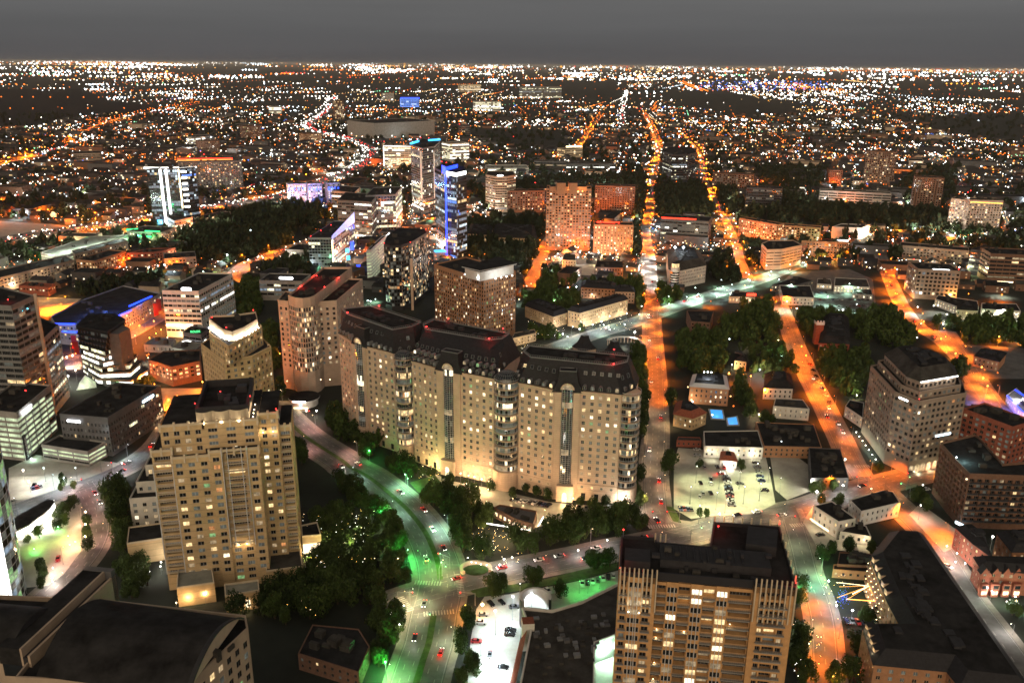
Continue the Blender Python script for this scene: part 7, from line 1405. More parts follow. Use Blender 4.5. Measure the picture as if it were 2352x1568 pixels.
fill_trees('dark tree in the grove left of the brick tower', 'D1', [(1290, 1100), (1490, 1000), (1600, 940), (1560, 880)], 6, 7)
fill_trees('tree beside the bowed stone tower', 'R1', [(1900, 720), (1950, 780), (1990, 880), (1900, 880), (1880, 780)], 6.5, 9)
fill_trees('dark tree between crowned tower and bowed tower', 'R1', [(1800, 330), (1900, 340), (1930, 620), (1880, 700), (1860, 500)], 8, 10)
fill_trees('tree belt behind the green-white glass office', 'R1', [(1600, 30), (1780, 20), (1790, 250), (1660, 260), (1620, 130)], 8, 10)
fill_trees('dark tree belt behind the blue-trimmed apartments', 'R1', [(470, 90), (900, 10), (1100, 0), (1050, 60), (850, 70), (600, 120)], 9, 10)
NEARN = len(TREES)
fill_trees('tree in the dark park by the orange street', 'T1', [(1190, 790), (1380, 700), (1560, 640), (1700, 590), (2000, 540), (2230, 560), (2200, 640), (1980, 730), (1990, 850), (1900, 880), (1780, 860), (1640, 960), (1500, 930), (1400, 860)], 14, 14)
fill_trees('tree in the wooded belt left of the slant-topped office', 'D2', [(0, 480), (250, 460), (520, 500), (500, 640), (60, 640), (0, 620)], 10, 12)
fill_trees('tree in the dark belt behind the towers', 'T2', [(860, 410), (1000, 400), (1160, 410), (1420, 360), (1740, 360), (2080, 350), (2060, 420), (1740, 400), (1410, 430), (1130, 440), (990, 560), (870, 480)], 15, 13)
fill_trees('tree in the black grove right of the avenue', 'T2', [(2150, 450), (2352, 420), (2600, 430), (2800, 560), (2500, 620), (2200, 620)], 14, 14)
fill_trees('tree around the tan gabled apartments', 'T2', [(880, 640), (1080, 660), (1400, 640), (1390, 900), (1250, 960), (1100, 900), (960, 900), (1000, 800), (880, 780)], 13, 11)
fill_trees('tree below the orange-crowned tower', 'T2', [(1240, 950), (1460, 970), (1560, 1060), (2020, 1080), (2040, 1200), (1640, 1060), (1240, 1200)], 12, 11)
fill_trees('tree between the dark apartment slab and the avenue', 'T2', [(2010, 430), (2110, 440), (2060, 640), (2070, 900), (2010, 960), (2020, 700)], 12, 12)
fill_trees('tree in the wide black wood on the right', 'T3', [(700, 470), (940, 560), (1450, 600), (1640, 600), (1830, 620), (1800, 700), (1540, 690), (1300, 670), (1000, 660), (640, 620), (450, 620)], 15, 15)
fill_trees('tree around the lone balcony tower', 'T3', [(480, 280), (760, 290), (1000, 300), (940, 440), (700, 420), (560, 400)], 16, 13)
fill_trees('tree beyond the dim brown tower', 'T3', [(1480, 420), (1600, 300), (1900, 290), (1860, 480), (1640, 420), (1560, 560)], 16, 13)
fill_trees('tree beside the tan residential towers', 'T3', [(1640, 640), (1840, 650), (1820, 760), (1700, 740)], 12, 11)
fill_trees('tree below the long brown apartment row', 'T3', [(400, 780), (540, 800), (480, 1000), (200, 900), (180, 880), (440, 870)], 13, 11)
# scattered crowns in the far suburbs
r_ = random.Random(5); DARKV = [[(-60, 205), (190, 205), (250, 232), (380, 246), (340, 258), (210, 262), (60, 290), (-60, 290)], [(1520, 215), (1640, 205), (1800, 240), (1850, 262), (1700, 262), (1560, 240)], [(1040, 290), (1300, 300), (1310, 345), (1130, 330)], [(2080, 270), (2352, 260), (2352, 330), (2150, 300)], [(1040, 500), (1240, 480), (1240, 600), (1100, 620)], [(1500, 430), (1640, 425), (1640, 495), (1510, 495)], [(1660, 470), (2180, 480), (2180, 520), (1700, 520)], [(1240, 190), (1420, 185), (1420, 215), (1260, 215)], [(400, 590), (560, 500), (740, 480), (720, 540), (560, 600)]]
def darkv(p): return any(inside(P, *p) for P in DARKV)
for k in range(5200):
 yv = 262 + 330 * r_.random() ** 1.3; xv = r_.uniform(-60, 2420); x, y = G((xv, yv), 5)
 if taken(x, y, 3) or hides(x, y, 11): continue
 if darkv((xv, yv)) or (sin(x * .004 + 1.3) * cos(y * .0031) + r_.random() * .9 > .25): TREES.append((x, y, r_.uniform(8, 15), r_.uniform(5, 9), 'tree in the far suburbs', 'trees in the far suburbs'))
order = sorted(range(len(TREES)), key=lambda i: TREES[i][0] ** 2 + TREES[i][1] ** 2)
for n_, i in enumerate(order[:300]):
 x, y, h, wd, lab, grp = TREES[i]; T = bpy.data.objects.new('tree', None); COL.objects.link(T); T.location = (x, y, .1); props(T, lab, 'tree', grp); s = h / 1.1
 d = hypot(x, y); cm = CR_NEAR if d < 460 else CR_MID
 c_ = bpy.data.objects.new('crown', rnd.choice(cm)); COL.objects.link(c_); c_.parent = T; c_.location = (0, 0, h * .16); c_.scale = (wd, wd, s * .9); c_.rotation_euler = (0, 0, rnd.random() * 6.28)
 t_ = bpy.data.objects.new('trunk', TRK); COL.objects.link(t_); t_.parent = T; t_.scale = (s, s, s)
def merged_crowns(items, clouds, matn, name, label):
 VV = []; FF = []; off = 0; arr = [(np.array(v_), np.array(f_)) for v_, f_ in clouds]
 for (x, y, h, wd, *_) in items:
  v_, f_ = arr[rnd.randrange(len(arr))]; a = rnd.random() * 6.28; R = np.array([[cos(a), -sin(a)], [sin(a), cos(a)]]); q = v_.copy(); q[:, :2] = (q[:, :2] @ R.T) * wd + (x, y); q[:, 2] = q[:, 2] * h * .95 + h * .08; VV.append(q); FF.append(f_ + off); off += len(q)
 V = np.concatenate(VV); Fc = np.concatenate(FF); me = bpy.data.meshes.new(name); me.vertices.add(len(V)); me.vertices.foreach_set('co', V.ravel()); me.loops.add(len(Fc) * 4); me.loops.foreach_set('vertex_index', Fc.ravel().astype(np.int32))
 me.polygons.add(len(Fc)); me.polygons.foreach_set('loop_start', np.arange(0, len(Fc) * 4, 4, dtype=np.int32)); me.materials.append(MATS[matn]); me.update(calc_edges=True)
 o = bpy.data.objects.new(name, me); COL.objects.link(o); return props(o, label, 'trees', None, 'stuff')
rest = [TREES[i] for i in order[300:]]
merged_crowns([t for t in rest if hypot(t[0], t[1]) < 900], [leafcloud(60 + s, 240, .13) for s in range(4)], 'leaves', 'woodland', 'dark woodland and garden trees of the middle distance')
merged_crowns([t for t in rest if hypot(t[0], t[1]) >= 900], CF, 'leaves_far', 'far_woodland', 'dark tree cover of the far suburbs')
# ------------------------------------------------------------ lamps
LAMPS = []   # x, y, height, lamp material, light colour, power, bulb radius, label
LC = {'o': ('lamp_orange', (1, .185, .010)), 'w': ('lamp_white', (1, .93, .80)), 'c': ('lamp_cool', (.78, .95, 1)), 'g': ('lamp_green', (.09, 1, .18)), 'y': ('lamp_yellow', (1, .34, .03)), 'p': ('lamp_warm', (1, .48, .38)), 'k': ('lamp_cool', (.58, 1, .70)), 'r': ('lamp_red', (1, .05, .03)), 'l': ('lamp_white', (.95, 1, .52)), 'm': ('lamp_warm', (1, .62, .30))}
def lamps(rd, t0, t1, step, c_, pw, label, h=9, side=0, rad=.14, jit=0.):
 L, wd = ROADS[rd]; n = len(L) - 1; a, b_ = int(t0 * n), int(t1 * n)
 for i, (x, y, an) in enumerate(walk(L[a:b_ + 1], step, step * .4)):
  s = side if side else (1 if i % 2 else -1); d = wd / 2 + 1.
  if jit: d += rnd.uniform(-jit, jit)
  LAMPS.append((x - sin(an) * d * s, y + cos(an) * d * s, h, *LC[c_], pw * rnd.uniform(.75, 1.25), rad, label, (sin(an) * s, -cos(an) * s)))
def lamp_pts(k, pts, c_, pw, label, h=7, rad=.3):
 for p in pts:
  x, y = G(p, h, k)
  if c_ == 'g' and 'tree' in label: x, y = x * .99, y * .99
  LAMPS.append((x, y, h, *LC[c_], pw, rad, label, (0, -.01)))
lamps('blvd', .02, .22, 26, 'p', 4200, 'street lamp on the upper boulevard with pinkish light'); lamps('blvd', .2, .52, 24, 'k', 5600, 'green-white street lamp along the curving boulevard')
lamps('blvd', .52, .64, 22, 'g', 800, 'green street lamp at the bend of the boulevard'); lamps('blvd', .66, 1., 24, 'l', 4200, 'pale street lamp on the boulevard below the junction')
lamps('cross', .0, .22, 24, 'm', 3600, 'warm street lamp at the boulevard junction'); lamps('cross', .22, .42, 30, 'p', 1500, 'dim street lamp on the street below the hotel'); lamps('cross', .42, .62, 24, 'm', 5200, 'warm street lamp at the avenue junction'); lamps('cross', .6, 1., 24, 'o', 3800, 'orange street lamp on the street past the white restaurant')
lamps('mck', .0, .3, 22, 'm', 4200, 'warm street lamp at the lower end of the orange-lit avenue'); lamps('mck', .3, .58, 20, 'o', 5600, 'orange street lamp along the avenue right of the hotel'); lamps('mck', .58, .66, 26, 'w', 6000, 'white street lamp where the two avenues cross')
lamps('mck', .66, .8, 22, 'o', 8500, 'orange street lamp on the avenue past the red-lit terrace', rad=.5); lamps('mck', .8, 1., 44, 'o', 40000, 'far orange lamp of the avenue', rad=1.0, jit=4)
lamps('diag', 0., 1., 24, 'k', 5600, 'green-white street lamp on the avenue behind the hotel', h=9, rad=.4); lamps('routh', 0, .42, 22, 'o', 3800, 'orange street lamp on the upper part of the villa street'); lamps('routh', .42, .68, 20, 'o', 7600, 'bright orange street lamp beside the dark villas'); lamps('routh', .68, 1, 24, 'o', 3600, 'orange street lamp on the lower part of the villa street')
lamps('low', .1, .45, 24, 'l', 2200, 'pale street lamp beside the corner tower'); lamps('low', .45, 1., 20, 'o', 4600, 'orange street lamp on the lower street right of the corner tower'); lamps('east', .12, .48, 20, 'o', 4600, 'orange street lamp on the street to the townhouses'); lamps('east', .5, .8, 26, 'w', 1300, 'white path lamp behind the slate-roofed block', h=5)
lamps('left', .0, 1., 20, 'p', 3600, 'pinkish street lamp on the street behind the vaulted roof'); lamps('west', .05, .5, 24, 'c', 3400, 'cool street lamp on the street below the dark grey office'); lamps('west', .5, 1, 24, 'm', 3000, 'warm street lamp behind the cream tower')
lamps('hines', 0, 1, 28, 'o', 11000, 'orange street lamp beside the dark park', rad=.5); lamps('hood', 0, 1, 24, 'o', 6000, 'orange street lamp left of the stacked office', rad=.4); lamps('turtle', 0, 1, 28, 'o', 7500, 'orange lane lamp near the blue-lined tower', rad=.5)
lamps('lemmon', 0, .5, 26, 'o', 11000, 'orange street lamp on the far right avenue', rad=.7); lamps('lemmon', .5, 1, 50, 'o', 40000, 'far orange lamp of the right avenue', rad=1.0, jit=3); lamps('knox', 0, 1, 22, 'o', 5000, 'orange street lamp behind the beige office'); lamps('welborn', 0, 1, 24, 'o', 6500, 'orange street lamp among the dark trees on the right', rad=.4)
lamps('fwy', .0, .42, 36, 'o', 24000, 'freeway lamp', h=14, rad=.8); lamps('fwy', .42, 1, 60, 'w', 26000, 'freeway lamp', h=14, rad=1.2, jit=8); lamps('industrial', 0, 1, 38, 'o', 60000, 'far orange boulevard lamp', h=12, rad=1.5, jit=10)
lamps('northway', 0, 1, 40, 'o', 40000, 'far avenue lamp', rad=1.2, jit=6); lamps('inwood', 0, 1, 110, 'w', 60000, 'far avenue lamp', rad=1.5, jit=10); lamps('stemmons_link', 0, 1, 50, 'o', 40000, 'far ramp lamp', rad=1.5, jit=8)
lamp_pts('R2', [(165, 1150), (190, 1190)], 'g', 750, 'green lamp shining in the tree at the hotel corner', 6, .45); lamp_pts('R5', [(440, 95), (455, 120)], 'g', 700, 'green lamp in the kerb tree by the forecourt', 6, .3); lamp_pts('R5', [(300, 310), (270, 340)], 'g', 1500, 'green lamp among the inner kerb trees', 6, .25)
lamp_pts('R5', [(455, 608)], 'g', 2200, 'green lamp in the tree at the bend', 6, .3); lamp_pts('R5', [(300, 1375)], 'g', 2600, 'green lamp in the tree at the bottom of the boulevard', 6, .4); lamp_pts('R5', [(390, 700), (384, 680)], 'm', 900, 'twin warm lamp beside the grove', 6, .45)
lamp_pts('R5', [(340, 1080), (400, 1150), (430, 1020)], 'l', 1600, 'pale lamp on the kerb below the junction', 8, .3); lamp_pts('R5', [(600, 700), (680, 660)], 'g', 700, 'green signal glow at the junction', 6, .2)
lamp_pts('R5', [(1310, 940), (1060, 1060), (1050, 1280), (960, 1200), (1180, 960), (1000, 1450), (1090, 1420)], 'c', 6500, 'tall white floodlamp of the bright lot', 11, .5); lamp_pts('R5', [(970, 1020)], 'm', 1500, 'glowing pylon at the lot entrance', 5, .8); lamp_pts('R5', [(855, 1020)], 'y', 700, 'yellow lamp at the lot corner', 5, .4)
lamp_pts('R5', [(1820, 1315)], 'k', 6000, 'green-white lamp over the garage ramp', 6, .5); lamp_pts('R5', [(1700, 850), (1780, 820), (1640, 850)], 'g', 320, 'green lamp over the row of parked cars', 6, .15); lamp_pts('R5', [(1230, 870)], 'c', 900, 'white pole lamp on the verge', 8, .25)
lamp_pts('R6', [(100, 60), (260, 100), (400, 100), (60, 200), (240, 240), (430, 200), (520, 40), (540, 180), (120, 330)], 'l', 4300, 'lamp post in the pale green-lit lot', 10, .22); lamp_pts('R6', [(255, 390)], 'w', 1300, 'bright white lamp at the lower edge of the green-lit lot', 7, .5); lamp_pts('R6', [(895, 155), (925, 238), (1105, 195), (1120, 15)], 'w', 2000, 'white globe lamp by the corner shop', 6, .55)
lamp_pts('R3', [(600, 1330), (680, 1400)], 'l', 2600, 'lamp in the grey lot', 9, .2); lamp_pts('R3', [(680, 1155)], 'c', 1500, 'bluish globe lamp beside the black roof', 6, .6); lamp_pts('R6', [(1655, 190), (1640, 330), (1300, 215)], 'w', 2000, 'white lamp pole on the traffic island', 8, .35)
lamp_pts('R4', [(590, 378), (590, 465), (588, 548)], 'm', 1400, 'bright globe lamp in the row beside the pink-lit street', 5, .6); lamp_pts('R4', [(365, 760), (360, 830), (362, 855)], 'w', 700, 'small lamp at the terrace edge', 3, .3); lamp_pts('R4', [(270, 520), (235, 630), (400, 480)], 'g', 220, 'green garden lamp by the glass tower', 2, .35)
lamp_pts('R4', [(160, 90), (200, 170)], 'w', 2200, 'bright lamp at the plaza entrance', 6, .5); lamp_pts('R1', [(300, 1330), (520, 1330), (840, 1300), (440, 1400)], 'c', 2600, 'cool lamp on the pale plaza', 8, .3); lamp_pts('R1', [(840, 1300), (2110, 940), (2180, 940)], 'w', 900, 'white globe lamp at the street corner', 5, .55)
lamp_pts('R4', [(250, 430), (330, 360), (180, 480), (130, 470)], 'w', 1300, 'white strip light over the curved canopy left', 5, .4); lamp_pts('R4', [(470, 540), (480, 600), (520, 580)], 'm', 900, 'small warm lamp in the walled court', 3, .25)
lamp_pts('R4', [(1110, 720), (1105, 750), (1180, 835), (1145, 680), (1030, 785)], 'w', 420, 'garden lamp left of the cream tower foot', 4, .32); lamp_pts('R4', [(1410, 935), (1215, 1000)], 'm', 400, 'lamp in the forecourt trees of the cream tower', 5, .3)
lamp_pts('R5', [(860, 180), (930, 200), (1010, 220), (800, 200), (560, 60), (620, 80), (700, 170)], 'm', 1100, 'warm lamp along the hotel front', 3, .28); lamp_pts('R5', [(820, 110), (875, 125), (915, 135), (965, 150), (1012, 165)], 'm', 800, 'warm wall lantern above the hotel arches', 5, .36)
lamp_pts('R5', [(1490, 250), (1595, 280), (1540, 290)], 'm', 1500, 'warm lamp at the right hotel entrance', 4, .3); lamp_pts('R5', [(700, 60), (755, 70)], 'm', 1500, 'warm lamp at the left hotel entrance', 4, .3); lamp_pts('R5', [(1930, 290), (1960, 310)], 'w', 1500, 'lamp at the hotel corner awning', 4, .3)
lamp_pts('R5', [(1180, 280), (1400, 360), (1000, 300), (1250, 330)], 'm', 1500, 'low lamp in the hotel forecourt', 6, .15); lamp_pts('R5', [(1090, 740), (1630, 640), (1830, 570), (1120, 700), (1175, 690)], 'w', 700, 'white globe lamp along the park path', 4, .4)
lamp_pts('R2', [(1640, 375), (1790, 325), (1850, 380), (1965, 270), (1950, 345), (1525, 410), (1730, 345)], 'c', 1600, 'bluish globe lamp along the green avenue', 6, .5); lamp_pts('R2', [(2020, 400)], 'w', 5000, 'very bright lamp by the round drive', 9, .8); lamp_pts('R2', [(1470, 180), (1280, 150), (1310, 170)], 'k', 3500, 'green floodlamp in the trees behind the mansions', 6, .4)
lamp_pts('R2', [(1530, 195), (1725, 130), (1275, 75)], 'w', 1500, 'white lamp behind the mansion blocks', 6, .4); lamp_pts('R2', [(1255, 75)], 'o', 3000, 'orange lamp left of the mansions', 8, .7)
lamp_pts('R3', [(750, 65), (720, 180), (900, 245), (1075, 250), (1150, 60), (1210, 85), (600, 1), (1000, 150), (1200, 200), (850, 260), (970, 80)], 'k', 5200, 'lamp of the shopping lot', 10, .7); lamp_pts('R3', [(30, 150), (110, 130), (240, 90), (235, 150), (330, 130), (340, 65)], 'c', 1800, 'bluish globe lamp on the green avenue', 6, .5)
lamp_pts('R3', [(195, 180), (380, 250)], 'o', 4500, 'orange lamp on the villa side street', 6, .5); lamp_pts('R3', [(820, 495), (850, 558), (980, 795), (570, 790), (320, 680), (420, 690), (470, 700)], 'o', 2600, 'orange lamp globe on the villa street', 7, .5); lamp_pts('R3', [(660, 450), (380, 590), (1150, 760), (1200, 830), (340, 620)], 'l', 1300, 'yellow-green garden lamp by the villas', 4, .35)
lamp_pts('R3', [(1660, 325), (1780, 445), (1880, 545), (2070, 715), (1410, 75), (1480, 130), (2100, 770), (2310, 400), (2180, 430), (1970, 130), (2200, 135), (2060, 640)], 'o', 6000, 'orange lamp globe on the right side streets', 8, .7)
lamp_pts('R3', [(1760, 210), (1820, 270), (1940, 230), (2010, 280), (2120, 290), (2210, 240), (1620, 220), (1980, 290), (2080, 250), (2300, 270), (2200, 100), (2110, 60)], 'w', 6500, 'bright lamp before the shop row', 8, .8); lamp_pts('R6', [(2135, 550)], 'w', 3000, 'violet-white lamp behind the townhouses', 8, .6)
lamp_pts('R6', [(1890, 660), (1945, 730), (1880, 720), (1820, 610), (2130, 1060 - 140), (2290, 960)], 'w', 900, 'small garden lamp before the townhouses', 4, .35); lamp_pts('R6', [(1060, 1490), (1040, 1510)], 'y', 1500, 'amber lamp inside the yellow tree', 4, .5); lamp_pts('R6', [(1170, 1055), (1060, 1020), (1005, 852)], 'c', 700, 'white lamp among the street trees', 5, .45)
lamp_pts('D2', [(1180, 905), (1130, 930), (1100, 925)], 'k', 2500, 'green-lit lamp behind the hotel roof', 3, .4); lamp_pts('R1', [(1925, 545), (1365, 630), (1395, 740)], 'o', 3000, 'orange lamp globe behind the towers', 7, .5); lamp_pts('R1', [(460, 570), (500, 560), (520, 660), (470, 700)], 'w', 6000, 'bright lamp left of the stacked office', 8, .6)
lamp_pts('R1', [(960, 350), (930, 420), (1060, 320), (900, 480), (880, 380)], 'o', 4500, 'orange lamp under the blue-trimmed apartments', 7, .4); lamp_pts('R1', [(1030, 435), (1075, 405), (1110, 380), (1145, 350)], 'y', 900, 'string lamp on the path to the shops', 4, .4); lamp_pts('R1', [(1160, 860), (1220, 830), (1290, 860), (940, 740), (980, 700)], 'o', 6000, 'orange lamp on the lot behind the cream tower', 7, .25)
lamp_pts('R1', [(40, 120), (120, 200), (420, 200), (330, 160), (200, 230), (450, 150), (480, 250)], 'o', 15000, 'orange floodlamp in the yard beyond the striped tower', 12, .5); lamp_pts('T1', [(1030, 980), (1135, 965), (1565, 895), (1725, 725)], 'c', 12000, 'floodlight mast by the playing field', 16, 1.4); lamp_pts('T1', [(1200, 1010), (1400, 1010)], 'k', 7000, 'floodlight over the playing field', 16, .3)
lamp_pts('T1', [(1745, 1), (1960, 690), (2040, 590), (1960, 740), (1480, 975), (1500, 940)], 'l', 5000, 'path lamp in the dark park', 8, .5)
LAMPS = [l for l in LAMPS if l[1] > 60]
LAMPS.sort(key=lambda l: hypot(l[0], l[1])); near, far = LAMPS[:300], LAMPS[300:]
def lampmesh(h, rad, m, dx, dy):
 k = ('lm', round(h), round(rad, 2), m)
 if k not in WM:
  b = MB(); b.octa(0, 0, 0, rad, m); me = bpy.data.meshes.new('lamp_head'); me.from_pydata(b.v, [], b.f); me.materials.append(MATS[m]); me.update(); WM[k] = me
 return WM[k]
b = MB(); b.cyl(0, 0, 0, 1, .012, 6, 'metal_grey', r1=.007); b.cyl(0, 0, 0, .04, .03, 6, 'metal_grey'); PM = bpy.data.meshes.new('pole'); PM.from_pydata(b.v, [], b.f); PM.materials.append(MATS['metal_grey']); PM.update()
LD = {}
def bulb(x, y, z, col, pw, rad, parent=None, kind='POINT'):
 k = (tuple(col), round(pw, -2), rad, kind)
 if k not in LD:
  l = bpy.data.lights.new('bulb', kind)
  if kind == 'SPOT': l.spot_size = radians(138); l.spot_blend = .8
  l.energy = pw; l.color = col; l.shadow_soft_size = rad; LD[k] = l
 o = bpy.data.objects.new('bulb', LD[k]); COL.objects.link(o); o.location = (x, y, z)
 if parent: o.parent = parent
 return o
for (x, y, h, m, col, pw, rad, lab, dr) in near:
 T = bpy.data.objects.new('street_lamp', None); COL.objects.link(T); T.location = (x, y, 0.1); props(T, lab, 'street lamp', 'lamps: ' + lab[:58])
 p = bpy.data.objects.new('pole', PM); COL.objects.link(p); p.parent = T; p.scale = (h, h, h); hx, hy = dr[0] * 1.4, dr[1] * 1.4
 q = bpy.data.objects.new('lamp_head', lampmesh(h, rad, m, 0, 0)); COL.objects.link(q); q.parent = T; q.location = (hx, hy, h + rad)
 bulb(hx, hy, h - .3, col, pw * (7.5 if col[2] < .1 else 5. if col == (.09, 1, .18) else 2.5), max(.3, rad), T, 'SPOT' if h >= 8 else 'POINT')
FARB = MB(); FM = {'lamp_orange': 'far_orange', 'lamp_white': 'far_white', 'lamp_cool': 'far_cool', 'lamp_green': 'far_green', 'lamp_yellow': 'far_yellow', 'lamp_warm': 'far_warm', 'lamp_red': 'far_red'}
FL = []
for i, (x, y, h, m, col, pw, rad, lab, dr) in enumerate(far):
 FARB.octa(x, y, h, max(rad * .7, hypot(x, y) * .0005), FM[m])
 if i % 2 == 0 or hypot(x, y) < 1100: FL.append((x, y, h + 1, col, pw * (3. if hypot(x, y) > 1100 else 2.) * (1.8 if col[2] < .1 else 1)))
NR = len(FL)
# ------------------------------------------------------------ far carpet of city lights, district by district
r_ = random.Random(21)
def vn(x, y, s):  # smooth value noise
 x /= s; y /= s; xi, yi = math.floor(x), math.floor(y); fx, fy = x - xi, y - yi; fx = fx * fx * (3 - 2 * fx); fy = fy * fy * (3 - 2 * fy)
 h = lambda a, b_: (math.sin(a * 127.1 + b_ * 311.7) * 43758.5453) % 1
 return (h(xi, yi) * (1 - fx) + h(xi + 1, yi) * fx) * (1 - fy) + (h(xi, yi + 1) * (1 - fx) + h(xi + 1, yi + 1) * fx) * fy
BAND = [(200, 195, 620, 250, 2.8), (1270, 178, 1800, 215, 2.6), (1550, 195, 2020, 240, 2.4), (1480, 250, 1620, 330, 2.4), (1900, 235, 2230, 285, 1.6), (2230, 270, 2352, 330, 2.0), (650, 178, 1000, 210, 1.6), (860, 205, 1330, 245, 1.6), (60, 280, 340, 330, 1.5), (950, 300, 1220, 350, 1.5), (0, 300, 330, 470, 1.6), (640, 250, 880, 330, 1.3), (1560, 250, 2050, 330, 1.3), (1870, 300, 2352, 460, 1.4), (1640, 520, 2352, 640, 1.1), (500, 380, 660, 430, 1.4), (2200, 600, 2352, 700, 1.0), (1990, 500, 2352, 560, 1.5)]
cnt = 0; KC = {'far_white': (1, .92, .8), 'far_cool': (.8, .95, 1), 'far_warm': (1, .7, .4), 'far_orange': (1, .20, .02), 'far_yellow': (1, .36, .05), 'far_green': (.3, 1, .5), 'far_red': (1, .05, .03), 'far_blue': (.1, .2, 1)}
def flight(x, y, m, big, h=7):
 global cnt
 xv, yv = projv(x, y, h); d = hypot(x, y)
 if d < 430 or not -90 < xv < 2440 or yv > 640 or (darkv((xv, yv)) and r_.random() > .03) or taken(x, y, 1): return
 rad = d * (.00027 + .00055 * big) * (1 if d < 12000 else 1.5); FARB.octa(x, y, h + rad, rad * r_.uniform(.9, 1.4), m, rad); cnt += 1
 if d < 2900 and r_.random() < (.26 if d < 1500 else .06) and len(FL) < NR + 600: FL.append((x, y, h + 2, KC[m], (12000 + 26000 * big) * (1 if d < 1200 else 2.6) * (2.2 if 'orange' in m or 'yellow' in m else 1.2)))
for k in range(90000):
 if cnt > 12500: break
 u = r_.random(); yv = 144.5 + 480 * u ** 2.7; xv = r_.uniform(-80, 2430); hz = 149 + (xv - 1176) * .0087; yv += (xv - 1176) * .0087
 if yv < hz + 1.2: continue
 dens = .30
 for (a, b_, c_, d, g) in BAND:
  if a < xv < c_ and b_ < yv < d: dens = max(dens, g * .33)
 top = yv - hz
 if top < 10: dens = .8
 n_ = vn(xv * .5, yv * 2.2, 26) * vn(xv, yv * 5, 70) * 2.6; dens *= .10 + n_ ** 1.6
 if r_.random() > dens: continue
 x, y = G((xv, yv), 6); c1 = vn(xv * .6, yv * 3, 45); q = r_.random(); white = .18 + .55 * c1
 if top < 9: m = r_.choice(('far_yellow', 'far_orange', 'far_yellow', 'far_warm', 'far_white'))
 elif q < white * .6: m = 'far_white'
 elif q < white: m = 'far_cool'
 elif q < white + .13: m = 'far_warm'
 elif q < .93: m = 'far_orange' if r_.random() < .7 else 'far_yellow'
 else: m = r_.choice(('far_green', 'far_red', 'far_blue', 'far_green', 'far_red'))
 t = r_.random(); d = hypot(x, y); a = -.45 + .5 * vn(x, y, 500) + (pi / 2 if r_.random() < .5 else 0)
 if t < .35: flight(x, y, m, r_.random() ** 3)
 elif t < .72:   # a street of lamps
  st_ = r_.uniform(32, 60) * max(1, d / 3500); n_ = r_.randrange(5, 15); m = r_.choice(('far_orange', 'far_orange', 'far_warm', 'far_white', m))
  for i in range(n_): flight(x + cos(a) * st_ * (i - n_ / 2), y + sin(a) * st_ * (i - n_ / 2), m, r_.random() ** 4 * .6)
 else:           # a lit lot or works yard
  st_ = r_.uniform(18, 30) * max(1, d / 2500); m = r_.choice(('far_white', 'far_cool', 'far_white', m))
  for i in range(r_.randrange(2, 5)):
   for j in range(r_.randrange(1, 4)): flight(x + cos(a) * st_ * i - sin(a) * st_ * j, y + sin(a) * st_ * i + cos(a) * st_ * j, m, .25 + r_.random() * .5)
for k in range(16000):  # yards, porches and street corners of the middle distance
 if cnt > 25000: break
 xv, yv = r_.uniform(-60, 2410), 245 + 375 * r_.random() ** 1.15
 if r_.random() > .25 + 1.3 * vn(xv * .6, yv * 2, 40) or darkv((xv, yv)): continue
 x, y = G((xv, yv), 5); q = r_.random(); m = 'far_orange' if q < .44 else 'far_yellow' if q < .52 else 'far_warm' if q < .68 else 'far_white' if q < .84 else 'far_cool' if q < .95 else r_.choice(('far_green', 'far_red', 'far_blue'))
 for i in range(r_.choice((1, 1, 1, 3, 4))): flight(x + r_.gauss(0, 14) * (i > 0), y + r_.gauss(0, 14) * (i > 0), m, r_.random() ** 2.5 * .8, 5)
# airport runways: two pairs of orange edge lights with blue taxiway dots between
for (a, b_, m, n_) in (((1560, 188), (1615, 210), 'far_orange', 26), ((1568, 187), (1628, 211), 'far_orange', 26), ((1760, 192), (1950, 213), 'far_orange', 26), ((1775, 190), (1960, 212), 'far_yellow', 24)):
 for k in range(n_): p = lerp(a, b_, k / n_); x, y = G(p, 1); FARB.octa(x, y, 3, hypot(x, y) * .0007, m)
for k in range(240): p = (r_.uniform(1600, 1900), r_.uniform(186, 208)); x, y = G(p, 1); FARB.octa(x, y, 3, hypot(x, y) * .0005, 'far_blue')
for xv, yv in ((2150, 150), (2160, 151), (2155, 147), (2210, 153), (1790, 150), (1320, 140), (1440, 141), (1560, 146), (1670, 145), (990, 137), (830, 138)): x, y = G((xv, 163), 0); FARB.octa(x, y, 60 + (163 - yv) * 0 + 220 * .5, hypot(x, y) * .0009, 'far_red')
for (a, b_) in (((0, 224), (330, 226)), ((0, 251), (600, 250))):
 for k in range(9): p = lerp(a, b_, (k + r_.random() * .4) / 9); x, y = G(p, 8); FARB.octa(x, y, 12, hypot(x, y) * .0007, 'far_orange')
o = FARB.build('distant_city_lights'); props(o, 'carpet of distant street lamps and lit windows to the horizon', 'city lights', None, 'stuff'); CITY = o
for i, (x, y, z, col, pw) in enumerate(FL): bulb(x, y, z, (col[0], col[1] * .85, col[2] * .4) if col[2] < .1 else col, pw * (4.2 if i < NR else .55), 1.2, CITY, 'SPOT' if i < NR else 'POINT')
# river land and far ground patches
for lb, pts, m in (('dark river land on the far left', [(-80, 205), (190, 205), (250, 232), (380, 246), (340, 258), (210, 262), (60, 290), (-80, 290)], 'roof_dark'), ('airport field with blue taxi lights', [(1540, 183), (1780, 180), (1990, 214), (1620, 216)], 'asphalt_dark')):
 P = [G(p, 0) for p in pts]; struct('field', P, .5, m, lb)
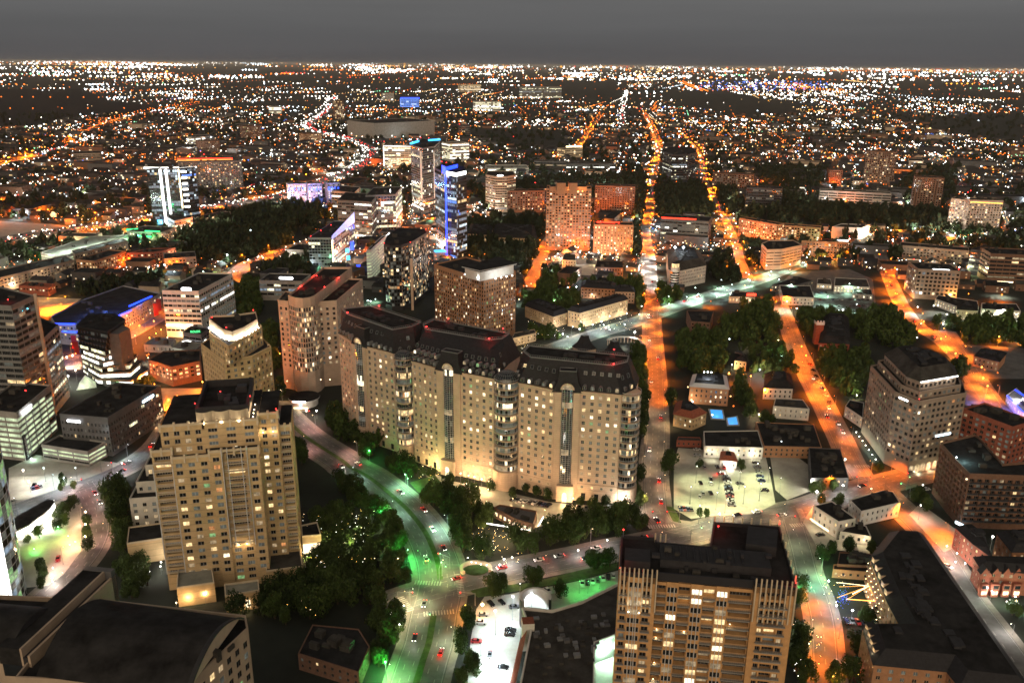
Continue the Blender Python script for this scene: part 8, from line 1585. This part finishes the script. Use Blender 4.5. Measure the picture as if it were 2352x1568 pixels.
# ------------------------------------------------------------ low buildings of the middle and far distance
r_ = random.Random(33); HS = []
WALLS = ('limestone_dark', 'brick_brown', 'brick_brown', 'dark_wall', 'concrete_dark', 'concrete_dark', 'charcoal', 'dark_wall')  # dark set: shade over these low houses is put into the wall colour
for k in range(9000):
 yv = 262 + 400 * r_.random() ** 1.1; xv = r_.uniform(-50, 2400); x, y = G((xv, yv), 4); d = hypot(x, y)
 if d < 520 or darkv((xv, yv)): continue
 big = r_.random() < .25; lx = r_.uniform(25, 60) if big else r_.uniform(11, 22); ly = r_.uniform(14, 24) if big else r_.uniform(8, 13); h = r_.uniform(6, 14) if big else r_.uniform(4, 7.5)
 if d > 1400: lx *= 1.6; ly *= 1.6; h *= 1.25
 if taken(x, y, max(lx, ly) * .6) or hides(x, y, h): continue
 a = -.45 + .5 * vn(x, y, 500) + (pi / 2 if r_.random() < .3 else 0); ca, sa = cos(a), sin(a)
 P = [(x + ca * u - sa * v_, y + sa * u + ca * v_) for u, v_ in ((-lx / 2, -ly / 2), (lx / 2, -ly / 2), (lx / 2, ly / 2), (-lx / 2, ly / 2))]
 occupy(P, 1.5); HS.append((x, y, lx, ly, h, a, P, big))
 if len(HS) > 1500: break
HS.sort(key=lambda q: hypot(q[0], q[1])); SB = MB()
def low_house(bw, br, P, h, big, wall, lx, ly):
 bw.prism(P, 0, h, wall, 'roof_dark')
 if big: br.ring(P, h, h + .8, .4, wall); br.face([(*p, h + .05) for p in inset(P, .3)], r_.choice(('roof_dark', 'roof_grey')))
 else:
  m0, m1 = lerp(P[0], P[3], .5), lerp(P[1], P[2], .5); z = h + ly * .28; O = inset(P, -.5); m = r_.choice(('slate', 'roof_dark', 'roof_grey'))
  br.face([(*O[0], h), (*O[1], h), (*m1, z), (*m0, z)], m); br.face([(*O[2], h), (*O[3], h), (*m0, z), (*m1, z)], m); br.face([(*O[1], h), (*O[2], h), (*m1, z)], wall); br.face([(*O[3], h), (*O[0], h), (*m0, z)], wall)
ADJ = ['narrow', 'broad', 'long', 'squat', 'small', 'plain']; seen = {}
for i, (x, y, lx, ly, h, a, P, big) in enumerate(HS):
 wall = r_.choice(WALLS)
 if i < 280:
  nm = 'low_building' if big else 'small_house'; lab = ('flat-roofed low block' if big else 'pitched-roof house') + ' with %s walls in the middle distance' % wall.replace('_', ' ')
  T = empty(nm, (x, y, 0), lab, 'house' if not big else 'building', 'middle distance: ' + lab[:48]); bw, br = MB(), MB(); low_house(bw, br, P, h, big, wall, lx, ly); bw.build('wall', T); br.build('roof', T)
  for e_ in (0, 1, 3):
   A, B = P[e_], P[(e_ + 1) % 4]; n_ = norm(A, B); ox, oy = n_[1], -n_[0]
   if ox * x + oy * y > 0: continue
   L_ = hypot(A[0] - B[0], A[1] - B[1])
   for q in range(max(1, int(L_ / (7 if big else 6)))):
    for zf in range(max(1, int(h / 3.6))):
     if r_.random() < .55: continue
     xx, yy = lerp(A, B, (q + .5) / max(1, int(L_ / (7 if big else 6)))); m = r_.choice(('room_warm', 'room_dim', 'room_white', 'glass', 'room_dim', 'room_orange', 'glass'))
     o = bpy.data.objects.new('window', winmesh(1.7, 1.5, m, 'metal_grey', False, '')[0]); COL.objects.link(o); o.parent = T; o.location = (xx + ox * .06 - x, yy + oy * .06 - y, 1 + zf * 3.4); o.rotation_euler = (0, 0, atan2(n_[1], n_[0]))
 else:
  low_house(SB, SB, P, h, big, wall, lx, ly)
  for q in range(3 if not big else 9):
   e_ = r_.choice((0, 1, 3)); A, B = P[e_], P[(e_ + 1) % 4]; n_ = norm(A, B); ox, oy = n_[1] * .1, -n_[0] * .1; t = r_.uniform(.1, .85); a_, c_ = lerp(A, B, t), lerp(A, B, t + .1); z = r_.uniform(1, h - 2)
   SB.face([(a_[0] + ox, a_[1] + oy, z), (c_[0] + ox, c_[1] + oy, z), (c_[0] + ox, c_[1] + oy, z + 1.7), (a_[0] + ox, a_[1] + oy, z + 1.7)], r_.choice(('room_warm', 'room_dim', 'room_white', 'room_orange', 'room_cool', 'room_dim')))
props(SB.build('distant_houses'), 'sea of low houses and sheds filling the far suburbs', 'houses', None, 'stuff')
# ------------------------------------------------------------ cars
def carmeshes():
 prof = [(-2.25, .35), (-2.3, .72), (-1.9, .92), (-1.35, .98), (1.0, .95), (2.05, .78), (2.28, .6), (2.25, .33)]
 cab = [(-1.75, .95), (-1.25, 1.38), (.15, 1.42), (1.0, .95)]
 def ext(pr, w0, w1, m, zmin):
  b = MB(); n = len(pr)
  for s in (1, -1): b.face([(x, s * (w0 if z < zmin + .3 else w1), z) for x, z in (pr if s < 0 else pr[::-1])], m)
  for k in range(n):
   p, q = pr[k], pr[(k + 1) % n]; f = lambda z: w0 if z < zmin + .3 else w1
   b.face([(p[0], -f(p[1]), p[1]), (q[0], -f(q[1]), q[1]), (q[0], f(q[1]), q[1]), (p[0], f(p[1]), p[1])], m)
  return b
 body = ext(prof, .92, .86, 'car_white', .35); cabin = ext(cab, .80, .64, 'car_glass', .7); roof = MB(); roof.prism([(-1.2, -.6), (.12, -.6), (.12, .6), (-1.2, .6)], 1.40, 1.45, 'car_white')
 w_ = MB(); n = 12
 w_.v = [(.33 * cos(2 * pi * k / n), s * .11, .33 * sin(2 * pi * k / n)) for s in (-1, 1) for k in range(n)]; w_.f = [(k, (k + 1) % n, n + (k + 1) % n, n + k) for k in range(n)] + [tuple(range(n))[::-1], tuple(range(n, 2 * n))]; w_.m = [w_.mt('tyre')] * (n + 2)
 hl = MB(); hl.box(0, 0, 0, .12, .34, .16, 0, 'head_white'); tl = MB(); tl.box(0, 0, 0, .12, .36, .18, 0, 'tail_red'); hd = MB(); hd.box(0, 0, 0, .12, .34, .16, 0, 'metal_white'); td = MB(); td.box(0, 0, 0, .12, .36, .18, 0, 'car_red'); return body, cabin, roof, w_, hl, tl, hd, td
def raw(name, b, ov_=None):
 me = bpy.data.meshes.new(name); me.from_pydata(b.v, [], b.f)
 for n in b.mn: me.materials.append(MATS[ov_ or n])
 me.polygons.foreach_set('material_index', b.m); me.update(); return me
cb, cc, cro, cw_, chl, ctl, chd, ctd = carmeshes(); CM = {}
for col in ('white', 'black', 'silver', 'grey', 'red', 'blue'): CM[col] = (raw('body', cb, 'car_' + col), raw('roof_panel', cro, 'car_' + col))
CAB, WHL, HL, TL, HD, TD = raw('glasshouse', cc), raw('wheel', cw_), raw('headlight', chl), raw('taillight', ctl), raw('headlight', chd), raw('taillight', ctd)
NC = [0]
def car(x, y, a, col, where, moving=False, z=.25, brake=False):
 if NC[0] >= 290: return
 NC[0] += 1; T = bpy.data.objects.new('car', None); COL.objects.link(T); T.location = (x, y, z); T.rotation_euler = (0, 0, a); s = rnd.uniform(.95, 1.1); T.scale = (s, s, s * rnd.choice((1, 1, 1.18)))
 props(T, f'{col} car {where}', 'car', f'{col} cars {where}'[:70])
 def add(me, *loc): o = bpy.data.objects.new(me.name.split('.')[0], me); COL.objects.link(o); o.parent = T; o.location = loc
 add(CM[col][0], 0, 0, 0); add(CAB, 0, 0, 0); add(CM[col][1], 0, 0, 0)
 for sx_ in (-1.4, 1.42):
  for sy_ in (-.83, .83): add(WHL, sx_, sy_, .33)
 for sy_ in (-.62, .62): add(HL if moving else HD, 2.24, sy_, .6); add(TL if moving else TD, -2.27, sy_, .68)
 if moving:
  l = LD.get('hl')
  if not l: l = LD['hl'] = bpy.data.lights.new('beam', 'SPOT'); l.energy = 2600; l.spot_size = radians(50); l.spot_blend = .8; l.color = (1, .95, .85); l.shadow_soft_size = .2
  o = bpy.data.objects.new('beam', l); COL.objects.link(o); o.parent = T; o.location = (2.5, 0, .75); o.rotation_euler = (0, -radians(90 - 9), 0) ; o.rotation_euler = mathutils.Vector((1, 0, -.10)).to_track_quat('-Z', 'Y').to_euler()
  k = 'tl2' if brake else 'tl'; l = LD.get(k)
  if not l: l = LD[k] = bpy.data.lights.new('tail_glow', 'POINT'); l.energy = 260 if brake else 60; l.color = (1, .03, .02); l.shadow_soft_size = .3
  o = bpy.data.objects.new('tail_glow', l); COL.objects.link(o); o.parent = T; o.location = (-2.9, 0, .8)
CL = ('white', 'black', 'silver', 'grey', 'black', 'white', 'silver', 'red', 'blue', 'grey')
def row(k, p, q, n, where, da=pi / 2, skip=()):
 A, B = G(p, .8, k), G(q, .8, k); a = atan2(B[1] - A[1], B[0] - A[0])
 for i in range(n):
  if i in skip: continue
  x, y = lerp(A, B, (i + .5) / n); car(x, y, a + da + (pi if rnd.random() < .4 else 0), rnd.choice(CL), where)
def spot(k, p, a, col, where, **kw): x, y = G(p, .8, k); car(x, y, a, col, where, **kw)
def ride(rd, t, lane, dirn, col, where, brake=False):
 L, wd = ROADS[rd]; n = len(L) - 1; i = min(n - 1, int(t * n)); f = t * n - i; x, y = lerp(L[i], L[i + 1], f); a = atan2(L[i + 1][1] - L[i][1], L[i + 1][0] - L[i][0]); x -= sin(a) * lane; y += cos(a) * lane; car(x, y, a + (pi if dirn < 0 else 0), col, where, True, .3, brake)
row('R6', (300, 120), (340, 330), 15, 'parked in the middle row of the pale green lot', pi / 2, (4,)); row('R6', (500, 15), (570, 240), 7, 'parked at the right edge of the pale green lot', pi / 2, (5,))
for p, a, c_ in (((125, 170), 1.6, 'black'), ((195, 175), 1.6, 'white'), ((195, 145), 1.5, 'black'), ((120, 265), 1.3, 'white'), ((195, 240), 1.6, 'black'), ((140, 240), 1.5, 'silver'), ((395, 175), .1, 'grey'), ((240, 60), 1.6, 'black'), ((285, 65), 1.6, 'red'), ((150, 60), 1.6, 'silver'), ((100, -60), .1, 'white'), ((100, -20), .1, 'silver')): spot('R6', p, a, c_, 'standing alone in the pale green lot')
spot('R6', (265, 108), .1, 'red', 'driving through the pale green lot', moving=True, brake=True); row('R6', (-25, 350), (70, 350), 4, 'parked at the lower left of the pale green lot')
for p, a, c_ in (((1030, 1000), -1.0, 'black'), ((1105, 990), -1.0, 'black'), ((1190, 1022), .15, 'grey'), ((1420, 915), -1.05, 'white'), ((975, 1075), .0, 'silver'), ((960, 1130), -.05, 'white'), ((1165, 1185), -.1, 'black'), ((1160, 1212), -.1, 'black'), ((930, 1258), -.05, 'red'), ((1115, 1438), -.15, 'black')): spot('R5', p, a, c_, 'parked in the bright white lot')
spot('R5', (1022, 1350), -1.65, 'grey', 'driving down the bright white lot', moving=True); row('R5', (1640, 870), (1890, 805), 7, 'parked in the green-lit row above the shops', 1.1)
row('R5', (1165, 282), (1440, 325), 9, 'parked in front of the hotel entrance', 1.2); row('R5', (1610, 345), (1960, 335), 7, 'parked at the right of the hotel front', 1.4, (3,)); spot('R5', (838, 205), .9, 'white', 'waiting at the left hotel entrance'); spot('R5', (885, 215), .9, 'black', 'waiting at the left hotel entrance'); spot('R5', (870, 280), 1.4, 'silver', 'leaving the hotel forecourt', moving=True, brake=True)
spot('R6', (950, 525), .3, 'black', 'parked beside the white restaurant'); row('R6', (1110, 1120), (1270, 1130), 4, 'parked at the foot of the slate-roofed block', 1.6); spot('R6', (1325, 620), 1.5, 'white', 'parked behind the restaurant wing'); spot('R6', (1830, 745), -1.0, 'white', 'parked by the townhouse garden'); spot('R6', (1680, 215), .2, 'white', 'parked by the traffic island'); spot('R6', (2270, 995), .1, 'white', 'parked before the gabled townhouses')
spot('R6', (1130, 1430), 1.9, 'white', 'stopped at the bottom of the orange street', moving=True, brake=True); row('R4', (370, 700), (430, 690), 1, 'parked by the round lawn'); row('R4', (215, 210), (290, 190), 3, 'parked on the pale plaza'); row('R1', (215, 1450), (290, 1440), 2, 'parked left on the pale plaza')
for rd, t, ln, d, c_, br, wh in (('blvd', .17, 5, -1, 'white', 0, 'on the upper boulevard'), ('blvd', .15, -4, 1, 'silver', 1, 'on the upper boulevard'), ('blvd', .30, 5, 1, 'grey', 1, 'on the boulevard beside the hotel'), ('blvd', .375, 7, 1, 'red', 1, 'on the boulevard below the forecourt lawn'), ('blvd', .44, 4, 1, 'white', 0, 'on the boulevard before the bend'), ('blvd', .50, 5, 1, 'black', 1, 'on the boulevard at the bend'), ('blvd', .53, -5, -1, 'silver', 0, 'on the boulevard at the bend'), ('blvd', .70, -5, 1, 'grey', 0, 'below the junction on the boulevard'), ('blvd', .82, -6, 1, 'black', 0, 'low on the boulevard'), ('blvd', .86, 6, -1, 'red', 1, 'low on the boulevard'),
 ('cross', .14, 3, -1, 'red', 1, 'turning at the boulevard junction'), ('cross', .185, -3, 1, 'black', 1, 'leaving the boulevard junction'), ('cross', .20, 3, -1, 'red', 0, 'queueing at the boulevard junction'), ('cross', .245, 3, -1, 'white', 1, 'queueing at the boulevard junction'), ('cross', .27, 3, -1, 'silver', 1, 'on the street below the hotel'), ('cross', .30, -3, 1, 'black', 1, 'on the street below the hotel'), ('cross', .33, 3, -1, 'white', 0, 'on the street below the hotel'), ('cross', .385, 4, -1, 'grey', 1, 'on the street beside the corner tower'), ('cross', .5, 3, -1, 'black', 0, 'at the avenue junction'), ('cross', .53, 3, -1, 'white', 0, 'at the avenue junction'), ('cross', .56, -3, 1, 'silver', 1, 'at the avenue junction'), ('cross', .76, 2, -1, 'black', 1, 'at the corner by the beige office'), ('cross', .47, -3, 1, 'black', 1, 'behind the corner tower'), ('cross', .83, 3, 1, 'silver', 1, 'in front of the beige office'),
 ('mck', .06, 2, 1, 'black', 0, 'at the lower end of the avenue'), ('mck', .10, -3, 1, 'red', 1, 'at the lower end of the avenue'), ('mck', .14, -3, 1, 'red', 1, 'climbing the avenue beside the hotel'), ('mck', .20, 3, -1, 'white', 0, 'coming down the avenue beside the hotel'), ('mck', .27, -3, 1, 'grey', 1, 'climbing the orange-lit avenue'), ('mck', .34, 3, -1, 'silver', 0, 'coming down the orange-lit avenue'), ('mck', .40, -3, 1, 'black', 1, 'climbing the orange-lit avenue'), ('mck', .45, 3, -1, 'white', 0, 'coming down the orange-lit avenue'), ('mck', .52, 3, -1, 'grey', 0, 'near the crossing of the avenues'), ('mck', .6, -3, 1, 'black', 1, 'past the crossing of the avenues'), ('mck', .66, 3, -1, 'white', 0, 'far up the avenue'), ('mck', .7, 3, -1, 'white', 0, 'far up the avenue'), ('mck', .74, -3, 1, 'white', 1, 'far up the avenue'), ('mck', .77, 3, -1, 'white', 0, 'far up the avenue'),
 ('diag', .2, 3, 1, 'white', 1, 'on the green avenue behind the hotel'), ('diag', .33, -3, -1, 'silver', 0, 'on the green avenue behind the hotel'), ('diag', .45, 4, 1, 'red', 1, 'at the crossing on the green avenue'), ('diag', .5, 4, 1, 'red', 1, 'at the crossing on the green avenue'), ('diag', .6, -3, -1, 'white', 0, 'far on the green avenue'), ('diag', .72, 3, 1, 'black', 1, 'far on the green avenue'),
 ('routh', .44, 2, 1, 'white', 0, 'coming down the villa street'), ('routh', .6, 2, 1, 'white', 0, 'coming down the villa street'), ('routh', .66, -2, -1, 'black', 1, 'climbing the villa street'), ('routh', .7, 3, 1, 'silver', 0, 'coming down the villa street'), ('routh', .75, 3, 1, 'white', 1, 'waiting low on the villa street'), ('west', .4, 3, 1, 'silver', 0, 'on the plaza street'), ('west', .36, -3, -1, 'black', 1, 'on the plaza street'), ('left', .1, 3, 1, 'red', 1, 'at the head of the pink-lit street'), ('left', .16, 3, 1, 'grey', 1, 'at the head of the pink-lit street'), ('west', .5, 3, 1, 'red', 1, 'before the dark grey office')): ride(rd, t, ln, d, c_, wh, bool(br))
for k in range(7): ride('routh', .36 + k * .018, 6.3, 1, rnd.choice(CL), 'parked along the villa street') if k < 0 else car(*(lambda L: (lerp(L[int(.36 * len(L)) + 0], L[int(.6 * len(L))], k / 7)[0] + 4.6, lerp(L[int(.36 * len(L))], L[int(.6 * len(L))], k / 7)[1]))(ROADS['routh'][0]), -1.2, rnd.choice(CL), 'parked along the villa street')
NC[0] = min(NC[0], 240)
for j in range(4): row('R3', (930 - j * 15, 70 + 48 * j), (1290, 90 + 40 * j), 13, f'parked in the shopping lot, {("top", "second", "third", "bottom")[j]} row', pi / 2, (3, 7))
# far traffic on the freeway and avenues: too many to count
b = MB()
for rd, a0, a1, n in (('fwy', 0, 1, 420), ('mck', .78, 1, 50), ('lemmon', 0, 1, 40), ('hines', 0, 1, 20), ('stemmons_link', 0, 1, 30), ('industrial', 0, 1, 60), ('welborn', 0, 1, 8), ('inwood', 0, 1, 30)):
 L, wd = ROADS[rd]; nn_ = len(L) - 1
 for k in range(n):
  t = rnd.uniform(a0, a1) * nn_; i = min(nn_ - 1, int(t)); x, y = lerp(L[i], L[i + 1], t - i); s = rnd.uniform(-.42, .42) * wd; a = atan2(L[i + 1][1] - L[i][1], L[i + 1][0] - L[i][0]); x -= sin(a) * s; y += cos(a) * s; d = hypot(x, y); q = max(.5, d * .00055)
  b.box(x, y, .3, 4.5, 1.8, 1.3, a, rnd.choice(('car_grey', 'car_white', 'car_black'))); b.octa(x - 1, y - 3, 1.6 + q * .6, q, 'far_red' if s < 0 else 'far_white')
props(b.build('distant_traffic'), 'stream of white and red car lights on the far roads', 'traffic', None, 'stuff')
# ------------------------------------------------------------ traffic signals
def signal(k, p, col, lab, ang=0.):
 x, y = G(p, 5.5, k); T = empty('traffic_light', (x, y, 0), lab, 'traffic light'); b = MB(); b.cyl(x, y, 0, 6.2, .13, 8, 'metal_grey'); b.build('pole', T); b = MB(); b.bar((x, y, 6), (x + 7 * cos(ang), y + 7 * sin(ang), 6.2), .16, 'metal_grey'); b.build('mast_arm', T)
 b = MB(); hx, hy = x + 6.4 * cos(ang), y + 6.4 * sin(ang); b.box(hx, hy, 5.2, .45, .4, 1.3, 0, 'steel_dark'); sh = b.build('signal_head', T); b = MB(); b.octa(hx, hy - .3, 5.5 if col == 'g' else 6.2, .24, 'lamp_green' if col == 'g' else 'lamp_red'); b.build('signal_lens', sh, origin=T.location); point(T, 'signal_glow', hx, hy - .6, 5.6, (.1, 1, .4) if col == 'g' else (1, .04, .02), 320, .2)
for i, (k, p, c_, a, lb) in enumerate((('R5', (745, 690), 'r', 2.6, 'red traffic light at the upper kerb of the boulevard junction'), ('R5', (815, 740), 'g', 3.2, 'green traffic light by the curved fountain wall'), ('R5', (385, 930), 'r', 0, 'red traffic light at the left of the boulevard junction'), ('R5', (920, 940), 'r', 3., 'red traffic light at the lot corner of the junction'), ('R5', (500, 1085), 'g', .2, 'traffic light arm over the lower boulevard'), ('R5', (672, 770), 'g', 1.5, 'green traffic light on the median tip'), ('R5', (2330, 380), 'r', 3., 'red traffic light below the avenue'), ('R5', (2230, 385), 'r', 2.9, 'second red traffic light left of the pole at the avenue foot'), ('R6', (60, 500), 'g', .5, 'traffic light arm over the avenue junction'), ('R6', (690, 410), 'r', .1, 'traffic light arm behind the corner tower'), ('R6', (1215, 130), 'r', 0, 'red traffic light by the beige office corner'), ('R6', (1280, 160), 'r', 2.4, 'second red traffic light at the beige office corner'), ('R6', (1550, 160), 'g', 1, 'green traffic light on the street past the beige office'), ('R6', (1570, 210), 'g', 2, 'green traffic light below the other on the same street'), ('R1', (690, 1295), 'r', 0, 'red traffic light before the dark grey office'), ('R1', (770, 1300), 'r', 0, 'red traffic light right of the first at the dark grey office'), ('R1', (480, 1410), 'r', 0, 'red traffic light on the plaza island'), ('R1', (2020, 925), 'r', 0, 'red traffic light at the top of the boulevard'), ('R1', (2062, 940), 'r', 0, 'red traffic light nearer the top of the boulevard'), ('R2', (2130, 180), 'r', 0, 'red traffic light at the crossing of the avenues'), ('R4', (665, 300), 'r', 0, 'red traffic light at the head of the pink-lit street'))): signal(k, p, c_, lb, a)
FL2 = MB()
# small warm lights in the garden trees
b = MB(); r_ = random.Random(8)
for (k, x0, y0, x1, y1, n, zr) in (('R5', -40, 340, 230, 720, 90, (3, 9)), ('R4', 2080, 380, 2340, 760, 60, (3, 9)), ('R5', 900, 480, 1180, 640, 60, (2, 8)), ('R5', 1100, 650, 1250, 720, 10, (1, 6)), ('R4', 1860, 880, 2300, 1080, 14, (3, 8)), ('R2', 1280, 280, 1560, 420, 70, (3, 8)), ('R2', 1650, 260, 2000, 380, 60, (3, 8)), ('R5', 1950, 150, 2000, 330, 20, (2, 6)), ('R6', 760, 1080, 960, 1500, 40, (2, 7)), ('R6', 930, 760, 1120, 1060, 20, (2, 8)), ('R6', 1160, 1380, 1240, 1520, 12, (2, 7)), ('R5', 480, 60, 700, 150, 16, (1, 5)), ('R2', 1200, 420, 1300, 560, 40, (1, 5))):
 for q in range(n): z = r_.uniform(*zr); p = G((r_.uniform(x0, x1), r_.uniform(y0, y1)), z, k); b.octa(*p, z, r_.uniform(.06, .13), r_.choice(('lamp_warm', 'lamp_white', 'lamp_yellow')))
props(b.build('garden_fairy_lights'), 'tiny warm bulbs scattered through the garden and park trees', 'lights', None, 'stuff')
T = CITY; r_ = random.Random(77)
for (k, x0, y0, x1, y1, n) in (('R3', 0, 400, 700, 1000, 22), ('R3', 1150, 200, 2340, 700, 34), ('R3', 280, 0, 1300, 300, 26), ('R1', 950, 400, 1380, 760, 16), ('R2', 1200, 0, 2000, 240, 16), ('R6', 1750, 600, 2340, 1000, 12), ('R3', 1900, 850, 2350, 1100, 22), ('T2', 870, 600, 1400, 1200, 30), ('T2', 1240, 900, 2050, 1100, 26), ('D2', 0, 380, 900, 700, 20)):
 for q in range(n):
  z = 4; x, y = G((r_.uniform(x0, x1), r_.uniform(y0, y1)), z, k)
  if taken(x, y): continue
  c_ = r_.choice(((1, .3, .05), (1, .25, .03), (1, .9, .7), (.8, 1, .8), (1, .7, .4), (.5, 1, .5), (.7, .85, 1)) if n != 22 or k != 'R3' or x0 < 1000 else ((1, .1, .05), (.2, .3, 1), (1, .4, .1), (.9, .9, 1))); FL2.octa(x, y, z + 1, .35 + hypot(x, y) / 2500, r_.choice(('far_white', 'far_warm', 'far_cool')) if c_[2] > .3 else 'far_orange')
  if q % 2: bulb(x, y, z, c_, r_.uniform(1200, 3600) * (1 + hypot(x, y) / 600), .5, CITY)
props(FL2.build('porch_lights'), 'porch and yard lights scattered between houses and trees', 'lights', None, 'stuff')
for k, p, c_, pw in (('R5', (20, 400), (.8, 1, .4), 900), ('R5', (120, 500), (.8, 1, .4), 900), ('R5', (60, 600), (.9, 1, .4), 900), ('R5', (160, 650), (.9, 1, .4), 900), ('R4', (2200, 480), (.9, 1, .4), 1000), ('R4', (2130, 700), (.95, 1, .35), 1200), ('R4', (2280, 620), (.9, 1, .4), 900), ('R2', (1420, 360), (1, .85, .8), 1500), ('R2', (1540, 390), (1, .85, .7), 1500), ('R6', (820, 1180), (.9, 1, .4), 900), ('R6', (800, 900), (.2, 1, .5), 1200), ('R6', (960, 780), (.3, 1, .3), 800), ('R6', (840, 830), (.2, 1, .5), 1200), ('R6', (1000, 930), (.3, .8, .5), 800), ('R4', (980, 400), (.7, 1, .3), 900), ('R4', (250, 560), (.7, 1, .2), 900), ('R2', (1300, 480), (1, .8, .4), 1500), ('R5', (620, 60), (.9, .85, .3), 1200), ('R5', (1020, 560), (1, .7, .35), 900)): x, y = G(p, 4, k); bulb(x, y, 5, c_, pw * 3., .5, T); bulb(x + 9, y + 6, 3, c_, pw * 1.4, .5, T)
# ------------------------------------------------------------ labels: tell look-alikes apart by row and place
by = {}
for o in COL.objects:
 if o.parent is None and o.get('label') and o.get('category'): by.setdefault(o['label'], []).append(o)
OR = ['first', 'second', 'third', 'fourth', 'fifth', 'sixth', 'seventh', 'eighth', 'ninth', 'tenth']; nth = lambda i: OR[i] if i < 10 else str(i + 1) + ('st' if (i + 1) % 10 == 1 else 'nd' if (i + 1) % 10 == 2 else 'rd' if (i + 1) % 10 == 3 else 'th') if (i + 1) % 100 not in (11, 12, 13) else str(i + 1) + 'th'
for lab, L in by.items():
 if len(L) < 2: continue
 Q = sorted(((projv(*o.location), o) for o in L), key=lambda q: -q[0][1]); nr = 1 if len(L) <= 5 else max(2, int(round(sqrt(len(L) / 2.5)))); per = int(math.ceil(len(L) / nr))
 for r in range(nr):
  for i, (p, o) in enumerate(sorted(Q[r * per:(r + 1) * per], key=lambda q: q[0][0])):
   s_ = f', {nth(i)} from left' if nr == 1 else f', row {r + 1} from front, {nth(i)} from left'
   if len((lab + s_).split()) > 16: s_ = f', row {r + 1}, {nth(i)} from left'
   if len((lab + s_).split()) <= 16: o['label'] = lab + s_
# ------------------------------------------------------------ thin night haze
hz = MB(); hz.prism([(-92000, -3200), (92000, -3200), (92000, 162000), (-92000, 162000)], -1, 262, 'ground'); ho = props(hz.build('haze'), 'thin night haze over the whole city', 'haze', None, 'stuff')
m = bpy.data.materials.new('haze'); m.use_nodes = True; t = m.node_tree; t.nodes.clear(); o = t.nodes.new('ShaderNodeOutputMaterial'); v = t.nodes.new('ShaderNodeVolumePrincipled'); v.inputs['Density'].default_value = .000015; v.inputs['Color'].default_value = (.9, .88, .85, 1); t.links.new(v.outputs[0], o.inputs['Volume']); ho.data.materials.clear(); ho.data.materials.append(m)
